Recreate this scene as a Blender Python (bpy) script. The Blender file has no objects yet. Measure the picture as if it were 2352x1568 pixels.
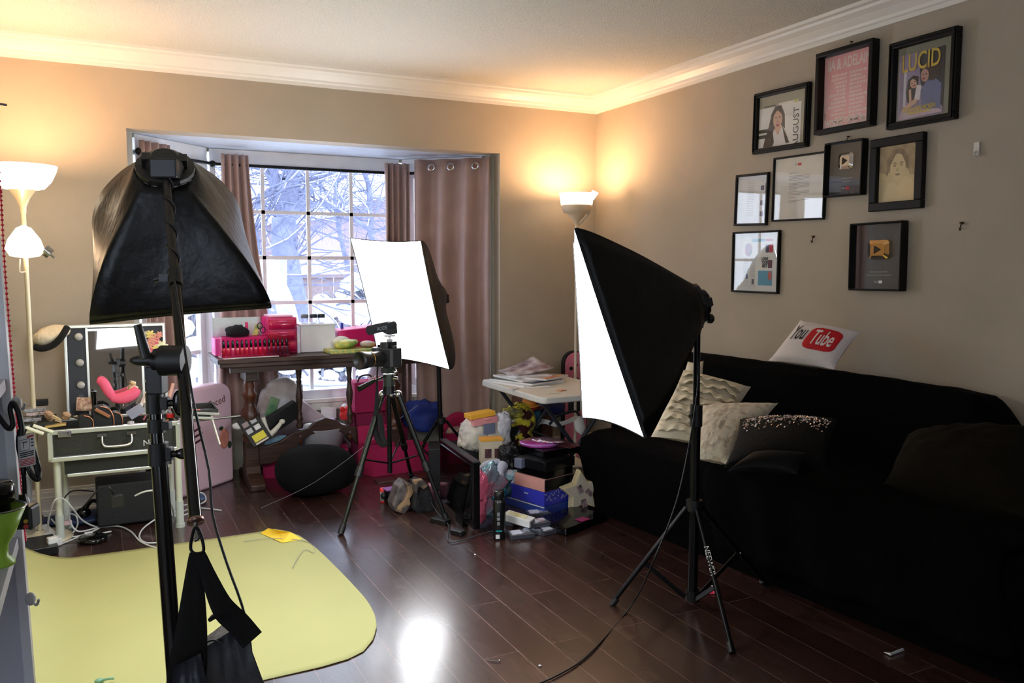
import bpy, bmesh, math, random
from mathutils import Vector as V, Matrix, Euler, noise
random.seed(7)
sc = bpy.context.scene
COL = sc.collection
PI = math.pi
# ------------------------------------------------------------------ camera
F_PX, YAW, PITCH, CAM = 1904.0, math.radians(26.6), math.radians(5.16), V((0, 0, 1.28))
cd = bpy.data.cameras.new('camera'); cd.sensor_width = 36; cd.lens = F_PX / 2352 * 36; cd.clip_start = .05; cd.clip_end = 300
cam = bpy.data.objects.new('camera', cd); COL.objects.link(cam)
cam.location = CAM; cam.rotation_euler = (PI / 2 - PITCH, 0, -YAW); sc.camera = cam
cd.dof.use_dof = False
# ------------------------------------------------------------------ world, view
sc.view_settings.view_transform = 'Standard'; sc.view_settings.look = 'None'
sc.view_settings.exposure = 0.8; sc.view_settings.gamma = 1; sc.view_settings.use_curve_mapping = False
SKY = 3.4; E_BOX = 11.5; P_LAMP_L = 11.0; P_LAMP_R = 12.0
w = bpy.data.worlds.new('sky'); sc.world = w; w.use_nodes = True
nt = w.node_tree; bg = nt.nodes['Background']
tc = nt.nodes.new('ShaderNodeTexCoord'); ns = nt.nodes.new('ShaderNodeTexNoise'); ns.inputs['Scale'].default_value = 2
cr = nt.nodes.new('ShaderNodeValToRGB'); cr.color_ramp.elements[0].color = (.68, .81, 1, 1); cr.color_ramp.elements[1].color = (.84, .91, 1, 1)
nt.links.new(tc.outputs['Generated'], ns.inputs['Vector']); nt.links.new(ns.outputs['Fac'], cr.inputs['Fac']); nt.links.new(cr.outputs['Color'], bg.inputs['Color'])
bg.inputs['Strength'].default_value = SKY
# ------------------------------------------------------------------ calibrated rays: a pixel of the photo to a point on a known plane
_F = V((math.sin(YAW) * math.cos(PITCH), math.cos(YAW) * math.cos(PITCH), -math.sin(PITCH)))
_R = V((math.cos(YAW), -math.sin(YAW), 0)); _U = _R.cross(_F)
def ray(x, y): return _F + _R * ((x - 1176) / F_PX) - _U * ((y - 784) / F_PX)
def fl(x, y, z=0): d = ray(x, y); return CAM + d * ((z - CAM.z) / d.z)
def aY(x, y, v): d = ray(x, y); return CAM + d * (v / d.y)
def aX(x, y, v): d = ray(x, y); return CAM + d * (v / d.x)
def aD(x, y, d): return CAM + ray(x, y) * d
# ------------------------------------------------------------------ materials
def lin(c):
    return tuple((v / 255 / 12.92 if v <= 10 else ((v / 255 + .055) / 1.055) ** 2.4) for v in c[:3]) + (1,)
_mc = {}
def m(c, r=.6, metal=0, bump=0, bs=60, var=.05, em=0, vs=None, coat=0, sheen=0, spec=.5, name=None, c2=None, stretch=None, lo=.35, hi=.65, trans=0, sss=0):
    key = (c, r, metal, bump, bs, var, em, vs, coat, sheen, spec, c2, stretch, lo, hi, trans)
    if key in _mc: return _mc[key]
    mt = bpy.data.materials.new(name or 'mat_%d_%d_%d' % c); mt.use_nodes = True
    n = mt.node_tree; b = n.nodes['Principled BSDF']; L = n.links
    tc = n.nodes.new('ShaderNodeTexCoord'); mp = n.nodes.new('ShaderNodeMapping'); L.new(tc.outputs['Object'], mp.inputs['Vector'])
    if stretch: mp.inputs['Scale'].default_value = stretch
    ns = n.nodes.new('ShaderNodeTexNoise'); ns.inputs['Scale'].default_value = vs or 9; ns.inputs['Detail'].default_value = 4
    L.new(mp.outputs['Vector'], ns.inputs['Vector'])
    cr = n.nodes.new('ShaderNodeValToRGB'); a = lin(c)
    lo_c = tuple(x * (1 - var) for x in a[:3]) + (1,) if c2 is None else a
    hi_c = tuple(min(1, x * (1 + var)) for x in a[:3]) + (1,) if c2 is None else lin(c2)
    cr.color_ramp.elements[0].position = lo; cr.color_ramp.elements[1].position = hi
    cr.color_ramp.elements[0].color = lo_c; cr.color_ramp.elements[1].color = hi_c
    L.new(ns.outputs['Fac'], cr.inputs['Fac']); L.new(cr.outputs['Color'], b.inputs['Base Color'])
    b.inputs['Roughness'].default_value = r; b.inputs['Metallic'].default_value = metal
    b.inputs['Coat Weight'].default_value = coat; b.inputs['Sheen Weight'].default_value = sheen
    b.inputs['Specular IOR Level'].default_value = spec; b.inputs['Transmission Weight'].default_value = trans
    if bump:
        n2 = n.nodes.new('ShaderNodeTexNoise'); n2.inputs['Scale'].default_value = bs; n2.inputs['Detail'].default_value = 3
        L.new(mp.outputs['Vector'], n2.inputs['Vector'])
        bp = n.nodes.new('ShaderNodeBump'); bp.inputs['Strength'].default_value = bump; bp.inputs['Distance'].default_value = .01
        L.new(n2.outputs['Fac'], bp.inputs['Height']); L.new(bp.outputs['Normal'], b.inputs['Normal'])
    if em:
        L.new(cr.outputs['Color'], b.inputs['Emission Color']); b.inputs['Emission Strength'].default_value = em
    _mc[key] = mt
    return mt
def glass(name, tint=(1, 1, 1), rough=.0, fac=1.0, base=.04):
    mt = bpy.data.materials.new(name); mt.use_nodes = True; n = mt.node_tree; n.nodes.clear()
    o = n.nodes.new('ShaderNodeOutputMaterial'); t = n.nodes.new('ShaderNodeBsdfTransparent'); g = n.nodes.new('ShaderNodeBsdfGlossy')
    t.inputs['Color'].default_value = tint + (1,); g.inputs['Roughness'].default_value = rough
    lw = n.nodes.new('ShaderNodeLayerWeight'); lw.inputs['Blend'].default_value = .35
    ml = n.nodes.new('ShaderNodeMath'); ml.operation = 'MULTIPLY_ADD'; ml.inputs[1].default_value = .6 * fac; ml.inputs[2].default_value = base
    n.links.new(lw.outputs['Fresnel'], ml.inputs[0])
    mx = n.nodes.new('ShaderNodeMixShader'); n.links.new(ml.outputs[0], mx.inputs[0]); n.links.new(t.outputs[0], mx.inputs[1]); n.links.new(g.outputs[0], mx.inputs[2])
    n.links.new(mx.outputs[0], o.inputs['Surface'])
    return mt
G_PANE = glass('window_glass', (.97, .98, 1), 0, .3, .01)
G_FRAME = glass('picture_glass', (1, 1, 1), .02, .22, .012)
G_CLEAR = glass('clear_plastic', (.93, .93, .95), .08, .8, .08)
G_PINK = glass('pink_plastic', (.98, .55, .75), .1, .8, .06)
BLK = m((14, 14, 15), .45, name='black_plastic'); BLKG = m((8, 8, 9), .18, name='glossy_black'); BLKM = m((20, 20, 21), .35, .6, name='black_metal')
BLKF = m((7, 7, 8), .9, 0, .3, 300, name='black_cloth'); CHR = m((190, 190, 195), .18, 1, name='chrome'); STL = m((150, 148, 140), .3, 1, name='steel')
WHT = m((225, 224, 222), .4, name='white_plastic'); WPT = m((222, 220, 214), .45, name='white_paint'); PAP = m((235, 233, 228), .8, name='white_paper')
CRM = m((226, 214, 190), .8, 0, .4, 90, name='cream_cloth')
MAG = m((170, 20, 80), .85, 0, .4, 200, name='magenta_cloth'); HPK = m((215, 30, 110), .35, name='hot_pink_plastic')
# ------------------------------------------------------------------ mesh builder
def frame3(d, up=V((0, 0, 1))):
    d = d.normalized()
    if abs(d.dot(up)) > .98: up = V((1, 0, 0))
    a = up.cross(d).normalized(); b = d.cross(a); return a, b, d
def RZ(a): return Matrix.Rotation(a, 3, 'Z')
def uvn(u, v):
    u = V(u).normalized(); v = V(v); v = (v - u * v.dot(u)).normalized(); n = u.cross(v)
    return Matrix((u, v, n)).transposed()
def catmull(P, k=6, closed=False):
    P = [V(p) for p in P]; out = []; n = len(P)
    rng = n if closed else n - 1
    for i in range(rng):
        p0, p1, p2, p3 = (P[(i - 1) % n], P[i], P[(i + 1) % n], P[(i + 2) % n]) if closed else (P[max(i - 1, 0)], P[i], P[i + 1], P[min(i + 2, n - 1)])
        for j in range(k):
            t = j / k
            out.append(.5 * ((2 * p1) + (p2 - p0) * t + (2 * p0 - 5 * p1 + 4 * p2 - p3) * t * t + (3 * p1 - p0 - 3 * p2 + p3) * t ** 3))
    if not closed: out.append(P[-1])
    return out
WM = {}
class MB:
    def __init__(s, sm=False): s.v = []; s.f = []; s.mi = []; s.sf = []; s.k = 0; s.sm = sm
    def add(s, vs, fs, sm=None, M=None):
        o = len(s.v)
        s.v += [(M @ V(p)) if M is not None else V(p) for p in vs]
        for f in fs: s.f.append([i + o for i in f]); s.mi.append(s.k); s.sf.append(s.sm if sm is None else sm)
        return s
    def box(s, c, d, R=None, tp=1.0):
        x, y, z = d[0] / 2, d[1] / 2, d[2] / 2
        vs = [V((sx * x * (tp if sz > 0 else 1), sy * y * (tp if sz > 0 else 1), sz * z)) for sz in (-1, 1) for sx, sy in ((-1, -1), (1, -1), (1, 1), (-1, 1))]
        if isinstance(R, (int, float)): R = RZ(R)
        vs = [(R @ p if R is not None else p) + V(c) for p in vs]
        return s.add(vs, [(3, 2, 1, 0), (4, 5, 6, 7), (0, 1, 5, 4), (1, 2, 6, 5), (2, 3, 7, 6), (3, 0, 4, 7)], False)
    def bb(s, x0, x1, y0, y1, z0, z1): return s.box(((x0 + x1) / 2, (y0 + y1) / 2, (z0 + z1) / 2), (x1 - x0, y1 - y0, z1 - z0))
    def cyl(s, p0, p1, r0, r1=None, n=14, caps=True):
        p0, p1 = V(p0), V(p1); r1 = r0 if r1 is None else r1; a, b, d = frame3(p1 - p0)
        vs = [p + (a * math.cos(2 * PI * i / n) + b * math.sin(2 * PI * i / n)) * r for p, r in ((p0, r0), (p1, r1)) for i in range(n)]
        s.add(vs, [(i, (i + 1) % n, n + (i + 1) % n, n + i) for i in range(n)], True)
        if caps: s.add(vs[:n], [list(range(n))[::-1]], False); s.add(vs[n:], [list(range(n))], False)
        return s
    def tube(s, pts, r, n=8, sm=5, closed=False):
        P = catmull(pts, sm, closed) if sm > 1 else [V(p) for p in pts]
        a, b, d = frame3(P[1] - P[0]); vs = []; N = len(P)
        for i, p in enumerate(P):
            t = ((P[(i + 1) % N] if (i < N - 1 or closed) else P[i]) - (P[i - 1] if (i > 0 or closed) else P[i]))
            if t.length > 1e-9:
                t.normalize(); a = (a - t * a.dot(t)); a = a.normalized() if a.length > 1e-6 else frame3(t)[0]; b = t.cross(a)
            rr = r(i / (N - 1)) if callable(r) else r
            vs += [p + (a * math.cos(2 * PI * j / n) + b * math.sin(2 * PI * j / n)) * rr for j in range(n)]
        K = N if closed else N - 1
        s.add(vs, [(i * n + j, i * n + (j + 1) % n, ((i + 1) % N) * n + (j + 1) % n, ((i + 1) % N) * n + j) for i in range(K) for j in range(n)], True)
        if not closed: s.add(vs[:n], [list(range(n))[::-1]], False); s.add(vs[-n:], [list(range(n))], False)
        return s
    def lathe(s, prof, c=(0, 0, 0), n=24, R=None, sm=True):
        c = V(c); vs = []; k = len(prof)
        for r, z in prof:
            for j in range(n):
                p = V((max(r, 1e-5) * math.cos(2 * PI * j / n), max(r, 1e-5) * math.sin(2 * PI * j / n), z)); vs.append((R @ p if R is not None else p) + c)
        return s.add(vs, [(i * n + j, i * n + (j + 1) % n, (i + 1) * n + (j + 1) % n, (i + 1) * n + j) for i in range(k - 1) for j in range(n)], sm)
    def ell(s, c, r, nu=16, nv=10, R=None, e=1.0, fn=None):
        vs = []; c = V(c)
        def pw(x): return math.copysign(abs(x) ** e, x)
        for i in range(nv + 1):
            ph = -PI / 2 + PI * i / nv
            for j in range(nu):
                th = 2 * PI * j / nu; p = V((pw(math.cos(ph)) * pw(math.cos(th)) * r[0], pw(math.cos(ph)) * pw(math.sin(th)) * r[1], pw(math.sin(ph)) * r[2]))
                if fn: p = fn(p)
                vs.append((R @ p if R is not None else p) + c)
        return s.add(vs, [(i * nu + j, i * nu + (j + 1) % nu, (i + 1) * nu + (j + 1) % nu, (i + 1) * nu + j) for i in range(nv) for j in range(nu)], True)
    def grid(s, fn, nu, nv, sm=True, closed=False):
        cu = nu if closed else nu + 1
        vs = [fn(i / nu, j / nv) for j in range(nv + 1) for i in range(cu)]
        return s.add(vs, [(j * cu + i, j * cu + (i + 1) % cu, (j + 1) * cu + (i + 1) % cu, (j + 1) * cu + i) for j in range(nv) for i in range(nu)], sm)
    def prism(s, poly, z0, z1, M=None):
        n = len(poly); vs = [V((p[0], p[1], z)) for z in (z0, z1) for p in poly]
        ar = sum(poly[i][0] * poly[(i + 1) % n][1] - poly[(i + 1) % n][0] * poly[i][1] for i in range(n))
        f = [list(range(n))[::-1], [n + i for i in range(n)]] + [(i, (i + 1) % n, n + (i + 1) % n, n + i) for i in range(n)]
        if ar < 0: f = [list(q)[::-1] for q in f]
        return s.add(vs, f, False, M)
    def quad(s, a, b, c, d): return s.add([a, b, c, d], [(0, 1, 2, 3)], False)
    def build(s, name, mats, parent=None, bevel=0, label=None, solid=0, sub=0, local=False, bseg=2):
        me = bpy.data.meshes.new(name); vs = s.v
        if parent is not None:
            Wp, isloc = WM[parent.name]
            if not (isloc or local): I = Wp.inverted(); vs = [I @ p for p in vs]
            loc = None; Wn = Wp; il = isloc
        else:
            if local: loc = V((0, 0, 0))
            else:
                n = len(vs); loc = V((sum(p.x for p in vs) / n, sum(p.y for p in vs) / n, min(p.z for p in vs))); vs = [p - loc for p in vs]
            Wn = Matrix.Translation(loc); il = local
        me.from_pydata([tuple(p) for p in vs], [], s.f); me.polygons.foreach_set('material_index', s.mi); me.polygons.foreach_set('use_smooth', s.sf)
        for mt in (mats if isinstance(mats, (list, tuple)) else [mats]): me.materials.append(mt)
        me.validate(); me.update()
        o = bpy.data.objects.new(name, me); COL.objects.link(o)
        if parent is not None: o.parent = parent
        elif loc is not None: o.location = loc
        WM[o.name] = (Wn, il)
        if bevel:
            b = o.modifiers.new('bevel', 'BEVEL'); b.width = bevel; b.segments = bseg; b.limit_method = 'ANGLE'; b.angle_limit = .7
        if solid: so = o.modifiers.new('solid', 'SOLIDIFY'); so.thickness = solid; so.offset = 0
        if sub: su = o.modifiers.new('sub', 'SUBSURF'); su.levels = su.render_levels = sub
        if label: o['label'] = label
        return o
def tag(o, label, cat, group=None, kind=None):
    o['label'] = label; o['category'] = cat
    if group: o['group'] = group
    if kind: o['kind'] = kind
    return o
def T(name, label, cat, loc=(0, 0, 0), R=None, group=None, local=False):
    o = bpy.data.objects.new(name, None); COL.objects.link(o); o.empty_display_size = .05
    if R is None: Mx = Matrix.Translation(V(loc))
    else:
        if isinstance(R, (int, float)): R = RZ(R)
        Mx = Matrix.Translation(V(loc)) @ R.to_4x4()
    o.matrix_world = Mx; o.location = V(loc); WM[o.name] = (Mx, local)
    if R is not None: o.rotation_euler = R.to_euler()
    return tag(o, label, cat, group)
def dup(root, loc, label=None, R=None):
    r = root.copy(); COL.objects.link(r); r.location = loc
    if R is not None: r.rotation_euler = (RZ(R) if isinstance(R, (int, float)) else R).to_euler()
    if label: r['label'] = label
    def rec(a, b):
        for ch in list(a.children):
            c = ch.copy(); COL.objects.link(c); c.parent = b; rec(ch, c)
    rec(root, r); return r
def ST(o): o['kind'] = 'structure'; return o
_tc = {}
def text(s, size, mat, parent, o, u, v, name='lettering', sx=1.0, ext=.0006, local=False, align='CENTER', label=None, bold=0, warp=None):
    cu = bpy.data.curves.new('t', 'FONT'); cu.body = s; cu.size = size; cu.align_x = align; cu.align_y = 'CENTER'; cu.extrude = ext; cu.offset = bold; cu.resolution_u = 3
    if warp: cu.extrude = 0
    t = bpy.data.objects.new('t', cu); COL.objects.link(t)
    me = bpy.data.meshes.new_from_object(t.evaluated_get(bpy.context.evaluated_depsgraph_get())); bpy.data.objects.remove(t)
    if warp:
        bm = bmesh.new(); bm.from_mesh(me); bmesh.ops.triangulate(bm, faces=bm.faces)
        for _ in range(5):
            lg = [e for e in bm.edges if e.calc_length() > .09]
            if not lg: break
            bmesh.ops.subdivide_edges(bm, edges=lg, cuts=1); bmesh.ops.triangulate(bm, faces=bm.faces)
        bm.to_mesh(me); bm.free()
    R = uvn(u, v); b = MB()
    vs = [(warp(p.co.x * sx, p.co.y, p.co.z) if warp else (R @ V((p.co.x * sx, p.co.y, p.co.z)) + V(o))) for p in me.vertices]
    b.add(vs, [tuple(p.vertices) for p in me.polygons], False); bpy.data.meshes.remove(me)
    return b.build(name, mat, parent, label=label, local=local)
def rrect(w, h, r, n=5):
    out = []
    for cx, cy, a in ((w / 2 - r, h / 2 - r, 0), (-w / 2 + r, h / 2 - r, PI / 2), (-w / 2 + r, -h / 2 + r, PI), (w / 2 - r, -h / 2 + r, 1.5 * PI)):
        for i in range(n + 1): out.append((cx + r * math.cos(a + PI / 2 * i / n), cy + r * math.sin(a + PI / 2 * i / n)))
    return out
# ================================================================== ROOM
RX, WY, CH = 3.04, 4.81, 2.40
WALLM = m((176, 162, 143), .75, 0, .12, 260, .04, vs=3, name='khaki_wall_paint')
def floor_mat():
    mt = bpy.data.materials.new('dark_plank_floor'); mt.use_nodes = True; n = mt.node_tree; L = n.links; b = n.nodes['Principled BSDF']
    tc = n.nodes.new('ShaderNodeTexCoord'); mp = n.nodes.new('ShaderNodeMapping'); mp.inputs['Rotation'].default_value = (0, 0, PI / 2)
    L.new(tc.outputs['Object'], mp.inputs['Vector'])
    br = n.nodes.new('ShaderNodeTexBrick'); br.offset = .37; br.inputs['Scale'].default_value = 1
    br.inputs['Brick Width'].default_value = 1.1; br.inputs['Row Height'].default_value = .128; br.inputs['Mortar Size'].default_value = .0016; br.inputs['Mortar Smooth'].default_value = .1
    br.inputs['Color1'].default_value = (.034, .015, .013, 1); br.inputs['Color2'].default_value = (.062, .030, .025, 1); br.inputs['Mortar'].default_value = (.16, .10, .09, 1); br.inputs['Bias'].default_value = -.2  # pale seam colour: glare along the plank joints is painted in
    L.new(mp.outputs['Vector'], br.inputs['Vector'])
    m2 = n.nodes.new('ShaderNodeMapping'); m2.inputs['Scale'].default_value = (26, 2.2, 5); L.new(tc.outputs['Object'], m2.inputs['Vector'])
    ns = n.nodes.new('ShaderNodeTexNoise'); ns.inputs['Scale'].default_value = 1.6; ns.inputs['Detail'].default_value = 6; ns.inputs['Distortion'].default_value = 2.5; L.new(m2.outputs['Vector'], ns.inputs['Vector'])
    cr = n.nodes.new('ShaderNodeValToRGB'); cr.color_ramp.elements[0].position = .3; cr.color_ramp.elements[0].color = (.5, .45, .42, 1); cr.color_ramp.elements[1].position = .7; cr.color_ramp.elements[1].color = (1.25, 1.2, 1.15, 1)
    L.new(ns.outputs['Fac'], cr.inputs['Fac'])
    mx = n.nodes.new('ShaderNodeMix'); mx.data_type = 'RGBA'; mx.blend_type = 'MULTIPLY'; mx.inputs['Factor'].default_value = 1
    L.new(br.outputs['Color'], mx.inputs['A']); L.new(cr.outputs['Color'], mx.inputs['B']); L.new(mx.outputs['Result'], b.inputs['Base Color'])
    n3 = n.nodes.new('ShaderNodeTexNoise'); n3.inputs['Scale'].default_value = 3; n3.inputs['Detail'].default_value = 2; L.new(tc.outputs['Object'], n3.inputs['Vector'])
    c3 = n.nodes.new('ShaderNodeMapRange'); c3.inputs['From Min'].default_value = .3; c3.inputs['From Max'].default_value = .7; c3.inputs['To Min'].default_value = .24; c3.inputs['To Max'].default_value = .31
    L.new(n3.outputs['Fac'], c3.inputs['Value']); L.new(c3.outputs['Result'], b.inputs['Roughness'])
    bp = n.nodes.new('ShaderNodeBump'); bp.inputs['Strength'].default_value = .25; bp.inputs['Distance'].default_value = .003; bp.invert = True
    L.new(br.outputs['Fac'], bp.inputs['Height'])
    bp2 = n.nodes.new('ShaderNodeBump'); bp2.inputs['Strength'].default_value = .05; bp2.inputs['Distance'].default_value = .004
    L.new(ns.outputs['Fac'], bp2.inputs['Height']); L.new(bp.outputs['Normal'], bp2.inputs['Normal']); L.new(bp2.outputs['Normal'], b.inputs['Normal'])
    b.inputs['Specular IOR Level'].default_value = .5; b.inputs['Coat Weight'].default_value = .45; b.inputs['Coat Roughness'].default_value = .17
    return mt
OX0, OX1, OZ = .172, 2.322, 1.995      # bay opening in the back wall
BX0, BX1, BY = .644, 1.85, 5.40        # centre window of the bay
ST(MB().bb(-2.3, RX + .15, -3.2, 5.75, -.12, 0).build('floor', floor_mat()))
CEIL = m((230, 225, 214), .9, 0, 1.0, 190, .10, vs=130, name='popcorn_ceiling')
ST(MB().bb(-2.3, RX + .15, -3.2, WY + .15, CH, CH + .12).build('ceiling', CEIL))
b = MB(); b.bb(-2.3, OX0, WY, WY + .14, 0, CH); b.bb(OX1, RX + .15, WY, WY + .14, 0, CH); b.bb(OX0, OX1, WY, WY + .14, OZ, CH)
ST(b.build('wall_back', WALLM))
ST(MB().bb(RX, RX + .14, -3.2, WY, 0, CH).build('wall_right', WALLM))
b = MB().bb(-2.3, -2.16, -3.2, -.6, 0, CH).bb(-2.3, -2.16, 1.4, WY, 0, CH).bb(-2.3, -2.16, -.6, 1.4, 0, .75).bb(-2.3, -2.16, -.6, 1.4, 2.1, CH)
ST(b.build('wall_left', WALLM))
w5 = ST(MB().bb(-2.27, -2.2, -.6, 1.4, .75, .79).bb(-2.27, -2.2, -.6, 1.4, 2.06, 2.1).bb(-2.27, -2.2, -.6, -.56, .79, 2.06).bb(-2.27, -2.2, 1.36, 1.4, .79, 2.06).bb(-2.27, -2.2, .38, .42, .79, 2.06).build('window_5', m((232, 226, 216), .4, var=.015, name='white_trim_paint')))  # unseen window added in the left wall to light the room
MB().bb(-2.24, -2.235, -.56, 1.36, .79, 2.06).build('window_pane', G_PANE, w5)
b = MB(); b.bb(-2.3, -2.1, -3.2, -3.06, 0, CH).bb(-.3, RX + .14, -3.2, -3.06, 0, CH).bb(-2.1, -.3, -3.2, -3.06, 0, .8).bb(-2.1, -.3, -3.2, -3.06, 2.05, CH)
ST(b.build('wall_front', WALLM))
# crown moulding
def crown(prof_mat, pts, n, inward, name):
    prof = [(.0, -.105), (.012, -.105), (.014, -.088), (.022, -.082), (.026, -.07), (.05, -.045), (.072, -.03), (.076, -.018), (.095, -.014), (.098, 0), (0, 0)]
    b = MB()
    a, c = V(pts[0]), V(pts[1]); d = (c - a).normalized(); N = V(inward)
    vs = []
    for k, p in ((0, a), (1, c)):
        for q in prof:
            mit = d * (q[0] if (n[k] > 0 and k == 0) else (-q[0] if n[k] > 0 else 0))
            vs.append(p + N * q[0] + V((0, 0, q[1])) + mit)
    L = len(prof); b.add(vs, [(i, (i + 1) % L, L + (i + 1) % L, L + i) for i in range(L)], False)
    ST(b.build(name, prof_mat))
TRIM = m((232, 226, 216), .4, var=.015, name='white_trim_paint')
crown(TRIM, [(-2.16, WY, CH), (RX, WY, CH)], (1, 1), (0, -1, 0), 'trim_1')
crown(TRIM, [(RX, -3.06, CH), (RX, WY, CH)], (1, 1), (-1, 0, 0), 'trim_2')
def baseb(x0, y0, x1, y1, nrm, name):
    b = MB(); d = V((x1 - x0, y1 - y0, 0)); L = d.length; R = uvn(d, (0, 0, 1)); c = V(((x0 + x1) / 2, (y0 + y1) / 2, 0)); N = V(nrm)
    for t, z0, z1 in ((.016, 0, .1), (.022, 0, .03), (.012, .1, .125), (.008, .125, .14)):
        b.box(c + N * (t / 2) + V((0, 0, (z0 + z1) / 2)), (L, z1 - z0, t), R)
    ST(b.build(name, TRIM, bevel=.002))
baseb(-2.16, WY, OX0, WY, (0, -1, 0), 'baseboard_back'); baseb(OX1, WY, RX, WY, (0, -1, 0), 'baseboard_back_right'); baseb(RX, -3, RX, WY, (-1, 0, 0), 'baseboard_right')
# ---------- bay window
BAYW = m((196, 192, 182), .6, name='bay_wall_paint')
BZ0, BZ1 = .44, 1.945
YB = WY + .14
def wallseg(p, q, z0, z1, th, mat, name):
    d = V((q[0] - p[0], q[1] - p[1], 0)); R = uvn(d, (0, 0, 1)); n = R @ V((0, 0, 1))
    b = MB(); b.box(V(((p[0] + q[0]) / 2, (p[1] + q[1]) / 2, (z0 + z1) / 2)) - n * th / 2, (d.length, z1 - z0, th), R); return b
b = MB()
segs = [((OX0, YB), (BX0, BY)), ((BX0, BY), (BX1, BY)), ((BX1, BY), (OX1, YB))]
for p, q in segs:
    for z0, z1 in ((0, BZ0 - .03), (BZ1 + .03, OZ + .1)):
        s_ = wallseg(p, q, z0, z1, .1, None, '')
        b.add(s_.v, s_.f, False)
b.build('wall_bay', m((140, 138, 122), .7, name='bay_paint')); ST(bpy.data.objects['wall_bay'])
b = MB(); b.prism([(OX0, WY + .001), (OX1, WY + .001), (OX1, YB), (BX1 + .06, BY + .12), (BX0 - .06, BY + .12), (OX0, YB)], OZ + .001, OZ + .09)
ST(b.build('ceiling_bay', m((196, 203, 214), .6, name='soffit_paint')))
def window(p, q, n, cols, rows, sash, sillw=.05):
    p, q = V((p[0], p[1], 0)), V((q[0], q[1], 0)); d = q - p; L = d.length; R = uvn(d, (0, 0, 1)); N = R @ V((0, 0, 1)); u = d.normalized()
    # N faces the room
    def bx(b, u0, u1, z0, z1, n0, n1): b.box(p + u * ((u0 + u1) / 2) + V((0, 0, (z0 + z1) / 2)) + N * ((n0 + n1) / 2), (u1 - u0, z1 - z0, n1 - n0), R)
    f = MB(); e = .035
    bx(f, 0, L, BZ1 - e, BZ1 + .05, -.06, .01); bx(f, 0, L, BZ0 - .03, BZ0 + e, -.06, .012)
    bx(f, 0, e, BZ0 + e, BZ1 - e, -.06, .01); bx(f, L - e, L, BZ0 + e, BZ1 - e, -.06, .01)
    root = ST(f.build('window_%d' % n, m((225, 226, 230), .35, name='vinyl_frame'), bevel=.003))
    WM[root.name] = (WM[root.name][0], False)
    g = MB(); e2 = e + .022
    if sash:
        bx(g, e, L - e, BZ1 - e2 - .02, BZ1 - e, -.05, -.012); bx(g, e, L - e, BZ0 + e, BZ0 + e2 + .02, -.05, -.012); bx(g, e, e2 + .02, BZ0 + e, BZ1 - e, -.05, -.012); bx(g, L - e2 - .02, L - e, BZ0 + e, BZ1 - e, -.05, -.012)
        g.build('window_sash', m((225, 226, 230), .35, name='vinyl_frame'), root, bevel=.002)
    g = MB(); w0, w1, z0, z1 = e, L - e, BZ0 + e, BZ1 - e
    for i in range(1, cols): x = w0 + (w1 - w0) * i / cols; bx(g, x - .011, x + .011, z0, z1, -.045, -.033)
    for i in range(1, rows): z = z0 + (z1 - z0) * i / rows; bx(g, w0, w1, z - .011, z + .011, -.045, -.033)
    if cols * rows > 1: g.build('window_grille', m((240, 236, 238), .4, name='grille_strip'), root)
    g = MB(); bx(g, w0, w1, z0, z1, -.041, -.039); g.build('window_pane', G_PANE, root)
    g = MB(); bx(g, -.01, L + .01, BZ0 - .045, BZ0 - .02, -.01, .05); bx(g, 0, L, BZ0 - .1, BZ0 - .045, 0, .018); g.build('window_sill', TRIM, root, bevel=.004)
    return root
window((BX0, BY), (BX1, BY), 1, 4, 5, False)
window((OX0 + .04, YB + .04), (BX0 - .02, BY - .02), 2, 2, 5, True)
window((BX1 + .02, BY - .02), (OX1 - .04, YB + .04), 3, 2, 5, True)
# added window behind the viewer, out of view, brings in more daylight
fw4 = MB().bb(-2.1, -.3, -3.16, -3.10, .8, .84).bb(-2.1, -.3, -3.16, -3.10, 2.01, 2.05).bb(-2.1, -2.06, -3.16, -3.10, .84, 2.01).bb(-.34, -.3, -3.16, -3.10, .84, 2.01).bb(-1.22, -1.18, -3.16, -3.10, .84, 2.01)
w4 = ST(fw4.build('window_4', TRIM)); MB().bb(-2.06, -.34, -3.135, -3.13, .84, 2.01).build('window_pane', G_PANE, w4)
# white casing strips down both sides of the opening's inside
b = MB(); b.bb(OX0 + .001, OX0 + .03, WY + .09, WY + .15, 0, OZ); ST(b.build('trim_3', m((190, 188, 182), .5, name='casing_paint')))
b = MB(); b.bb(OX1 - .03, OX1 - .001, WY + .08, WY + .15, 0, OZ); ST(b.build('trim_4', m((170, 165, 150), .5, name='casing_paint_b')))
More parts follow.
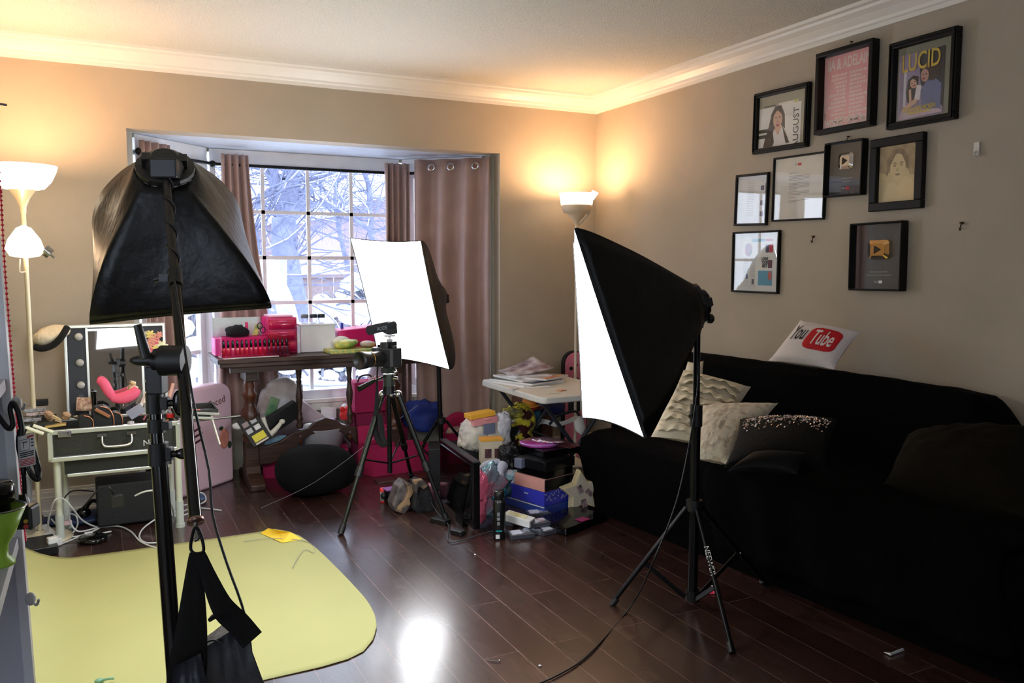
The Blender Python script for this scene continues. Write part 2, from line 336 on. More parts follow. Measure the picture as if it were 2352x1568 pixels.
# ================================================================== CURTAINS
CURT = m((166, 134, 124), .5, 0, .15, 400, .06, sheen=.3, name='brown_satin')
def curtain(path, z0, z1, folds, amp, name, label, lean=None, rings=(), flare=0):
    P = catmull(path, 8); L = [0]
    for i in range(1, len(P)): L.append(L[-1] + (P[i] - P[i - 1]).length)
    tot = L[-1]
    def at(t):
        s = t * tot
        for i in range(1, len(P)):
            if L[i] >= s - 1e-9:
                k = (s - L[i - 1]) / max(L[i] - L[i - 1], 1e-9); d = (P[i] - P[i - 1]).normalized()
                return P[i - 1].lerp(P[i], k), V((d.y, -d.x, 0))
        return P[-1], V((0, -1, 0))
    root = T(name, label, 'curtain', (P[len(P) // 2].x, P[len(P) // 2].y, z0))
    def fn(u, v):
        p, n = at(u); z = z0 + (z1 - z0) * v
        a = amp * (.75 + .5 * noise.noise(V((u * 3, v * 1.5, z0)))) * (1 + flare * (1 - v))
        off = n * a * math.sin(2 * PI * folds * u + .5 * math.sin(v * 3) + .6 * noise.noise(V((u * 2, v * 2, 5))))
        q = V((p.x, p.y, z)) + off
        if lean: q += lean(u, v)
        return q
    MB().grid(fn, int(folds * 12), 30).build('curtain_panel', CURT, root, solid=.004)
    for i, t in enumerate(rings):
        p, n = at(t); c = V((p.x, p.y, z1 - .055)) + n * (amp + .012)
        r = MB().lathe([(.016, -.004), (.024, -.005), (.027, 0), (.024, .005), (.016, .004), (.016, -.004)], c, 18, uvn(V((n.y, -n.x, 0)), (0, 0, 1)))
        r.build('grommet', CHR, root)
    return root
# rods (one bent rod follows the bay)
rod = T('curtain_rod', 'dark curtain rod following the three sides of the bay window', 'curtain rod', (1.2, 5.32, 1.9))
zr = 1.895
MB().tube([(.24, 4.95, zr), (.66, 5.33, zr)], .01, sm=1).build('rod', BLKM, rod)
MB().tube([(.66, 5.33, zr), (1.84, 5.33, zr)], .01, sm=1).build('rod', BLKM, rod)
MB().tube([(1.84, 5.33, zr), (2.27, 4.95, zr)], .01, sm=1).build('rod', BLKM, rod)
MB().ell((.235, 4.94, zr), (.022, .022, .022)).cyl((.235, 4.94, zr), (.2, 4.99, zr), .012).build('bracket', BLKM, rod)
MB().cyl((.66, 5.33, zr), (.66, 5.39, zr), .014).ell((.655, 5.325, zr), (.02, .02, .02)).build('bracket', BLKM, rod)
curtain([(.235, 4.93, 0), (.30, 4.99, 0), (.40, 5.07, 0)], .05, 1.955, 4, .022, 'curtain', 'brown curtain at the left end of the bay, behind the lit vanity mirror', flare=.6)
curtain([(.70, 5.30, 0), (.78, 5.31, 0), (.86, 5.31, 0)], .36, 1.955, 4, .024, 'curtain', 'narrow gathered brown curtain at the left side of the centre window',
        lean=lambda u, v: V(((u - .3) * .26 * (1 - v) ** 1.5, -.03 * (1 - v), 0)), flare=.8)
curtain([(1.72, 5.30, 0), (1.80, 5.30, 0), (1.88, 5.27, 0)], .10, 1.955, 4, .026, 'curtain', 'dark folded brown curtain at the right side of the centre window', flare=.5)
curtain([(1.90, 5.22, 0), (2.08, 5.08, 0), (2.285, 4.87, 0)], .235, 1.975, 3.2, .028, 'curtain', 'wide brown curtain with metal grommets beside the right jamb of the bay', rings=(.24, .5, .83), flare=.5)
# bunched hem of light cloth lying behind the table
def bun(u, v):
    x = .84 + .62 * u; y = 5.325 + .04 * math.cos(v * PI * 1.3) ; z = .03 + .44 * math.sin(min(1, (1 - u) * .9 + .1) * PI * .62) * math.sin(max(.02, v) * PI * .5) + .02 * noise.noise(V((u * 6, v * 5, 1)))
    return V((x, y, max(.02, z)))
tag(MB().grid(bun, 24, 14).build('drop_cloth', m((190, 172, 172), .6, 0, .2, 60, name='pale_pink_cloth'), solid=.006), 'pale cloth bunched on the floor behind the wooden table, under the narrow curtain', 'cloth')
# ================================================================== OUTSIDE
SNOW = m((235, 240, 250), .8, 0, .5, 6, .03, name='snow')
def gnd(u, v):
    x = -14 + 44 * u; y = 5.75 + 44 * v
    return V((x, y, -.45 + .18 * noise.noise(V((x * .3, y * .3, 0)))))
sn = ST(MB().grid(gnd, 40, 40).build('snow_ground', SNOW))
FEN = m((128, 112, 114), .8, 0, .2, 20, .1, vs=20, name='weathered_fence')
f = T('wooden_fence', 'long weathered board fence with snow along its top, beyond the yard', 'fence', (6, 15, -.4))
b = MB()
for i in range(90):
    x = -4 + i * .21; b.box((x, 15 + .02 * (i % 2), .33), (.19, .025, 1.5))
b.build('boards', FEN, f)
b = MB(); b.bb(-4.2, 15, 14.93, 15.1, 1.08, 1.14); b.bb(-4.2, 15, 14.93, 14.98, .2, .28); b.build('rail', FEN, f)
MB().bb(-4.2, 15, 14.9, 15.12, 1.14, 1.18).build('snow_cap', SNOW, f, bevel=.02)
BRK = m((140, 126, 136), .85, 0, .3, 30, .12, vs=12, name='faded_brick')
def house(name, label, c, w, d, h, rh, rz=0):
    r = T(name, label, 'house', c, rz, local=True)
    b = MB(); b.box((0, 0, h / 2), (w, d, h)); b.prism([(-w / 2, 0), (w / 2, 0), (0, rh)], -d / 2, d / 2, Matrix.Translation((0, 0, h)) @ Matrix.Rotation(PI / 2, 4, 'X')); b.build('wall', BRK, r)
    for s in (-1, 1):
        L = math.hypot(w / 2 + .4, rh * (w / 2 + .4) / (w / 2)); a = math.atan2(rh, w / 2)
        b = MB(); b.box((s * (w / 4 + .2), 0, h + rh / 2 - .1 * rh / w + .08), (L, d + .8, .22), Matrix.Rotation(s * a, 3, 'Y')); b.build('snowy_roof', SNOW, r)
    for x in (-w * .22, w * .2):
        wf = MB().box((x, -d / 2 - .02, h * .55), (1.1, .08, 1.3)).build('window_frame', WPT, r)
        MB().box((x, -d / 2 - .07, h * .55), (.95, .03, 1.15)).build('pane', m((120, 130, 150), .2, name='far_pane'), wf)
    return r
house('house', 'brick house with a snow covered gable roof, seen at the right of the window', (8.6, 22, -.4), 6.6, 5, 2.95, 1.35)
house('house', 'smaller snow roofed house further back, left of the brick one', (5.2, 30, -.4), 2.6, 4, 2.5, .7, .1)
BARK = m((108, 112, 138), .9, 0, .8, 14, .2, vs=9, name='cold_bark')
def tree(name, label, specs, seed, twigs, rr=.02, snow=True):
    root = T(name, label, 'tree', specs[0][0][0]); rnd = random.Random(seed)
    b = MB(); ends = []
    for pts, r0, r1 in specs:
        b.tube(pts, lambda t, r0=r0, r1=r1: r0 + (r1 - r0) * t, 10, 6)
    b.build('trunk', BARK, root)
    b = MB(); s = MB()
    for pts, r0, r1 in specs[0:]:
        P = catmull(pts, 6)
        for k in range(twigs):
            i = rnd.randrange(len(P) // 3, len(P)); p = P[i]
            d = V((rnd.uniform(-1, 1), rnd.uniform(-.4, .4), rnd.uniform(-.1, .9))).normalized(); L = rnd.uniform(.6, 1.6)
            q = [p]
            for j in range(4):
                d = (d + V((rnd.uniform(-.5, .5), rnd.uniform(-.3, .3), rnd.uniform(-.35, .3)))).normalized(); q.append(q[-1] + d * L / 4)
            b.tube(q, lambda t: rr * (1 - .8 * t), 5, 2)
            if snow and rnd.random() < .25: s.tube([x + V((0, 0, rr * 1.1)) for x in q], lambda t: rr * .7 * (1 - .7 * t), 5, 2)
            for _ in range(4):
                o = q[rnd.randrange(1, 5)]; dd = (d + V((rnd.uniform(-1, 1), rnd.uniform(-.5, .5), rnd.uniform(-.7, .7)))).normalized()
                b.tube([o, o + dd * L * .25, o + dd * L * .5 + V((0, 0, -.05 * L))], rr * .32, 4, 1)
    b.build('twigs', BARK, root)
    if snow and s.v: s.build('snow', SNOW, root)
    return root
def p11(x, y, Y=11): return aY(x, y, Y)
tree('yard_tree', 'big bare tree with a forked trunk and snowy limbs behind the centre window', [
    ([p11(690, 800), p11(672, 690), p11(655, 590), p11(652, 500)], .20, .155),
    ([p11(652, 510), p11(642, 450), p11(618, 380), p11(600, 300)], .10, .06),
    ([p11(652, 510), p11(668, 440), p11(682, 370), p11(690, 260)], .13, .08),
    ([p11(655, 505), p11(700, 450), p11(730, 380), p11(760, 300)], .085, .05),
    ([p11(655, 520), p11(700, 478), p11(745, 468), p11(800, 495), p11(860, 535)], .055, .025),
    ([p11(655, 505), p11(615, 480), p11(570, 470), p11(530, 480)], .05, .02)], 3, 17, .016)
tree('yard_tree', 'thin leaning bare tree at the left of the centre window', [
    ([aY(640, 760, 9), aY(600, 640, 9), aY(575, 520, 9), aY(560, 420, 9)], .07, .04),
    ([aY(560, 700, 9), aY(590, 560, 9), aY(560, 480, 9)], .05, .02)], 5, 20, .013)
tree('yard_tree', 'slender bare tree with fine twigs at the right of the centre window', [
    ([aY(870, 640, 16), aY(850, 520, 16), aY(845, 420, 16), aY(800, 330, 16)], .07, .04), ([aY(800, 620, 16), aY(770, 480, 16), aY(778, 400, 16)], .05, .03)], 9, 26, .016)
# snow-plastered leaning trunk in front
tag(MB().tube([aY(612, 590, 8), aY(632, 640, 8), aY(655, 700, 8), aY(672, 790, 8)], lambda t: .055 + .05 * t, 10).build('snowy_stump', m((160, 168, 178), .8, 0, .4, 12, name='rimed_bark')), 'snow plastered leaning trunk in front of the big bare tree', 'tree trunk')
def snowbush(c, r, label, seed):
    root = T('snowy_bush', label, 'bush', (c[0], c[1], c[2] - r), group='snow covered bushes outside the window'); rnd = random.Random(seed)
    b = MB(); s = MB(True)
    for i in range(90):
        d = V((rnd.uniform(-1, 1), rnd.uniform(-1, 1), rnd.uniform(-.7, 1))).normalized() * r
        b.tube([V(c) + d * .2, V(c) + d * .7 + V((0, 0, .05)), V(c) + d * rnd.uniform(.8, 1.15)], .012, 4, 2)
    b.build('stems', m((120, 120, 132), .9, name='bush_stems'), root)
    for i in range(26):
        d = V((rnd.uniform(-1, 1), rnd.uniform(-1, .6), rnd.uniform(-.3, .9))).normalized() * r * .85
        q = rnd.uniform(.18, .34) * r; s.ell(V(c) + d, (q * 1.3, q, q * .75), 10, 6)
    s.build('snow', SNOW, root)
    return root
for i, (x, y, Y, r) in enumerate(((650, 742, 13.6, .5), (780, 728, 13.8, .5), (860, 715, 12, .62), (560, 760, 12, .45), (655, 850, 7.2, .2), (742, 852, 7.3, .2), (828, 850, 7.2, .2), (440, 800, 7.4, .5), (415, 690, 11, .7))):
    p = aY(x, y, Y)
    snowbush(p, r, 'snow covered bush outside, ' + ['far off left of the big trunk', 'far off in front of the board fence', 'far off behind the softbox edge', 'at the left edge of the centre window', 'close outside the left lower panes', 'close outside the middle lower panes', 'close outside the right lower panes', 'seen low through the side window', 'seen high through the side window'][i], i)
def bank(u, v): x = -.2 + 3.4 * u; return V((x, 5.62 + 1.3 * v, .43 + .10 * math.sin(u * 5) * .6 - .35 * v * v + .05 * noise.noise(V((x * 2, v * 3, 0)))))
tag(MB().grid(bank, 24, 10).build('snow_bank', SNOW, solid=.02), 'smooth bank of snow heaped just outside below the window panes', 'snow', kind='stuff')
# ================================================================== STUDIO LIGHTS
FAB = m((6, 6, 7), .42, 0, .35, 26, .1, spec=.32, name='black_softbox_nylon')
def diffmat(name, e):
    mt = bpy.data.materials.new(name); mt.use_nodes = True; n = mt.node_tree; b = n.nodes['Principled BSDF']
    b.inputs['Base Color'].default_value = (.85, .85, .85, 1); b.inputs['Emission Color'].default_value = (.93, .96, 1, 1); b.inputs['Emission Strength'].default_value = e; b.inputs['Roughness'].default_value = .7
    return mt
def softbox(root, TL, TR, BR, BL, hub, E, pull=.035, rr=.075, power=1.55, pm=1.2, lab=None):
    C = [V(TL), V(TR), V(BR), V(BL)]; cen = sum(C, V()) / 4; hub = V(hub); ax = (cen - hub); D = ax.length; ax.normalize()
    NU = 12
    def rim(k):
        i = int(k) % 4; t = k - int(k); p = C[i].lerp(C[(i + 1) % 4], t); return p + (cen - p) * pull * 4 * t * (1 - t) * 1.0
    def ring(k): r = rim(k) - cen; r = r - ax * r.dot(ax); return hub + r.normalized() * rr
    def fn(u, v):
        k = (u * 4) % 4; t = k - int(k); q = rim(k); h = ring(k); c = 4 * t * (1 - t); pw = power + (pm - power) * c
        d = q - h; a = ax * d.dot(ax); r = d - a
        wr = .004 * noise.noise(V((u * 22, v * 3, D * 9))) * math.sin(v * PI)
        return h + a * v + r * (1 - (1 - v) ** pw) + r.normalized() * (wr * 1.6)
    MB().grid(fn, 4 * NU, 16, True, True).build('softbox_cover', FAB, root, solid=.004)
    # lip
    MB().grid(lambda u, v: rim((u * 4) % 4) * 1 + ax * (.011 * v), 4 * NU, 1, False, True).build('rim_band', FAB, root, solid=.005)
    def df(u, v):
        a = rim(0 + u * .9999); c = rim(2 + (1 - u) * .9999); l = rim(3 + (1 - v) * .9999); r = rim(1 + v * .9999)
        p = a.lerp(c, v) + l.lerp(r, u) - (C[0].lerp(C[1], u)).lerp(C[3].lerp(C[2], u), v)
        return cen + (p - cen) * .992 + ax * .008
    s = MB().grid(df, 12, 12); nrm = (C[1] - C[0]).cross(C[3] - C[0])
    if nrm.dot(ax) < 0: s.f = [f[::-1] for f in s.f]
    s.build('diffuser_panel', diffmat('lit_diffuser_%s' % root.name, E), root, label='glowing white diffuser')
    # speed ring and lamp head
    a_, b_, d_ = frame3(ax); R = Matrix((a_, b_, d_)).transposed()
    hd = MB().lathe([(.0, -.05), (.03, -.05), (.045, -.04), (.05, -.02), (.074, -.015), (.074, .02), (.06, .024), (0, .024)], hub, 18, R, False).box(hub - ax * .03 + a_ * .04, (.03, .03, .03), R).box(hub - ax * .03 - a_ * .04, (.03, .03, .03), R); hd.build('lamp_head', BLK, root)
    return ax, R
def lightstand(root, base, topz, top=None, spread=(), fr=.014, brace=.62, hub=.62, low=.08, legtext=None):
    base = V(base); top = V(top) if top else V((base.x, base.y, topz))
    ax = (top - base).normalized()
    def on(z): return base + (top - base) * (z / max(top.z - base.z, .01))
    return on
# ---- right softbox on tripod stand
r3 = T('softbox_light', 'black softbox on a tripod stand, side on, in front of the black sofa', 'studio light', (1.974, 2.414, 0))
base = V((1.974, 2.414, 0)); hz = .66
hub3 = V((1.945, 2.395, 1.145))
softbox(r3, aD(1322, 556, 3.2), aD(1326, 524, 2.76), aD(1486, 1003, 2.72), aD(1343, 958, 3.2), hub3, E_BOX, pull=.05, power=1.14, pm=1.08)
hz = 1.28 - (1165 - 612) * 3.1 / 1904
MB().cyl(base + V((0, 0, .03)), base + V((0, 0, .74)), .0175).build('pole_lower', BLKM, r3)
MB().cyl(base + V((0, 0, .72)), base + V((-.008, -.005, 1.08)), .0125).build('pole_upper', BLKM, r3)
MB().cyl(base + V((0, 0, .69)), base + V((0, 0, .77)), .023).cyl(base + V((.0, 0, .73)), base + V((-.035, -.01, .73)), .009).build('collar', BLK, r3, bevel=.002)
MB().cyl(base + V((0, 0, hz - .01)), base + V((0, 0, hz + .03)), .03).build('leg_hub', BLK, r3)
feet = [fl(1405, 1390), fl(1682, 1500), fl(1760, 1345)]
for i, ft in enumerate(feet):
    d = (ft - base); d.z = 0; dn = d.normalized(); t0 = base + dn * .03 + V((0, 0, hz))
    lg = MB().tube([t0, ft + V((0, 0, .008))], .0095, 6, 1).build('leg', BLKM, r3)
    MB().tube([t0.lerp(ft, .93), ft + V((0, 0, .002))], .0125, 8, 1).build('rubber_foot', BLK, lg)
    mid = t0.lerp(ft, .56); bt = base + dn * .03 + V((0, 0, .035))
    R = uvn(bt - mid, (0, 0, 1)); MB().box((mid + bt) / 2, ((bt - mid).length, .016, .006), R).build('brace', BLKM, r3)
    MB().ell(mid + dn.cross(V((0, 0, 1))) * .012, (.005, .005, .005), 8, 6).build('rivet', CHR, r3)
    if i == 1:
        q = t0.lerp(ft, .38); dd = (ft - t0).normalized(); vn = (CAM - q).normalized()
        text('NEEWER', .026, WHT, r3, q + vn * .0105, dd, dd.cross(vn) * -1, sx=1.1, label='white lettering on the leg')
MB().cyl(base + V((0, 0, .02)), base + V((0, 0, .06)), .026).build('lower_collar', BLK, r3)
nb = base + V((-.005, -.003, 1.06))
MB().box(nb + V((0, 0, .03)), (.035, .035, .07), .4).cyl(nb + V((0, 0, .05)), hub3 + V((.04, -.01, -.02)), .017).build('tilt_bracket', BLK, r3, bevel=.004)
kd = _R
MB().cyl(nb + V((0, 0, .03)), nb + kd * .035 + V((0, 0, .03)), .006).lathe([(0, -.01), (.014, -.01), (.018, -.005), (.018, .006), (.013, .012), (0, .012)], nb + kd * .045 + V((0, 0, .03)), 10, uvn((0, 1, 0), (0, 0, 1)), False).build('knob', BLK, r3)
MB().tube([hub3 + _R * .03 + V((0, 0, .02)), hub3 + _R * .055 + V((0, 0, -.02)), nb + _R * .03 + V((0, 0, .03)), nb + _R * .005 + V((0, 0, -.05)), nb + V((-.02, -.03, -.25)), aD(1560, 1130, 2.95), aD(1500, 1290, 2.85), fl(1450, 1390, .02), fl(1360, 1495, .006), fl(1290, 1545, .006), fl(1180, 1590, .006), fl(900, 1680, .006)], .0032, 6, 6).build('power_cord', BLK, r3, label='thin black power cord running to the front')
# ---- back softbox
r2 = T('softbox_light', 'brightly lit white softbox turned towards the room, by the brown curtain', 'studio light', (1.93, 4.84, 0))
hub2 = aD(1004, 682, 4.98)
softbox(r2, aD(807, 546, 4.93), aD(969, 553, 4.78), aD(1035, 848, 4.55), aD(872, 818, 4.66), hub2, E_BOX, pull=.035, power=1.6, pm=1.3)
base = V((1.90, 4.78, 0))
MB().cyl(base + V((0, 0, .03)), V((1.88, 4.80, 1.08)), .0145).build('pole', BLKM, r2)
hz = 1.28 - (978 - 612) * 5.0 / 1904
MB().cyl(base + V((0, 0, hz - .015)), base + V((0, 0, hz + .02)), .028).build('leg_hub', BLK, r2)
for ft in (fl(942, 1080), fl(1110, 1078), V((1.78, 5.03, 0))):
    d = ft - base; d.z = 0; dn = d.normalized(); t0 = base + dn * .03 + V((0, 0, hz))
    lg = MB().tube([t0, ft + V((0, 0, .008))], .0095, 6, 1).build('leg', BLKM, r2)
    MB().tube([t0.lerp(ft, .9), ft + V((0, 0, .002))], .012, 8, 1).build('rubber_foot', BLK, lg)
    MB().tube([t0.lerp(ft, .55), base + dn * .02 + V((0, 0, .03))], .006, 6, 1).build('brace', BLKM, r2)
MB().cyl(V((1.88, 4.80, 1.04)), hub2 + V((.02, -.02, -.03)), .018).box((1.88, 4.8, 1.07), (.035, .035, .06)).cyl((1.90, 4.77, 1.07), (1.94, 4.74, 1.07), .013).build('tilt_bracket', BLK, r2)
# ---- left boom softbox
r1 = T('softbox_light', 'black softbox on a boom arm seen from behind, nearest the camera at left', 'studio light', (.13, 1.86, 0))
d0 = 1.86
pA, pB = aD(408, 1640, d0), aD(354, 905, d0)
gz = V((pA.x + (pA.x - pB.x) * .7, pA.y, 0))
hub1 = aD(380, 392, 2.2)
softbox(r1, aD(213, 530, 2.66), aD(553, 500, 2.66), aD(622, 700, 2.2), aD(207, 738, 2.2), hub1, E_BOX, pull=.03, rr=.075, power=1.6, pm=1.15)
# floor tripod of the stand, below the frame
hz = .55; bt = V((pA.x + .02, pA.y - .01, 0))
mid = lambda z: pB + (pA - pB) * ((pB.z - z) / (pB.z - pA.z))
MB().cyl(mid(.05), mid(1.28 - (1060 - 612) * d0 / 1904), .0178, n=18).build('pole_lower', BLKG, r1)
MB().cyl(mid(.84), mid(1.28 - (905 - 612) * d0 / 1904 - .0), .0145, n=16).build('pole_upper', BLKG, r1)
MB().cyl(mid(1.0), mid(1.045), .0075).build('spigot', CHR, r1)
for z, h, kn in ((.862, .05, 1), (.925, .03, 0), (.975, .045, 2)):
    q = mid(z); MB().cyl(q - V((0, 0, h / 2)), q + V((0, 0, h / 2)), .0225 if kn == 1 else .0195).box(q + _R * .022, (.02, .022, h * .6), -YAW).build('collar', BLK, r1, bevel=.002)
    if kn:
        MB().cyl(q + _R * .02, q + _R * .045, .008).ell(q + _R * .055, (.02 if kn == 1 else .016, .011, .013 if kn == 1 else .03), 12, 8, RZ(-YAW)).build('knob', BLKG, r1)
for a in (.6, 2.7, 4.6):
    e = V((mid(0).x + .42 * math.cos(a), mid(0).y + .42 * math.sin(a), .01)); MB().tube([mid(.33), e], .011, 8, 1).build('leg', BLKM, r1)
    MB().tube([mid(.33).lerp(e, .5), mid(.1)], .007, 6, 1).build('brace', BLKM, r1)
tb = aD(360, 872, d0)  # swivel block
MB().box(tb, (.036, .036, .062), -YAW).build('swivel_block', BLK, r1, bevel=.003)
pv = aD(404, 828, 1.84)
MB().cyl(pv - _R * .032, pv + _R * .022, .034, n=24).cyl(pv - _R * .05, pv - _R * .03, .021, n=18).box(tb + V((.012, 0, .045)), (.03, .03, .05), -YAW).build('pivot_clamp', BLK, r1, bevel=.003)
hn = pv - _R * .075
MB().cyl(pv - _R * .05, pv - _R * .085, .012).ell(pv - _R * .078 , (.026, .012, .012), 12, 8, RZ(-YAW)).tube([aD(336, 822, 1.8), aD(326, 785, 1.8), aD(316, 746, 1.8)], lambda t: .0125 - .004 * t, 8).build('clamp_handle', BLK, r1)
lo, up = aD(449, 1196, 1.64), aD(382, 400, 2.17)
km = .52
MB().cyl(lo, lo.lerp(up, .64), .0125, n=18).build('boom_lower', BLKG, r1)
MB().cyl(lo.lerp(up, .6), up, .0105, n=16).build('boom_upper', m((60, 55, 52), .3, .7, name='dark_alloy'), r1)
q = lo.lerp(up, .64)
MB().cyl(q - (up - lo).normalized() * .025, q + (up - lo).normalized() * .02, .017, n=16).box(q - _R * .022, (.025, .02, .018), -YAW).tube([q - _R * .03, q - _R * .05 + V((0, 0, -.005))], .007).build('boom_clamp', BLK, r1)
MB().cyl(up, hub1, .014).box(hub1 + V((0, -.04, 0)), (.07, .05, .05), -YAW).build('tilt_bracket', BLK, r1, bevel=.004)
MB().lathe([(0, -.004), (.0165, -.004), (.0165, .004), (0, .004)], lo, 18, Matrix(frame3(up - lo)).transposed()).build('end_ring', m((150, 120, 110), .3, .9, name='copper_ring'), r1)
hk = lo + (lo - up).normalized() * .002
MB().tube([lo, hk + V((0, 0, -.015)), hk + V((.004, 0, -.032)), hk + V((-.004, 0, -.036))], .005, 8).build('end_hook', STL, r1)
# cord spiralling round the boom and falling away
pts = []
ax = (up - lo).normalized(); a_, b_, _ = frame3(ax)
for i in range(60):
    t = 1 - i / 59 * .36; an = i / 59 * 2 * PI * 4.2
    pts.append(lo.lerp(up, t) + (a_ * math.cos(an) + b_ * math.sin(an)) * .0135)
pts += [aD(418, 760, 1.85), aD(432, 850, 1.8), aD(450, 950, 1.78), aD(480, 1080, 1.76), aD(488, 1180, 1.75), aD(520, 1290, 1.74), aD(556, 1390, 1.72), aD(575, 1480, 1.7), aD(590, 1600, 1.7), fl(640, 1760, .01)]
MB().tube(pts, .0028, 6, 3).build('power_cord', BLK, r1, label='black power cord wound round the boom')
# ---- sandbag
sb = T('sandbag', 'black nylon sandbag hanging by webbing straps below the boom arm', 'sandbag', aD(480, 1500, 1.6))
c0 = aD(452, 1250, 1.62)
car = [aD(447, 1213, 1.62), aD(441, 1232, 1.62), aD(438, 1258, 1.62), aD(446, 1270, 1.62), aD(460, 1270, 1.62), aD(468, 1262, 1.62), aD(463, 1232, 1.62), aD(455, 1214, 1.62)]
MB().tube(car, .0032, 8, 4, True).build('carabiner', BLKM, sb)
def ribbon(P, w, th, name, lab=None):
    P = catmull(P, 5); b = MB()
    def fn(u, v):
        i = min(int(v * (len(P) - 1)), len(P) - 2); k = v * (len(P) - 1) - i; p = P[i].lerp(P[i + 1], k); d = (P[i + 1] - P[i]).normalized(); vn = (CAM - p).normalized(); s = d.cross(vn).normalized()
        ww = w(v) if callable(w) else w
        return p + s * (u - .5) * ww
    b.grid(fn, 3, len(P) * 2); b.build(name, BLKF, sb, solid=th, label=lab)
ribbon([aD(447, 1268, 1.62), aD(445, 1340, 1.6), aD(440, 1440, 1.57), aD(428, 1560, 1.53), aD(425, 1640, 1.5)], lambda v: .018 + .05 * min(1, v * 1.5), .003, 'strap')
ribbon([aD(460, 1270, 1.62), aD(482, 1330, 1.61), aD(512, 1395, 1.6), aD(548, 1432, 1.605), aD(580, 1470, 1.6)], lambda v: .018 + .026 * min(1, v * 1.8), .003, 'strap')
SBM = m((58, 60, 68), .45, 0, .6, 26, .2, name='ballistic_nylon')
def pouch(P4a, P4b, bul, name):
    a = [V(p) for p in P4a]; c = [V(p) for p in P4b]
    b = MB(True)
    def face(q, s):
        n = (q[1] - q[0]).cross(q[3] - q[0]).normalized() * s
        b.grid(lambda u, v: q[0].lerp(q[1], u).lerp(q[3].lerp(q[2], u), v) + n * bul * math.sin(u * PI) ** .6 * math.sin(v * PI) ** .6 + n * .012 * noise.noise(V((u * 7 + v * 3, v * 2.5, 2))), 12, 12)
    face(a, 1); face(c, -1)
    for i in range(4):
        j = (i + 1) % 4; b.grid(lambda u, v: a[i].lerp(a[j], u).lerp(c[i].lerp(c[j], u), v), 6, 3)
    return b.build(name, SBM, sb)
pouch([aD(466, 1490, 1.56), aD(556, 1432, 1.62), aD(618, 1600, 1.56), aD(470, 1680, 1.48)], [aD(452, 1480, 1.66), aD(530, 1418, 1.72), aD(590, 1590, 1.68), aD(460, 1650, 1.62)], .02, 'saddle_pouch')
pouch([aD(400, 1530, 1.5), aD(460, 1500, 1.52), aD(500, 1700, 1.46), aD(380, 1700, 1.44)], [aD(410, 1530, 1.6), aD(465, 1500, 1.62), aD(500, 1690, 1.56), aD(390, 1700, 1.54)], .03, 'saddle_pouch')
MB().tube([aD(466, 1478, 1.575), aD(490, 1470, 1.575), aD(512, 1480, 1.575)], .0018, 6).build('seam_piping', BLK, sb)
MB().box(aD(497, 1412, 1.595), (.03, .008, .022), uvn(_R * .8 + V((0, 0, .5)), (0, 0, 1))).build('strap_patch', BLKF, sb, bevel=.003)
# ================================================================== FLOOR LAMPS
SHD = m((255, 232, 200), .4, em=4.0, var=.02, name='lit_glass_shade'); LMB = m((214, 200, 168), .35, .3, name='champagne_metal'); LMW = m((225, 212, 190), .4, name='cream_metal')
def pt(parent, loc, power, r=.05, col=(1, .63, .35), spread=None):
    l = bpy.data.lights.new('bulb_light', 'POINT'); l.energy = power; l.color = col; l.shadow_soft_size = r
    o = bpy.data.objects.new('bulb_light', l); COL.objects.link(o); o.parent = parent; o.location = WM[parent.name][0].inverted() @ V(loc) if not WM[parent.name][1] else V(loc); return o
# left lamp
lx = aY(48, 380, 4.38); X0, Y0 = lx.x, 4.38
zr_ = aY(48, 388, Y0).z
l1 = T('floor_lamp', 'cream floor lamp with an upturned bowl and a small side shade, left of the bay', 'floor lamp', (X0, Y0, 0), local=True)
h = zr_
zc = lambda py: aY(48, py, Y0).z
MB().lathe([(.02, 0), (.135, 0), (.14, .012), (.12, .025), (.03, .035), (.014, .05)], (0, 0, 0), 28).build('base', LMB, l1)
MB().cyl((0, 0, .04), (0, 0, zc(490)), .0105).build('pole', LMB, l1)
MB().lathe([(.012, zc(490)), (.014, zc(475)), (.03, zc(455)), (.052, zc(438)), (.058, zc(436))], (0, 0, 0), 24).build('neck_cup', LMB, l1)
MB().lathe([(.05, zc(437)), (.09, zc(432)), (.12, zc(415)), (.14, zc(392)), (.146, zc(380)), (.141, zc(381)), (.114, zc(414)), (.085, zc(429)), (.045, zc(434))], (0, 0, 0), 36).build('bowl_shade', SHD, l1, label='glowing white glass bowl')
MB().lathe([(.005, zc(518)), (.03, zc(524)), (.065, zc(550)), (.078, zc(572)), (.06, zc(588)), (.02, zc(592)), (.005, zc(592))], (.0, -.035, 0), 28).build('side_shade', SHD, l1, label='glowing white dome shade')
MB().cyl((.075, -.02, zc(572)), (.1, -.02, zc(584)), .026, .024).cyl((.1, -.02, zc(584)), (.115, -.02, zc(592)), .005).build('socket', STL, l1)
MB().tube([(-.02, -.03, zc(595)), (-.024, -.035, zc(620)), (-.02, -.03, zc(625)), (0, 0, zc(624))], .003, 6).build('arm', LMW, l1)
pt(l1, (0, 0, zc(400)), P_LAMP_L); pt(l1, (0, -.10, zc(555)), P_LAMP_L * .35, .03)
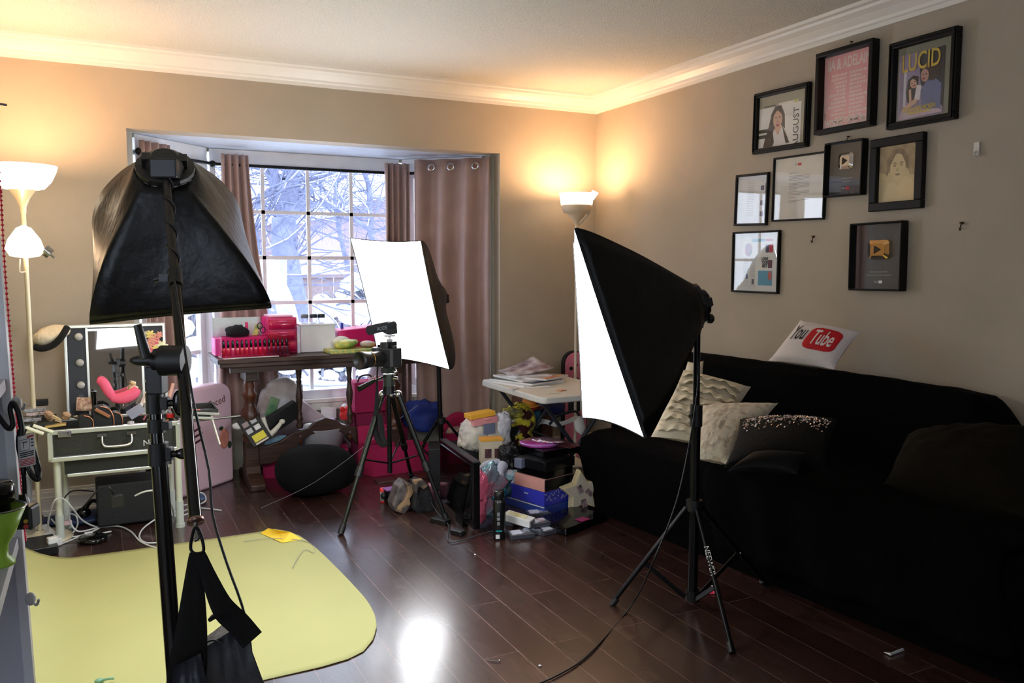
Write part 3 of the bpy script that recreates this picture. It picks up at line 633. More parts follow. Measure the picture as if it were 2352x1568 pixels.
# corner lamp
X0, Y0 = 2.735, 4.55
zc = lambda py: aY(1320, py, Y0).z
l2 = T('floor_lamp', 'cream floor lamp with a glowing cup shade in the room corner', 'floor lamp', (X0, Y0, 0), local=True)
MB().lathe([(.02, 0), (.098, 0), (.10, .012), (.085, .025), (.03, .035), (.014, .05)], (0, 0, 0), 28).build('base', LMW, l2)
MB().cyl((0, 0, .04), (0, 0, zc(515)), .009).build('pole', LMW, l2); MB().cyl((.03, -.02, .35), (.03, -.02, zc(560)), .005).build('pole', LMW, l2)
MB().lathe([(.012, zc(518)), (.018, zc(508)), (.05, zc(497)), (.055, zc(492)), (.08, zc(489)), (.095, zc(480)), (.097, zc(470))], (0, 0, 0), 28).build('cup_holder', m((236, 210, 176), .5, name='lamp_cream'), l2)
MB().lathe([(.098, zc(471)), (.104, zc(455)), (.110, zc(444)), (.106, zc(444)), (.094, zc(470)), (.0, zc(471))], (0, 0, 0), 32).build('cup_shade', SHD, l2, label='glowing white glass cup')
ru = lambda a, z: (a * _R.x, a * _R.y, z)
MB().tube([ru(.0, zc(520)), ru(.06, zc(500)), ru(.09, zc(480)), ru(.10, zc(452))], .006, 8).build('gooseneck', LMW, l2)
MB().lathe([(.012, -.02), (.022, .03), (.018, .03), (.008, -.018)], ru(.105, zc(450)), 16, Euler((.2, .35, 0)).to_matrix()).build('reading_shade', SHD, l2, label='small glowing reading shade')
MB().ell((.03, -.03, zc(695)), (.03, .03, .055), 14, 10).ell((.02, -.03, zc(735)), (.018, .018, .03), 12, 8).build('side_fitting', LMW, l2)
pt(l2, (0, 0, zc(452)), P_LAMP_R)
# ================================================================== YELLOW BACKDROP PAPER
YEL = m((174, 173, 112), .65, 0, .05, 12, .02, vs=3, name='yellow_seamless_paper')
_out = [(.856, 2.80, 2.75), (.8, 2.66, 3.40)]
def y_far(x):
    if x < .70: return 4.03
    return 4.03 - 1.13 * ((x - .70) / .175) ** 1.6
def y_near(x):
    if x < .5: return 2.555 - .05 * (.5 - x)
    return 2.555 + .33 * ((x - .5) / .375) ** 2.6
_YF = [(-9, 4.03), (.66, 4.04), (.725, 4.06), (.78, 3.99), (.822, 3.87), (.848, 3.65), (.869, 3.29), (.876, 3.0)]
_YN = [(-9, 2.30), (-.1, 2.50), (.42, 2.552), (.6, 2.555), (.688, 2.569), (.749, 2.60), (.805, 2.671), (.847, 2.766), (.868, 2.87), (.876, 3.0)]
def _ip(T_, x):
    for (a, p), (c, q) in zip(T_, T_[1:]):
        if x <= c: return p + (q - p) * max(0, x - a) / (c - a)
    return T_[-1][1]
y_far = lambda x: _ip(_YF, x); y_near = lambda x: _ip(_YN, x)
def ypap(u, v):
    x = -1.0 + 1.875 * (1 - (1 - u) ** 1.5)
    y0, y1 = y_near(min(x, .875)), y_far(min(x, .875)); y = y0 + (y1 - y0) * v
    z = .003 + (1.9 * (-.12 - x) ** 2 if x < -.12 else 0)
    z += .008 * max(0, (x - .72) / .15) ** 2
    return V((x, y, z + .003 * noise.noise(V((x * 3, y * 2, 0)))))
yp = T('backdrop_paper', 'large sheet of yellow backdrop paper spread over the dark floor', 'backdrop', (.2, 3.2, 0))
MB().grid(ypap, 60, 40).build('paper_sheet', YEL, yp, solid=.002)
cA, cB, cC, cD, cE = fl(598, 1224, .006), fl(616, 1213, .03), fl(668, 1222, .034), fl(694, 1238, .006), fl(648, 1246, .006)
MB().add([cA, cB, cC, cD, cE, fl(640, 1222, .012)], [(0, 1, 5), (0, 5, 4), (1, 2, 5), (5, 2, 4), (2, 3, 4)]).build('folded_corner', m((240, 206, 60), .6, name='yellow_paper_back'), yp, solid=.002)
def thing_tube(name, label, cat, pts, r, mat, n=6, sm=6, group=None):
    return tag(MB().tube(pts, r, n, sm).build(name, mat), label, cat, group)
thing_tube('thin_wire', 'thin pale earphone wire looping over the right edge of the yellow paper', 'wire', [fl(560, 1243, .008), fl(620, 1236, .012), fl(690, 1240, .012), fl(718, 1252, .01), fl(722, 1270, .008), fl(700, 1262, .012), fl(682, 1285, .008), fl(672, 1305, .008)], .0014, m((150, 150, 140), .5, name='grey_wire'))
thing_tube('fishing_line', 'thin grey line strung low past the black pouf', 'line', [aY(960, 930, 4.2), aY(880, 990, 4.25), aY(780, 1068, 4.3), aY(700, 1120, 4.36), fl(600, 1166, .004)], .0012, m((120, 120, 125), .4, name='line_grey'))
tag(MB().tube([fl(1120, 1516, .004), fl(1146, 1518, .004)], .0014, 6, 1).ell(fl(1147, 1517, .005), (.004, .004, .004), 8, 6).build('pin', CHR), 'loose metal pin lying on the floor near the front', 'pin')
for i, (x, y) in enumerate(((1240, 1528), (1091, 1273))):
    tag(MB().ell(fl(x, y, .003), (.005, .005, .003), 8, 6).build('bead', WHT), ['tiny white bead on the floor by the front cord', 'tiny white bead on the floor in front of the dark screen'][i], 'bead')
# ================================================================== WHITE BOOKCASE AT LEFT
SHW = m((206, 204, 212), .45, 0, .03, 50, .03, name='white_laminate')
bk = T('bookcase', 'tall white bookcase at the left edge, only its side and shelf ends in view', 'bookcase', (-.35, 1.2, 0))
tp, bt_ = aY(10, 690, 1.5), aY(80, 1568, 1.5); sl = (bt_.x - tp.x) / (bt_.z - tp.z)
xe = lambda z: tp.x + sl * (z - tp.z)
ZT = 1.62
def slab(b, xa, xb, y0, y1, z0, z1):  # panel whose right edge follows the lean
    q = [(xe(z0) - xa, z0), (xe(z0) - xb, z0), (xe(z1) - xb, z1), (xe(z1) - xa, z1)]
    vs = [V((x, y, z)) for y in (y0, y1) for x, z in q]
    b.add(vs, [(0, 1, 2, 3), (7, 6, 5, 4), (0, 4, 5, 1), (1, 5, 6, 2), (2, 6, 7, 3), (3, 7, 4, 0)], False)
b = MB(); slab(b, .34, .0135, 1.5, 1.52, 0, ZT); b.build('side_panel', SHW, bk)
b = MB(); slab(b, .0135, .0, 1.488, 1.52, 0, ZT); b.build('edge_strip', m((236, 236, 240), .4, name='edge_white'), bk, bevel=.001)
b = MB(); slab(b, .36, .34, .7, 1.52, 0, ZT); b.build('back_panel', SHW, bk)
zs1 = aY(38, 1229, 1.5).z; zs2 = aY(8, 868, 1.5).z
for z in (zs1, zs2, zs1 - .36):
    b = MB(); slab(b, .34, .006, .7, 1.5, z - .018, z); b.build('shelf', SHW, bk, bevel=.001)
for i, (y) in enumerate((925, 1155, 1375)):
    p = aY([44, 62, 76][i] - 6, y, 1.485); q = MB().ell(p, (.008, .006, .011), 12, 8).tube([p, p + V((.008, -.004, -.01)), p + V((.012, -.008, 0))], .0022, 6)
    tag(q.build('adhesive_hook', WHT), ['small white adhesive hook high on the bookcase edge', 'small white adhesive hook midway down the bookcase edge', 'small white adhesive hook low on the bookcase edge'][i], 'hook')
# lime bowl with a black round thing
GRN = m((150, 190, 60), .35, name='lime_enamel'); p = aY(-24, 1135, 1.36)
bw = T('lime_cup', 'lime green flared cup on the bookcase shelf', 'cup', (aY(-10, 1135, 1.36).x, p.y, zs1), local=True)
hh = .083
MB().lathe([(.0, .0), (.020, 0), (.020, .005), (.012, .012), (.012, .028), (.022, .045), (.037, hh), (.035, hh), (.020, .046), (.0, .036)], (0, 0, 0), 32).build('bowl', GRN, bw)
MB().lathe([(.0355, hh - .002), (.038, hh), (.0355, hh + .002), (.034, hh)], (0, 0, 0), 32).build('rim', STL, bw)
tag(MB(True).lathe([(0, 0), (.018, 0), (.02, .006), (.02, .05), (.026, .052), (.026, .075), (.022, .08), (0, .081)], (aY(-14, 1135, 1.36).x, p.y, zs1 + .040), 24).build('capped_stick', BLKG), 'glossy black capped stick standing in the lime green cup', 'brush')
# navy tray
pt_ = [aY(-60, 1560, 1.3), aY(36, 1412, 1.40)]
bt2 = MB(); zt = pt_[1].z
R = Euler((0, math.radians(4), math.radians(-14))).to_matrix()
c = V((pt_[1].x - .16, pt_[1].y - .12, zs1 - .35 + .06))
tr = T('tray', 'navy blue tray with a pale rim on the lower bookcase shelf', 'tray', (c.x, c.y, zs1 - .36), local=True)
MB().prism(rrect(.3, .24, .03), -.004, .004, Euler((0, 0, -.2)).to_matrix().to_4x4() @ Matrix.Translation((.0, 0, .035))).build('tray_base', m((25, 32, 95), .3, name='navy_enamel'), tr)
P = [V((x, y, .055)) for x, y in rrect(.32, .26, .04)]; Rr = Euler((0, 0, -.2)).to_matrix()
b = MB().tube([Rr @ q for q in P], .004, 6, 1, True); b.build('rim', m((200, 205, 225), .3, name='pale_rim'), tr)
b = MB(); b.grid(lambda u, v: Rr @ V((rrect(.3 + .02 * v, .24 + .02 * v, .03 + .01 * v)[int(u * 24) % 24] + (.035 + .02 * v,))), 24, 2, True, True); b.build('tray_wall', m((30, 40, 120), .3, name='navy_enamel_b'), tr)
for z in (.0,):
    tag(MB().cyl((c.x, c.y, zs1 - .36), (c.x, c.y, zs1 - .36 + .03), .05).build('tin', STL), 'round tin under the navy blue tray', 'tin')
# hanging black cord with warning tag and plug
hc = T('plug_cord', 'black appliance cord with a printed warning tag, hung on the bookcase edge', 'cord', aD(60, 1180, 1.42))
D_ = 1.262
MB().tube([aD(-30, 920, D_), aD(0, 960, D_), aD(20, 984, D_), aD(30, 972, D_), aD(24, 940, D_), aD(30, 925, D_), aD(42, 945, D_), aD(50, 985, D_), aD(46, 1000, D_)], .0042, 8).build('cord', BLK, hc)
MB().tube([aD(46, 985, D_), aD(42, 1020, D_), aD(50, 1060, D_), aD(56, 1100, D_), aD(57, 1140, D_)], .0036, 8).build('cord', BLK, hc)
for k in range(4):
    MB().tube([aD(52 + 2 * k, 985, D_ + .01 * k), aD(50, 1030, D_ + .01 * k), aD(68 + 6 * k, 1088 + 4 * k, D_), aD(88 + k, 1102 - 6 * k, D_ + .004), aD(78 + 3 * k, 1060, D_), aD(60 + 3 * k, 1000, D_)], .0026, 6).build('cord_loop', m((30, 30, 34), .35, name='cord_grey'), hc)
tg = [aD(41, 1003, D_ - .02), aD(79, 993, D_ - .02), aD(82, 1066, D_ - .02), aD(44, 1074, D_ - .02)]
tgp = MB().grid(lambda u, v: tg[0].lerp(tg[1], u).lerp(tg[3].lerp(tg[2], u), v) + V((0, -.003 * math.sin(u * PI), 0)), 6, 6).build('warning_tag', PAP, hc, solid=.0006, label='white paper warning tag')
def tq(u0, u1, v0, v1, b, lift=.0045):
    f = lambda u, v: tg[0].lerp(tg[1], u).lerp(tg[3].lerp(tg[2], u), v) + V((0, -.003 * math.sin(u * PI) - .0008, 0))
    b.grid(lambda u, v: f(u0 + (u1 - u0) * u, v0 + (v1 - v0) * v), 4, 1)
RED = m((205, 40, 45), .6, name='print_red'); INK = m((30, 30, 34), .7, name='print_black')
b = MB()
tq(.55, .95, .04, .10, b); b.build('red_heading', RED, hc); b = MB()
for i in range(5): tq(.08, .94, .74 + i * .047, .765 + i * .047, b)
b.build('red_print', RED, hc)
b = MB()
for i in range(3): tq(.08, .92, .53 + i * .06, .565 + i * .06, b)
for a in ((.1, .7, .12, .135), (.1, .7, .47, .485), (.1, .125, .12, .48), (.68, .7, .12, .48), (.25, .55, .2, .23), (.3, .34, .2, .4), (.78, .92, .15, .2), (.78, .92, .26, .3), (.78, .92, .36, .4)): tq(*a, b)
b.build('black_print', INK, hc)
pc = aD(61, 1185, D_)
MB().box(pc, (.028, .03, .035), -.4).cyl(pc + V((-.003, 0, .016)), pc + V((-.004, 0, .035)), .007, .005).build('plug_body', BLK, hc, bevel=.004)
MB().cyl(pc + V((0, -.014, -.003)), pc + V((0, -.019, -.003)), .003).build('test_button', m((225, 170, 60), .4, name='amber_button'), hc)
MB().cyl(pc + V((0, -.014, -.011)), pc + V((0, -.019, -.011)), .0035).build('reset_button', m((190, 30, 40), .4, name='red_button'), hc)
# red bead garland
gl = MB(); _g0 = aD(-6, 330, 1.7); gp = catmull([V((_g0.x, _g0.y, 2.395)), _g0, aD(2, 450, 1.7), aD(10, 600, 1.7), aD(22, 760, 1.7), aD(33, 900, 1.7), aD(42, 1030, 1.7), aD(50, 1150, 1.7), aD(58, 1240, 1.7)], 26)
gl.tube(gp, .0012, 5, 1)
for p_ in gp[::2]: gl.ell(p_, (.0034, .003, .0026), 6, 4)
tag(gl.build('bead_garland', m((205, 25, 60), .35, name='red_beads')), 'thin red beaded garland hanging in front of the bookcase', 'garland')
thing_tube('pencil', 'dark pointed stick poking into view at the upper left edge', 'stick', [aD(-30, 238, 1.5), aD(2, 239, 1.5), aD(15, 241, 1.5)], .0022, m((45, 40, 50), .4, name='dark_stick'), 6, 1)
b = MB(True).lathe([(.0, 0), (.085, 0), (.095, .28), (.098, .285), (.09, .285), (.08, .01), (0, .01)], fl(28, 1225), 28); tag(b.build('waste_bin', m((215, 220, 225), .4, name='bin_white')), 'white bin on the floor just behind the bookcase', 'bin')
b = MB(); rp = [(fl(70, 1500, .006)), fl(84, 1525, .008), fl(78, 1540, .006), fl(100, 1590, .006), fl(60, 1620, .006), fl(66, 1530, .006)]
b.add(rp + [q + V((0, 0, .002)) for q in rp], [(0, 1, 2, 3, 4, 5)[::-1], (6, 7, 8, 9, 10, 11)] + [(i, (i + 1) % 6, 6 + (i + 1) % 6, 6 + i) for i in range(6)])
tag(b.build('wrapping_paper', m((190, 30, 60), .4, name='red_foil_paper')), 'torn piece of red wrapping paper at the lower left, on the yellow sheet', 'paper')
b = MB().tube([fl(262, 1557, .02), fl(250, 1558, .022), fl(238, 1561, .018)], .004, 8).ell(fl(228, 1563, .014), (.014, .01, .008)); tag(b.build('spoon', m((120, 165, 130), .4, name='mint_green')), 'small mint green spoon at the bottom edge on the yellow sheet', 'spoon')
# ================================================================== MAKEUP CASE
CASE = m((38, 38, 32), .55, 0, .2, 120, .1, name='black_case_panel'); ALU = m((205, 208, 200), .32, .55, name='brushed_aluminium')
cx0, cx1, cy0, cy1 = -.215, .325, 4.25, 4.56; cz0, cz1 = .405, .530
mk = T('makeup_train_case', 'black and silver rolling makeup case open on white legs, mirror lid raised', 'makeup case', (.05, 4.4, 0))
b = MB(); b.bb(cx0 + .008, cx1 - .008, cy0 + .008, cy0 + .018, cz0, cz1).bb(cx0 + .008, cx1 - .008, cy1 - .018, cy1, cz0, cz1).bb(cx0 + .008, cx0 + .02, cy0, cy1, cz0, cz1).bb(cx1 - .02, cx1 - .008, cy0, cy1, cz0, cz1).bb(cx0 + .01, cx1 - .01, cy0 + .01, cy1 - .01, cz0, cz0 + .012).bb(cx0 + .02, cx1 - .02, cy0 + .02, cy1 - .02, cz1 - .04, cz1 - .03)
b.build('case_body', CASE, mk)
b = MB()
for z in (cz0, cz1): 
    for y in (cy0, cy1): b.box(((cx0 + cx1) / 2, y, z), (cx1 - cx0, .022, .022))
    for x in (cx0, cx1): b.box((x, (cy0 + cy1) / 2, z), (.022, cy1 - cy0, .022))
for x in (cx0, cx1):
    for y in (cy0, cy1): b.box((x, y, (cz0 + cz1) / 2), (.022, .022, cz1 - cz0))
b.build('aluminium_edging', ALU, mk, bevel=.004)
b = MB().bb(cx0 + .05, cx1 - .03, cy0 + .05, cy1 - .03, cz0 - .085, cz0 - .006); b.build('lower_tray', m((26, 26, 24), .6, name='case_dark'), mk)
b = MB().box(((cx0 + cx1) / 2 + .01, cy0 + .05, cz0 - .09), (cx1 - cx0 - .1, .016, .016)).build('tray_rail', ALU, mk, bevel=.003)
hx = aY(270, 1030, 4.24).x
b = MB().tube([(hx - .062, cy0 - .012, cz1 - .035), (hx - .062, cy0 - .022, cz1 - .06), (hx - .05, cy0 - .03, cz1 - .078), (hx, cy0 - .03, cz1 - .082), (hx + .05, cy0 - .03, cz1 - .078), (hx + .062, cy0 - .022, cz1 - .06), (hx + .062, cy0 - .012, cz1 - .035)], .007, 8)
b.box((hx - .062, cy0 - .008, cz1 - .028), (.04, .016, .016)).box((hx + .062, cy0 - .008, cz1 - .028), (.04, .016, .016)); b.build('handle', CHR, mk)
MB().box((cx0 + .06, cy0 - .01, cz1 - .008), (.055, .014, .03)).box((cx0 + .06, cy0 - .016, cz1 - .004), (.03, .01, .02)).build('latch', CHR, mk, bevel=.003)
MB().box((cx1 - .08, cy0 - .01, cz1 - .008), (.055, .014, .03)).build('latch', CHR, mk, bevel=.003)
text('NYX', .04, WHT, mk, (aY(345, 1017, 4.25).x + .01, cy0 + .006, aY(345, 1017, 4.25).z), (1, 0, 0), (0, 0, 1), label='white letters')
for x, y in ((cx0 + .02, cy0 + .06), (cx1 + .0, cy0 + .06), (cx0 + .04, cy1 - .02), (cx1 - .02, cy1 - .02)):
    b = MB().cyl((x, y, .012), (x, y, cz0), .0155).build('leg', m((214, 216, 198), .35, .2, name='pale_leg_tube'), mk)
    MB().cyl((x, y, .0), (x, y, .13), .0185).cyl((x, y, 0), (x, y, .02), .022).build('foot_sleeve', m((190, 196, 186), .4, name='leg_sleeve'), b)
# lid with mirror
lz0, lz1, ly = cz1 - .02, .985, 4.575
Lc = lambda x, z, o=0: V((x, ly - .01 + .105 * (z - lz0) - o, z))
xl0, xl1 = -.145, .30
def lidbox(b, x0, x1, z0, z1, o0, o1):
    vs = [Lc(x, z, o) for o in (o0, o1) for x, z in ((x0, z0), (x1, z0), (x1, z1), (x0, z1))]
    b.add(vs, [(3, 2, 1, 0), (4, 5, 6, 7), (0, 1, 5, 4), (1, 2, 6, 5), (2, 3, 7, 6), (3, 0, 4, 7)], False)
b = MB(); lidbox(b, xl0, xl1, lz0, lz1, -.05, 0); ld = b.build('mirror_lid', m((36, 38, 46), .5, name='lid_lining'), mk)
b = MB()
for a in ((xl0 - .008, xl0 + .006, lz0, lz1), (xl1 - .006, xl1 + .008, lz0, lz1), (xl0 - .008, xl1 + .008, lz1 - .008, lz1 + .008)): lidbox(b, *a, -.05, .016)
b.build('lid_frame', ALU, ld, bevel=.003)
mx0, mx1 = aY(205, 870, ly).x, aY(328, 870, ly).x
MIR = m((235, 235, 235), .02, 1, var=0, name='mirror_silver')
b = MB(); lidbox(b, mx0, mx1, lz0 + .02, lz1 - .02, 0, .004); b.build('mirror', MIR, ld, label='silvered mirror')
b = MB()
for a in ((mx0 - .008, mx0 + .002, lz0 + .01, lz1 - .008), (mx1 - .002, mx1 + .008, lz0 + .01, lz1 - .008), (mx0, mx1, lz1 - .024, lz1 - .012)): lidbox(b, *a, 0, .010)
b.build('mirror_frame', ALU, ld)
for x in (aY(185, 870, ly).x, aY(342, 870, ly).x):
    for pz in (774, 833, 884):
        p_ = aY(185, pz, ly); MB().ell(Lc(x, p_.z, .012), (.019, .016, .019), 16, 10).build('bulb', m((190, 188, 180), .15, coat=.5, name='unlit_bulb'), ld)
b = MB(); p_ = aY(190, 911, ly); lidbox(b, mx0 - .05, mx0 - .03, p_.z - .012, p_.z + .012, 0, .006); b.build('switch', m((70, 72, 80), .4, name='switch_grey'), ld)
# side trays fanned out at each end
for i, (x, z, lab) in enumerate(((cx0 - .08, cz1 + .015, 'left'), (cx1 + .09, cz1 + .02, 'right'))):
    b = MB(); b.bb(x - .10, x + .10, cy0 + .02, cy0 + .25, z, z + .006)
    for a in ((x - .1, x + .1, cy0 + .02, cy0 + .026), (x - .1, x + .1, cy0 + .244, cy0 + .25), (x - .1, x - .094, cy0 + .02, cy0 + .25), (x + .094, x + .1, cy0 + .02, cy0 + .25)): b.bb(*a, z, z + .03)
    b.build('tray', CASE, mk)
    s = -1 if i == 0 else 1
    MB().box((x + s * .02, cy0 - .005, z - .004), (.11, .01, .012), Euler((0, .12 * s, 0)).to_matrix()).box((x + s * .05, cy0 + .012, z + .012), (.11, .01, .012), Euler((0, .12 * s, 0)).to_matrix()).build('hinge_arm', ALU, mk, bevel=.002)
zt = cz1 + .02
# cap on the lid corner
cp = T('knit_hat', 'cream soft cap with a black band perched on the mirror lid corner', 'cap', aY(120, 780, 4.55))
p_ = aY(118, 768, 4.53)
MB().ell(p_, (.085, .07, .038), 24, 12, Euler((.2, -.35, 0)).to_matrix(), fn=lambda q: q + V((0, 0, .012 * noise.noise(q * 22)))).build('cap_crown', m((236, 220, 190), .9, 0, .5, 60, name='cream_fleece'), cp)
MB().tube([aY(78, 796, 4.47), aY(98, 800, 4.46), aY(122, 792, 4.46), aY(140, 775, 4.46), aY(154, 752, 4.50)], lambda t: .016, 10).build('black_band', m((16, 15, 15), .95, 0, .6, 120, name='black_fleece'), cp)
# flowers
fw = T('flower_bunch', 'bunch of pink and yellow artificial flowers on the top right lid corner', 'flowers', aY(352, 800, 4.5))
rnd = random.Random(4); FP = [m((240, 170, 150), .7, name='petal_pink'), m((248, 226, 140), .7, name='petal_yellow'), m((236, 120, 140), .7, name='petal_rose'), m((244, 240, 200), .7, name='petal_cream')]
for (x, y, r, k) in ((345, 768, .022, 1), (352, 778, .024, 0), (360, 786, .02, 2), (345, 788, .022, 0), (371, 794, .028, 3), (358, 800, .022, 1), (349, 806, .02, 2), (366, 768, .016, 0)):
    c_ = aY(x, y, 4.49); b = MB()
    for ring, nn, tl in ((1, 7, .9), (.65, 6, .5), (.3, 4, .2)):
        for j in range(nn):
            a = 2 * PI * j / nn + ring * 2; d = V((math.cos(a) * tl, -.5, math.sin(a) * tl)).normalized()
            b.ell(c_ + d * r * ring * .8, (r * .42, r * .2, r * .42), 8, 5, Matrix(frame3(d)).transposed())
    b.build('flower', FP[k], fw)
MB().tube([aY(350, 800, 4.5), aY(360, 830, 4.52), aY(356, 880, 4.53), aY(352, 940, 4.5)], .003, 6).build('stem', m((70, 110, 50), .6, name='stem_green'), fw)
# contents of the case
def simple(name, label, cat, b, mat, **k):
    g = k.pop('group', None); return tag(b.build(name, mat, **k), label, cat, g)
PKB = m((242, 95, 130), .6, 0, .1, 40, name='neon_pink_fabric')
b = MB(True).tube([aY(226, 872, 4.34), aY(238, 880, 4.33), aY(250, 900, 4.33), aY(262, 916, 4.33)], lambda t: .015 + .008 * math.sin(PI * t), 14).tube([aY(256, 914, 4.33), aY(280, 914, 4.33), aY(304, 905, 4.33), aY(316, 892, 4.33)], lambda t: .017 + .012 * math.sin(PI * t), 14)
simple('makeup_sponge_cloth', 'bright pink folded microfibre cloth bent in an L shape before the vanity mirror', 'cloth', b, PKB)
bg_ = T('cosmetic_bag', 'black cosmetic bag with rose gold piping, open on the makeup case', 'bag', aY(225, 985, 4.30))
ROSE = m((205, 140, 105), .28, .7, name='rose_gold')
for i, (x0, x1, yt, yb) in enumerate(((180, 215, 955, 990), (212, 262, 935, 988), (255, 282, 950, 988))):
    a0, a1 = aY(x0, yb, 4.27 + .02 * i), aY(x1, yb, 4.27 + .02 * i); tz = aY(x0, yt, 4.27).z
    L = a1.x - a0.x
    poly = [(a0.x, zt - .02), (a1.x, zt - .02), (a1.x, zt + (tz - zt) * .3), (a1.x - L * .15, zt + (tz - zt) * .8), (a1.x - L * .45, tz), (a0.x + L * .1, tz - .003), (a0.x, zt + (tz - zt) * .7)]
    MX = Matrix.Translation((0, 4.34 + .02 * i, 0)) @ Matrix.Rotation(PI / 2, 4, 'X')
    b = MB().prism(poly, 0, .07, MX); b.build('compartment', m((15, 15, 17), .6, name='bag_black'), bg_, bevel=.006)
    MB().tube([V((a1.x - L * .6, 4.266 + .02 * i, tz)), V((a1.x - L * .2, 4.266 + .02 * i, zt + (tz - zt) * .8)), V((a1.x, 4.266 + .02 * i, zt + (tz - zt) * .3)), V((a1.x, 4.266 + .02 * i, zt - .02))], .0028, 6).build('piping', ROSE, bg_)
MB().box(aY(236, 948, 4.27), (.07, .02, .014), Euler((0, .6, 0)).to_matrix()).build('gold_flap', ROSE, bg_, bevel=.002)
simple('palette_box', 'open tan eyeshadow palette propped behind the black cosmetic bag', 'palette', MB().box(aY(198, 928, 4.44), (.085, .008, .065), Euler((-.3, .1, 0)).to_matrix()).box(aY(198, 928, 4.435), (.07, .004, .05), Euler((-.3, .1, 0)).to_matrix()), m((214, 186, 150), .5, c2=(150, 90, 70), vs=60, name='tan_palette'), bevel=.002)
simple('brush_cylinder', 'short black capped tube standing by the mirror', 'tube', MB().cyl(aY(217, 938, 4.42), aY(215, 902, 4.42), .010, .012).cyl(aY(215, 902, 4.42), aY(215, 898, 4.42), .013), BLKG)
simple('perfume_bottle', 'small pale pink and gold perfume bottle by the mirror', 'bottle', MB(True).lathe([(0, 0), (.02, 0), (.022, .01), (.022, .03), (.012, .036), (.01, .04), (.012, .04), (.012, .055), (.0, .057)], aY(307, 893, 4.46) - V((0, 0, .02)), 18), m((235, 190, 170), .2, coat=.5, c2=(220, 200, 120), vs=40, name='perfume_glass'))
WOODL = m((222, 196, 150), .5, name='pale_wood')
for i, (x0, y0, x1, y1, fer) in enumerate(((110, 948, 138, 962, 1), (108, 955, 140, 966, 1), (112, 962, 142, 970, 0), (150, 950, 180, 962, 1), (148, 960, 178, 955, 0))):
    p0, p1 = aY(x0, y0, 4.30 + .03 * (i % 3)), aY(x1, y1, 4.28 + .03 * (i % 3))
    r_ = T('makeup_brush', 'makeup brush on the fanned tray, ' + ['topmost, pale fluffy head', 'second in the bundle, tapered tan head', 'lowest of the bundle by the white tubes', 'thick head beside the cosmetic bag', 'thin one crossing the black bag edge'][i], 'brush', p0, group='makeup brushes on the makeup case')
    d = (p1 - p0); MB().cyl(p0 + d * .35, p1, .0045, .003).build('brush_handle', WOODL if i != 3 else BLK, r_); MB().cyl(p0 + d * .25, p0 + d * .38, .0075, .006).build('ferrule', ROSE, r_)
    MB(True).ell(p0 + d * .12, (.012, .012, .02), 12, 8, Matrix(frame3(d)).transposed()).build('bristles', m((196, 160, 130), .95, 0, .6, 200, name='bristle_tan'), r_)
for i, (x0, y0, x1, y1) in enumerate(((60, 982, 100, 996), (76, 977, 122, 992))):
    simple('white_tube', ['white cosmetic tube sticking out over the left tray, lower one', 'white cosmetic tube with a yellowed end, upper one on the left tray'][i], 'tube', MB().cyl(aY(x0, y0, 4.22 + .02 * i), aY(x1, y1, 4.22 + .02 * i), .008), m((230, 230, 205), .35, name='white_tube'))
simple('gold_compact', 'flat gold compact lying on the tray beside the brushes', 'compact', MB().box(aY(128, 976, 4.27), (.085, .05, .01), Euler((0, -.06, 0)).to_matrix()), m((210, 180, 110), .3, .6, name='gold_plastic'), bevel=.003)
for i, (x, y, c_) in enumerate(((70, 962, (200, 200, 205)), (85, 948, (225, 200, 195)), (78, 940, (170, 175, 180)))):
    simple('clear_case', ['clear case of small parts on the left tray, lowest of three', 'clear pinkish case on the left tray, middle of three', 'clear grey case on the left tray, top of three'][i], 'case', MB().box(aY(x, y, 4.36), (.09, .06, .016), .1 * i), m(c_, .15, coat=.5, c2=(120, 110, 110), vs=70, name='clear_case_%d' % i), bevel=.003, group='clear cases on the left tray')
simple('power_adapter', 'small black box behind the vanity lid at left', 'box', MB().box(aY(92, 924, 4.6), (.07, .04, .03)), BLK, bevel=.004)
simple('grey_palette', 'grey card palette leaning right of the pink bow', 'palette', MB().box(aY(312, 945, 4.36), (.075, .006, .05), Euler((-.6, -.5, .2)).to_matrix()), m((150, 155, 170), .4, name='grey_card'), bevel=.001)
for i, (x0, y0, x1, y1, c_) in enumerate(((330, 925, 345, 885, (230, 215, 200)), (322, 935, 338, 900, (240, 230, 222)), (385, 925, 398, 880, (214, 160, 140)), (338, 950, 352, 915, (220, 190, 175)), (392, 935, 410, 905, (236, 228, 220)))):
    simple('lipstick_tube', 'slanting cosmetic stick at the right of the case, ' + ['tall cream one', 'short white one', 'dusty rose one behind the stand', 'beige one', 'white one furthest right'][i], 'tube', MB().cyl(aY(x0, y0, 4.38), aY(x1, y1, 4.40), .009, .008), m(c_, .35, name='stick_%d' % i), group='cosmetic sticks at the right of the case')
simple('red_tin', 'small red tin lid on the makeup case behind the stand', 'tin', MB().cyl(aY(392, 958, 4.36), aY(392, 950, 4.36), .018), m((220, 40, 40), .4, name='red_tin'))
simple('bottle_stopper', 'small coral bottle cap near the case front edge', 'cap', MB().ell(aY(190, 987, 4.26), (.012, .01, .008)), m((235, 60, 90), .4, name='coral_cap'))
simple('clear_jar', 'small clear jar with grey contents near the case front edge', 'jar', MB(True).lathe([(0, 0), (.016, 0), (.016, .034), (.012, .038), (0, .04)], aY(301, 985, 4.28), 16), m((170, 168, 170), .12, coat=.6, name='jar_clear'))
PCN = [('coral', (226, 100, 90)), ('cream', (225, 215, 200)), ('brown', (120, 84, 66)), ('black', (40, 40, 46)), ('orange', (236, 150, 70)), ('rosy', (206, 110, 120)), ('grey', (140, 140, 150)), ('tan', (200, 160, 120))]
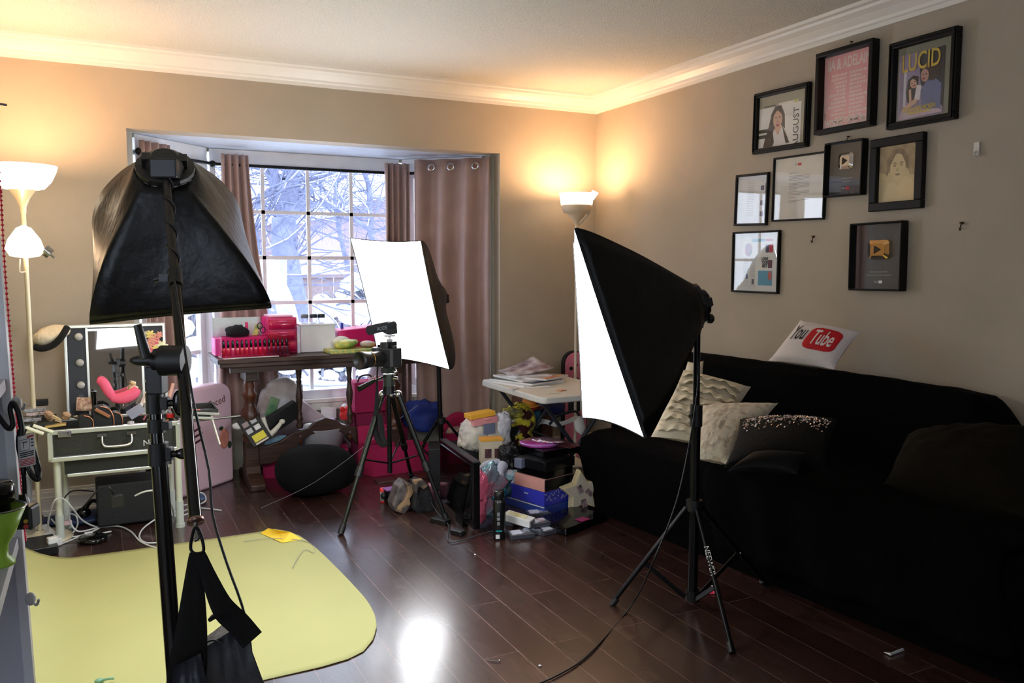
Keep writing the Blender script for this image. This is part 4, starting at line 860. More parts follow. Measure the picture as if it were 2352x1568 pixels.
for i in range(8):
    x = 300 + rnd.random() * 95; y = 950 + rnd.random() * 22
    simple('lip_pencil', PCN[i][0] + ' cosmetic pencil heaped in the right of the open case', 'pencil', MB().cyl(aY(x, y, 4.35 + .006 * i % .08), aY(x + rnd.uniform(-14, 14), y - rnd.uniform(2, 12), 4.38), .0045), m(PCN[i][1], .4), group='cosmetic pencils heaped in the open case')
# white light-up palette stand at right of case
lp = T('swatch_palette', 'dark palette of round colour swatches held out beside the pink mini fridge', 'palette', aY(455, 950, 4.4))
MB().box(aY(458, 955, 4.42), (.10, .10, .018), Euler((.0, .05, -.1)).to_matrix()).build('palette_tray', m((50, 58, 62), .5, name='slate'), lp, bevel=.002)
for i in range(10):
    MB().ell(aY(438 + i % 5 * 9, 938 + i // 5 * 7 + i % 5 * 2, 4.42), (.011, .011, .006), 10, 6).build('swatch', m([(70, 72, 78), (226, 110, 90), (235, 235, 230), (240, 170, 120), (90, 95, 100)][(i * 3) % 5], .4), lp)
MB().cyl(aY(482, 946, 4.40), aY(505, 1020, 4.36), .005).build('support_arm', m((228, 226, 205), .3, .3, name='pale_arm'), lp)
simple('metal_rod', 'thin metal rod jutting across the front of the pink mini fridge', 'rod', MB().cyl(aY(446, 966, 4.45), aY(552, 955, 4.5), .006).box(aY(470, 962, 4.45), (.03, .012, .012)), STL)
# under the case
simple('subwoofer', 'black speaker box standing on the floor under the makeup case', 'speaker', MB().box((fl(310, 1230).x, 4.52, .12), (.32, .2, .21), .02), m((22, 23, 24), .7, 0, .2, 60, name='speaker_black'), bevel=.01)
simple('transformer', 'black power adapter perched on the speaker box', 'adapter', MB().box(fl(268, 1150, .26) * 1 + V((0, 0, 0)), (.05, .03, .05), .3).tube([fl(263, 1140, .27), fl(250, 1118, .33), fl(225, 1125, .28), fl(195, 1160, .1), fl(165, 1190, .02)], .004, 6), BLK, bevel=.004)
BIN = m((28, 46, 80), .5, name='navy_fabric')
simple('navy_mat', 'navy blue folded cloth on the floor behind the case legs', 'cloth', MB().ell(fl(195, 1188, .02), (.22, .09, .03), 20, 8, fn=lambda q: q + V((0, 0, .012 * noise.noise(q * 14)))), BIN)
simple('headphones', 'black headphones on the navy cloth under the makeup case', 'headphones', MB().tube([fl(190, 1180, .05), fl(210, 1150, .10), fl(232, 1158, .08), fl(240, 1185, .05)], .01, 8).ell(fl(192, 1178, .055), (.035, .025, .03)).ell(fl(238, 1182, .05), (.035, .02, .028)), BLKG)
simple('pink_packet', 'small pink and white packet on the navy cloth near the front leg', 'packet', MB().box(fl(150, 1200, .045), (.05, .035, .02), .4), m((238, 200, 205), .5, name='pale_pink_card'), bevel=.003)
ps = T('power_strip', 'white power strip lying on the floor by the case leg', 'power strip', fl(110, 1230))
q0, q1 = fl(95, 1213, .02), fl(128, 1246, .02)
R = uvn(q1 - q0, (0, 0, 1)); MB().box((q0 + q1) / 2, ((q1 - q0).length, .036, .055), R).build('strip_body', WHT, ps, bevel=.005)
MB().box(fl(120, 1240, .055), (.04, .03, .03), .3).build('plug', WHT, ps, bevel=.004)
WC = m((205, 206, 204), .45, name='white_cable')
for i, (lab, P) in enumerate((('tall loop beside the front leg', [(110, 1225, .03), (112, 1190, .12), (125, 1150, .22), (145, 1145, .22), (165, 1165, .17), (190, 1195, .08), (225, 1210, .01), (270, 1208, .008), (300, 1220, .008), (325, 1245, .006), (372, 1262, .006)]),
        ('small coil in the middle', [(118, 1192, .06), (140, 1215, .03), (165, 1232, .01), (200, 1225, .01), (230, 1210, .01), (180, 1220, .03), (160, 1195, .08), (160, 1180, .09), (175, 1185, .06), (178, 1205, .03), (165, 1225, .01), (140, 1238, .01)]),
        ('long run along the front', [(120, 1255, .006), (150, 1245, .006), (190, 1230, .02), (215, 1228, .02), (255, 1220, .006)]),
        ('loop behind the stand pole', [(372, 1245, .006), (335, 1246, .006), (320, 1232, .01), (330, 1212, .02), (360, 1190, .05)]),
        ('arc above the speaker box', [(310, 1138, .24), (335, 1128, .26), (365, 1128, .25), (390, 1150, .15), (400, 1185, .02)]),
        ('tangle right of the stand', [(395, 1150, .02), (420, 1160, .03), (445, 1150, .03), (440, 1135, .05), (465, 1132, .05), (472, 1150, .02), (440, 1165, .01), (400, 1185, .02), (430, 1180, .02), (450, 1165, .01)]),
        ('flat end past the boom', [(455, 1166, .006), (480, 1168, .006), (508, 1172, .006)]))):
    thing_tube('white_cable', 'white cable on the floor under the makeup case, ' + lab, 'cable', [fl(x, y, max(z, .006)) for x, y, z in P], .0042, WC, 6, 6, group='white cables on the floor under the case')
simple('usb_adapter', 'white inline plug on the long front cable', 'plug', MB().box(fl(203, 1226, .018), (.035, .02, .02), .2), WHT, bevel=.004)
simple('black_disc', 'flat round black dish on the floor under the white cables', 'dish', MB(True).lathe([(0, 0), (.06, 0), (.066, .012), (.06, .024), (0, .026)], fl(212, 1243), 28), BLKG)
simple('router', 'black box with indicator lights on the floor at the edge of the yellow paper', 'router', MB().box(fl(85, 1255, .022), (.15, .2, .04), .15), m((20, 20, 22), .4, name='router_black'), bevel=.004)
for i, P in enumerate(([(92, 1000, .3), (88, 1050, .25), (84, 1120, .1), (90, 1170, .02), (110, 1200, .01)], [(100, 1160, .02), (140, 1166, .01), (200, 1160, .01)], [(130, 1180, .02), (160, 1130, .2), (215, 1128, .22)])):
    thing_tube('black_cable', ['black cable falling from the makeup case to the floor at left', 'black cable flat along the wall base behind the case', 'black cable arching behind the front case leg'][i], 'cable', [fl(x, y, z) for x, y, z in P], .0035, BLK)
simple('sandal', 'pale blue slipper among the white cables by the brown curtain', 'slipper', MB().ell(fl(462, 1142, .02), (.03, .05, .012), 16, 8).tube([fl(452, 1142, .02), fl(462, 1134, .05), fl(472, 1142, .02)], .004, 6), m((90, 110, 150), .6, name='dusty_blue'))
# ================================================================== PINK LOCKER (fridge door)
PL, PR_ = V((.375, 4.83, 0)), V((.70, 5.13, 0)); du = (PR_ - PL); Lw = du.length; R = uvn(du, (0, 0, 1))
PNK = m((226, 190, 204), .3, 0, 0, 9, .02, name='pale_pink_enamel')
fr = T('mini_fridge', 'pale pink retro mini fridge with dark script lettering, under the side window', 'mini fridge', PL, R, local=True)
Hf = .60; r = .09
poly = [(0, 0), (Lw, 0)] + [(Lw - r + r * math.cos(a), Hf - r + r * math.sin(a)) for a in [PI / 2 * i / 7 for i in range(8)]] + [(r * .4 - r * .4 * math.sin(a), Hf - r * .4 + r * .4 * math.cos(a)) for a in [PI / 2 * i / 4 for i in range(5)]]
MB().prism(poly, -.10, 0).build('door', PNK, fr, bevel=.02, bseg=4)
SCR = m((96, 66, 60), .5, name='brown_script')
MXf = fr.rotation_euler
text('Too Faced', .062, SCR, fr, (Lw * .56, Hf - .115, .001), (1, .16, 0), (-.16, 1, 0), local=True, label='dark brown script lettering', name='script_lettering')
b = MB()
for i, (y, L) in enumerate(((.36, .10), (.325, .12), (.29, .11))): b.box((.12, y, .002), (L, .012, .002), Euler((0, 0, .25)).to_matrix()).ell((.12 - L * .35, y - .02, .002), (.016, .012, .002), 10, 6)
b.build('brown_motif', m((70, 30, 34), .5, name='maroon_print'), fr)
b = MB().ell((.36, .27, .002), (.042, .06, .002), 20, 8); b.build('peach_sticker', m((222, 150, 128), .6, c2=(200, 120, 110), vs=30, name='peach_print'), fr)
MB().ell((.335, .335, .003), (.02, .012, .002)).ell((.405, .225, .003), (.018, .022, .002)).build('leaf_print', m((40, 60, 40), .6, name='leaf_green'), fr)
# ================================================================== WOODEN TABLE
WD = m((62, 40, 30), .42, 0, .15, 12, .3, vs=6, stretch=(1, 8, 8), name='dark_oak'); WDR = m((100, 52, 28), .35, c2=(60, 34, 24), vs=10, name='reddish_oak')
tb_ = T('wooden_table', 'dark wooden trestle table with turned pedestals and spindles in the bay', 'table', (1.23, 5.03, 0))
TZ = .765; tx0, tx1, ty0, ty1 = .585, 1.875, 4.80, 5.27
MB().bb(tx0, tx1, ty0, ty1, TZ - .026, TZ).bb(tx0 + .012, tx1 - .012, ty0 + .012, ty1 - .012, TZ - .05, TZ - .024).build('tabletop', WD, tb_, bevel=.005)
MB().bb(tx0 + .07, tx1 - .07, ty0 + .05, ty0 + .07, TZ - .085, TZ - .05).bb(tx0 + .07, tx1 - .07, ty1 - .07, ty1 - .05, TZ - .085, TZ - .05).build('apron', WD, tb_)
for i, x in enumerate((.785, 1.675)):
    b = MB(True)
    b.lathe([(.028, .62), (.034, .58), (.03, .55), (.045, .53), (.036, .51), (.028, .49), (.034, .46), (.052, .43), (.058, .39), (.05, .34), (.034, .30), (.05, .285), (.036, .27), (.046, .25)], (x, 5.03, 0), 20)
    p_ = b.build('pedestal', WDR, tb_)
    MB().bb(x - .04, x + .04, 4.985, 5.075, .09, .25).build('lower_block', WD, p_, bevel=.006)
    MB().bb(x - .035, x + .035, 4.93, 5.13, TZ - .15, TZ - .05).build('upper_block', WD, p_, bevel=.006)
    prof = [(4.80, .0), (5.26, .0), (5.26, .035), (5.22, .055), (5.12, .07), (5.09, .11), (4.97, .11), (4.94, .07), (4.86, .055), (4.80, .035)]
    if i: prof = [(max(a_, 4.99), c_) for a_, c_ in prof if a_ > 4.96]
    vs = [V((xx, y, z)) for xx in (x - .042, x + .042) for y, z in prof]; n = len(prof)
    b = MB().add(vs, [list(range(n))[::-1], [n + k for k in range(n)]] + [(k, (k + 1) % n, n + (k + 1) % n, n + k) for k in range(n)], False); b.build('trestle_foot', WD, tb_, bevel=.006)
for x in (1.075, 1.385):
    pf = [(.02, .0), (.026, .02), (.016, .04), (.026, .055), (.018, .075), (.014, .11), (.022, .16), (.026, .2), (.018, .24), (.013, .27), (.02, .285), (.016, .3), (.02, .33), (.024, .36), (.018, .40)]
    MB(True).lathe([(r_ * .85, .30 + z) for r_, z in pf], (x, 5.03, 0), 16).build('spindle', WD, tb_)
    MB(True).lathe([(.0, .2), (.012, .205), (.018, .225), (.012, .24), (.02, .26), (.0, .262)], (x, 5.03, 0), 14).build('drop_finial', WDR, tb_)
half = [(0, .11), (.10, .10), (.20, .13), (.26, .18), (.30, .235), (.36, .26), (.42, .25), (.445, .265)]
top = [(0, .22), (.10, .215), (.17, .235), (.24, .275), (.29, .285), (.34, .30), (.38, .335), (.415, .345), (.445, .355)]
poly = [(.785 + x, z) for x, z in half] + [(1.675 - x, z) for x, z in half[::-1][1:]] + [(1.675 - x, z) for x, z in top] + [(.785 + x, z) for x, z in top[::-1][1:]]
MB().prism(poly, 0, .03, Matrix.Translation((0, 5.045, 0)) @ Matrix.Rotation(PI / 2, 4, 'X')).build('carved_stretcher', WD, tb_, bevel=.005)
# papers under the lipgloss box
simple('paper_sheets', 'white sheets of paper lying at the left end of the wooden table', 'paper', MB().box((.73, 4.98, TZ + .002), (.24, .3, .003), .06).box((.80, 4.92, TZ + .0045), (.25, .2, .002), -.05), PAP)
# pink box with white lining
def X_(px, Y): return aY(px, 780, Y).x
bx = T('desk_organiser', 'bright pink open box with a tall white back, left end of the table', 'box', (.75, 5.1, TZ), local=False)
x0, x1 = X_(489, 5.05), X_(612, 5.05)
MB().prism(rrect(x1 - x0, .17, .03), 0, .10, Matrix.Translation(((x0 + x1) / 2, 5.06, TZ + .004))).build('pink_tub', m((232, 70, 160), .3, name='bubblegum_plastic'), bx, bevel=.003)
b = MB().grid(lambda u, v: V((x0 + .006 + (x1 - x0 - .03) * u, 5.12 + .012 * math.sin(u * PI), TZ + .06 + .155 * v)), 10, 2); b.build('white_lining', m((205, 220, 224), .5, name='pale_lining'), bx, solid=.004)
tag(MB().ell((X_(546, 5.04), 5.05, TZ + .135), (.065, .04, .04), 22, 14, fn=lambda q: q * (1 + .25 * noise.noise(q * 45))).build('hair_tuft', m((12, 12, 14), .95, 0, .8, 160, name='black_fur')), 'black furry bundle in the pink open box', 'fur')
simple('pink_marker', 'upright pink marker in the pink box beside the black fur', 'marker', MB().cyl((X_(568, 5.05), 5.05, TZ + .08), (X_(567, 5.05), 5.05, TZ + .19), .008), HPK)
simple('yellow_packet', 'small yellow and green packet standing in the pink box', 'packet', MB().box((X_(589, 5.05), 5.05, TZ + .14), (.03, .012, .07), Euler((0, .3, 0)).to_matrix()), m((225, 214, 110), .5, c2=(120, 170, 110), vs=40, name='yellow_packet'), bevel=.002)
sc_ = T('scissors', 'black handled scissors upright between the pink box and drawers', 'scissors', (X_(600, 5.03), 5.03, TZ + .1))
for s in (-1, 1): 
    c_ = V((X_(601, 5.03) + s * .008, 5.03, TZ + .155 - .012 * s)); MB().tube([c_ + V((.014 * math.cos(a), 0, .018 * math.sin(a))) for a in [2 * PI * k / 10 for k in range(10)]], .003, 6, 2, True).build('finger_loop', BLK, sc_)
MB().box((X_(599, 5.03), 5.03, TZ + .115), (.008, .002, .06)).build('blade', CHR, sc_)
# pink drawer unit
dr = T('drawer_unit', 'hot pink plastic drawer unit with curved fronts on the table', 'drawers', (X_(650, 5.08), 5.08, TZ))
xa, xb = X_(614, 5.02), X_(681, 5.02)
MB().bb(xa, xb, 5.0, 5.2, TZ + .001, TZ + .215).build('casing', HPK, dr, bevel=.006)
for k in range(3):
    z0 = TZ + .012 + k * .066
    b = MB().grid(lambda u, v: V((xa + .006 + (xb - xa - .012) * u, 4.992 - .006 * math.sin(u * PI), z0 + .058 * v)), 10, 1); d_ = b.build('drawer', m((200, 24, 84), .2, coat=.4, name='raspberry_plastic'), dr, solid=.006)
    MB().ell(((xa + xb) / 2, 4.982, z0 + .048), (.03, .006, .004), 12, 6).build('grip', m((250, 120, 180), .3, name='light_pink'), d_)
simple('drawer_top_tray', 'pale pink lid resting on the hot pink drawers', 'lid', MB().bb(xa + .01, xb - .02, 5.01, 5.18, TZ + .216, TZ + .228), m((240, 180, 205), .3, name='pale_pink_lid'), bevel=.004)
# lipgloss rack
xg0, xg1 = X_(507, 4.86), X_(664, 4.86)
rk = T('acrylic_stand', 'clear acrylic rack holding a row of lip gloss tubes at the table front', 'rack', ((xg0 + xg1) / 2, 4.86, TZ))
b = MB().bb(xg0, xg1, 4.835, 4.895, TZ + .006, TZ + .010).bb(xg0, xg1, 4.835, 4.838, TZ + .01, TZ + .05).bb(xg0, xg1, 4.892, 4.895, TZ + .01, TZ + .125).bb(xg0, xg0 + .004, 4.835, 4.895, TZ + .01, TZ + .125).bb(xg1 - .004, xg1, 4.835, 4.895, TZ + .01, TZ + .125).bb(xg0, xg1, 4.85, 4.895, TZ + .122, TZ + .126)
b.build('acrylic_walls', G_PINK, rk)
GC = [(200, 80, 55), (215, 130, 110), (225, 180, 180), (215, 140, 125), (224, 130, 110), (224, 120, 105), (205, 120, 120), (214, 130, 130), (230, 50, 80), (190, 60, 90), (120, 50, 90), (110, 40, 80), (90, 40, 90), (70, 45, 70), (60, 50, 60)]
for i in range(15):
    x = xg0 + .014 + (xg1 - xg0 - .028) * i / 14
    g = T('lip_gloss', 'black capped lip gloss in the clear rack, ' + ['burnt orange', 'salmon', 'palest pink', 'light coral', 'coral', 'peach', 'dusty pink', 'rose pink', 'bright red', 'raspberry', 'plum', 'dark plum', 'violet', 'deep mauve', 'greyish mauve, at the right end'][i] + ' tube', 'lip gloss', (x, 4.862, TZ + .011), group='lip gloss tubes in the clear rack', local=True)
    MB(True).lathe([(0, 0), (.0075, 0), (.0075, .045), (.004, .048), (0, .048)], (0, 0, 0), 12).build('gloss_bottle', m(GC[i], .15, coat=.7, name='gloss_%d' % i), g)
    MB(True).lathe([(.0055, .048), (.007, .052), (.007, .082), (.004, .092), (0, .093)], (0, 0, 0), 12).build('cap', BLKG, g)
# white box, jars
xw0, xw1 = X_(690, 5.0), X_(769, 5.0)
wb = T('storage_box', 'plain white square storage box in the middle of the table', 'box', ((xw0 + xw1) / 2, 5.07, TZ))
MB().bb(xw0, xw1, 4.98, 5.18, TZ + .001, TZ + .165).build('box_body', m((226, 224, 228), .4, name='milky_plastic'), wb, bevel=.006)
MB().bb(xw0 - .006, xw1 + .008, 4.972, 5.186, TZ + .163, TZ + .172).build('lid', m((236, 236, 240), .35, name='milky_lid'), wb, bevel=.003)
simple('lilac_folder', 'thin lilac and white folder between the drawers and the white box', 'folder', MB().bb(X_(682, 5.0), X_(689, 5.0), 4.99, 5.15, TZ + .001, TZ + .16), m((210, 200, 232), .5, c2=(240, 240, 246), vs=20, name='lilac_card'))
for i, (x, dk) in enumerate(((701, (110, 118, 128)), (721, (30, 36, 44)), (739, (26, 30, 36)))):
    g = T('cream_jar', ['small glass jar with a grey lid on the white box', 'small glass jar with a black lid on the white box, middle of three', 'wider glass jar with a black lid, rightmost on the white box'][i], 'jar', (X_(x, 5.03), 5.03, TZ + .172), group='lidded jars on the white box', local=True)
    MB(True).lathe([(0, 0), (.016, 0), (.022, .006), (.022, .03), (.02, .034), (0, .034)], (0, 0, 0), 20).build('jar_glass', G_CLEAR, g)
    MB(True).lathe([(0, .034), (.023, .034), (.023, .056), (0, .057)], (0, 0, 0), 20).build('jar_lid', m(dk, .35, name='jar_lid_%d' % i), g)
xc0, xc1 = X_(770, 5.08), X_(880, 5.08)
simple('pink_bin', 'hot pink plastic bin with a raised right rim behind the magazines', 'bin', MB().add([V(p) for p in ((xc0, 5.0, TZ + .001), (xc1, 5.0, TZ + .001), (xc1, 5.18, TZ + .001), (xc0, 5.18, TZ + .001), (xc0, 5.0, TZ + .125), (xc1, 5.0, TZ + .15), (xc1, 5.18, TZ + .15), (xc0, 5.18, TZ + .125))], [(3, 2, 1, 0), (4, 5, 6, 7), (0, 1, 5, 4), (1, 2, 6, 5), (2, 3, 7, 6), (3, 0, 4, 7)]), HPK, bevel=.012)
simple('blue_marker', 'blue marker cap showing above the hot pink bin', 'marker', MB().cyl((X_(786, 5.1), 5.1, TZ + .12), (X_(786, 5.1), 5.1, TZ + .165), .009), m((60, 80, 200), .4, name='marker_blue'))
simple('magazine', 'green and yellow patterned magazine at the right of the table', 'magazine', MB().bb(X_(748, 4.92), X_(868, 4.92), 4.82, 5.0, TZ + .001, TZ + .022), m((110, 170, 110), .4, c2=(235, 205, 90), vs=22, name='green_print', stretch=(3, 1, 6)), bevel=.002)
simple('snack_bag', 'crinkled yellow and green packet lying on the green magazine', 'packet', MB().ell((X_(795, 4.92), 4.92, TZ + .05), (.075, .05, .028), 20, 12, Euler((0, -.12, .1)).to_matrix(), fn=lambda q: q * (1 + .16 * noise.noise(q * 30))), m((226, 214, 110), .4, c2=(110, 150, 70), vs=16, name='snack_print'))
simple('white_wrapper', 'white crumpled wrapper behind the yellow and green packet', 'wrapper', MB().ell((X_(785, 4.97), 4.97, TZ + .06), (.06, .03, .034), 16, 10, fn=lambda q: q * (1 + .2 * noise.noise(q * 30))), m((238, 238, 228), .5, name='white_wrap'))
simple('foil_packet', 'pastel foil packet at the right end of the green magazine', 'packet', MB().ell((X_(845, 4.92), 4.92, TZ + .045), (.05, .04, .02), 16, 8, fn=lambda q: q * (1 + .2 * noise.noise(q * 40))), m((200, 200, 220), .3, c2=(240, 190, 120), vs=25, name='pastel_print'))
# ================================================================== UNDER THE TABLE
def openbox(name, label, F, Rr, L, h, mat=MAG, z=0, th=.006, cat='box', group=None):
    F, Rr, L = V(F), V(Rr), V(L); B = Rr + L - F; q = [F, Rr, B, L]; cen = sum(q, V()) / 4
    root = T(name, label, cat, (cen.x, cen.y, z), group=group); b = MB()
    up = V((0, 0, h)); inn = [p + (cen - p) * .04 for p in q]
    for p in q + inn: p.z = z
    for i in range(4):
        j = (i + 1) % 4
        vs = [q[i], q[j], inn[j], inn[i]]; vs = vs + [p + up for p in vs]
        b.add(vs, [(3, 2, 1, 0), (4, 5, 6, 7), (0, 1, 5, 4), (1, 2, 6, 5), (2, 3, 7, 6), (3, 0, 4, 7)], False)
    b.build('sides', mat, root); MB().add([p + V((0, 0, .003)) for p in q] + [p + V((0, 0, .008)) for p in q], [(3, 2, 1, 0), (4, 5, 6, 7)]).build('bottom', mat, root)
    return root
b1 = openbox('fabric_bin', 'magenta fabric bin half hidden behind the black pouf', (.86, 5.09, 0), (1.36, 4.99, 0), (.89, 5.23, 0), .155, group=None)
b2 = openbox('fabric_bin', 'open magenta fabric bin with a raised flap behind the camera tripod', (1.47, 4.83, 0), (1.84, 4.85, 0), (1.42, 4.975, 0), .17)
MB().grid(lambda u, v: V((1.42 + .20 * u, 4.972 + .01 * v, .17 + .12 * v)), 4, 4).build('flap', MAG, b2, solid=.006)
b3 = T('fabric_box', 'closed magenta fabric box raised beside the right spindle', 'box', (1.5, 5.15, .3))
MB().bb(1.44, 1.66, 5.10, 5.28, .35, .545).build('box_body', MAG, b3, bevel=.006); MB().tube([(1.47, 5.14, .545), (1.49, 5.14, .58), (1.55, 5.14, .585), (1.57, 5.14, .545)], .006, 6).build('cord_handle', m((60, 20, 30), .6, name='maroon_cord'), b3)
simple('storage_tower', 'magenta fabric box standing under the raised one, against the bay wall', 'box', MB().bb(1.46, 1.80, 5.13, 5.32, .0, .345), m((140, 22, 70), .85, 0, .4, 200, name='deep_magenta_cloth'), bevel=.006)
simple('toy_parts', 'red and white trinkets on top of the raised magenta box', 'trinkets', MB(True).ell((1.60, 5.12, .565), (.03, .02, .02)).ell((1.56, 5.13, .56), (.02, .02, .014)), m((225, 90, 80), .4, c2=(240, 225, 225), vs=60, name='red_white_toy'))
b4 = openbox('fabric_bin', 'magenta fabric bin of sequinned cloth below the wide curtain', (1.95, 4.84, 0), (2.20, 4.80, 0), (1.97, 4.99, 0), .22)
MB().grid(lambda u, v: V((1.99 + .20 * u, 4.97, .20 + .13 * v * (1 - (2 * u - 1) ** 2 * .4))), 8, 3).build('flap', MAG, b4, solid=.008)
simple('sequin_cloth', 'bronze sequinned cloth heaped in the right magenta bin', 'cloth', MB().ell((2.085, 4.90, .215), (.11, .065, .035), 22, 10, fn=lambda q: q + V((0, 0, .012 * noise.noise(q * 35)))), m((150, 120, 110), .2, .7, .9, 200, c2=(230, 215, 205), vs=120, name='bronze_sequins'))
simple('blue_garment', 'royal blue garment bundled behind the magenta bins', 'garment', MB().ell((1.90, 5.10, .30), (.12, .05, .09), 40, 26, Euler((0, .3, 0)).to_matrix(), .8, fn=lambda q: q * (1 + .45 * noise.noise(q * 16) + .12 * (1 - abs(noise.noise(q * 36)) * 2))), m((30, 50, 130), .7, 0, .3, 60, name='royal_blue_cloth'))
simple('plastic_bag', 'pale translucent bag drooping at the bay wall right of the table', 'bag', MB().ell((1.66, 5.30, .50), (.09, .04, .15), 18, 12, fn=lambda q: q * (1 + .2 * noise.noise(q * 12))), m((225, 228, 236), .35, name='milky_bag'))
# pouf
pf = tag(MB().ell((1.075, 4.63, .135), (.225, .2, .135), 36, 20, None, .82, fn=lambda q: q + V((0, 0, .010 * noise.noise(q * 7)))).build('pouf', m((8, 9, 12), .95, 0, .5, 160, .2, vs=70, spec=.2, name='charcoal_knit')), 'round charcoal knitted floor pouf in front of the wooden table', 'pouf')
# white tub
wt = T('plastic_tub', 'white plastic tub heaped with trinkets under the table stretcher', 'tub', (1.24, 5.2, .157))
MB(True).lathe([(0, 0), (.12, 0), (.15, .12), (.155, .122), (.145, .122), (.115, .01), (0, .01)], (1.235, 5.14, .157), 28).build('tub', m((224, 222, 230), .35, name='tub_white'), wt)
for i, (dx, dz, r_, c_) in enumerate(((-.08, .12, .035, (235, 228, 225)), (-.02, .13, .03, (232, 225, 224)), (.03, .135, .03, (200, 60, 90)), (.07, .135, .035, (190, 150, 210)), (.1, .125, .025, (190, 200, 225)), (-.01, .125, .012, (235, 70, 80)))):
    simple('bauble', 'trinket in the white tub, ' + ['large white lump at left', 'white lump in the middle', 'dark pink one at the back', 'lilac foil one', 'pale blue one at the right', 'tiny red one'][i], 'trinket', MB().ell((1.235 + dx, 5.15 + .01 * i, .157 + dz), (r_, r_, r_ * .8), 12, 8, fn=lambda q: q * (1 + .25 * noise.noise(q * 50))), m(c_, .35), group='trinkets in the white tub')
simple('teal_bag', 'crumpled teal and pale blue bag in the left magenta bin', 'bag', MB().ell((1.0, 5.16, .17), (.11, .08, .07), 18, 12, fn=lambda q: q * (1 + .3 * noise.noise(q * 16))), m((90, 160, 185), .4, c2=(170, 205, 220), vs=14, name='teal_print'))
simple('floor_vent', 'brown metal floor vent in front of the open magenta bin', 'floor vent', MB().box(fl(930, 1098, .004), (.36, .10, .008), -.05).box(fl(930, 1098, .009), (.32, .06, .003), -.05), m((90, 66, 62), .4, .5, name='vent_brown'), bevel=.002)
simple('note_card', 'small white card with a red mark leaning under the window', 'card', MB().box(aY(755, 948, 5.3), (.10, .004, .075), Euler((-.15, .05, 0)).to_matrix()).box(aY(755, 950, 5.29), (.03, .002, .015), Euler((-.15, .05, 0)).to_matrix()), [PAP], bevel=.001)
b = MB(True).ell(aY(795, 953, 5.2), (.045, .03, .035), 16, 10).ell(aY(800, 938, 5.2), (.022, .018, .018)).ell(aY(786, 940, 5.2), (.016, .014, .018))
simple('plush_toy', 'small red plush toy behind the table stretcher', 'toy', b, m((230, 50, 50), .8, name='plush_red'))
simple('white_bear_head', 'white fluffy toy head above the red plush', 'toy', MB(True).ell(aY(792, 933, 5.23), (.022, .02, .018)), m((240, 238, 240), .9, 0, .5, 80, name='plush_white'))
# heap left under the table
simple('poster_tube', 'large open white and brown bag leaning under the table at left', 'bag', MB().ell(aY(645, 925, 5.20), (.12, .05, .15), 50, 34, Euler((0, .35, 0)).to_matrix(), .8, fn=lambda q: q * (1 + .22 * noise.noise(q * 11) + .08 * (1 - abs(noise.noise(q * 30)) * 2))), m((220, 216, 220), .5, c2=(170, 150, 140), vs=8, name='bag_white'))
simple('green_carton', 'green carton poking from the open bag under the table', 'carton', MB().box(aY(625, 935, 5.14), (.05, .03, .12), Euler((0, .35, 0)).to_matrix()), m((80, 130, 90), .5, c2=(140, 170, 120), vs=20, name='green_carton'), bevel=.003)
simple('black_box', 'black box with a small grey label tilted on the heap under the table', 'box', MB().box(aY(648, 958, 5.05), (.22, .06, .10), Euler((0, -.5, .1)).to_matrix()), m((12, 12, 13), .45, name='black_card'), bevel=.003)
hd = T('hair_curler', 'white hair styling wand lying on the heap under the table', 'styling wand', aY(625, 985, 5.0))
MB(True).tube([aY(604, 958, 5.0), aY(612, 985, 4.99), aY(620, 996, 4.98)], .014, 10).tube([aY(620, 998, 4.98), aY(634, 985, 4.97), aY(646, 970, 4.96)], lambda t: .018 - .006 * t, 10).ell(aY(648, 968, 4.96), (.018, .016, .016)).build('body', m((232, 226, 210), .4, name='ivory_plastic'), hd)
pl = T('eyeshadow_palette', 'black palette with a bright yellow square tilted beside the left pedestal', 'palette', aY(586, 985, 4.96))
Re = Euler((-.5, -.45, .1)).to_matrix(); c_ = aY(584, 985, 4.96)
MB().box(c_, (.12, .012, .19), Re).build('tray', BLK, pl, bevel=.003)
for i, (dx, dz, w_, h_, cc) in enumerate(((0, -.055, .075, .045, (236, 222, 60)), (-.03, .0, .035, .03, (200, 200, 205)), (.02, .0, .035, .03, (235, 235, 235)), (-.03, .045, .035, .03, (170, 150, 150)), (.02, .045, .035, .03, (190, 190, 195)), (0, -.088, .08, .01, (225, 215, 200)))):
    MB().box(c_ + Re @ V((dx, -.008, dz)), (w_, .006, h_), Re).build('pan', m(cc, .4), pl)
simple('tissue', 'crumpled white and red tissue right of the pink fridge', 'tissue', MB().ell(aY(546, 978, 5.0), (.03, .02, .02), 12, 8, fn=lambda q: q * (1 + .4 * noise.noise(q * 60))), PAP)
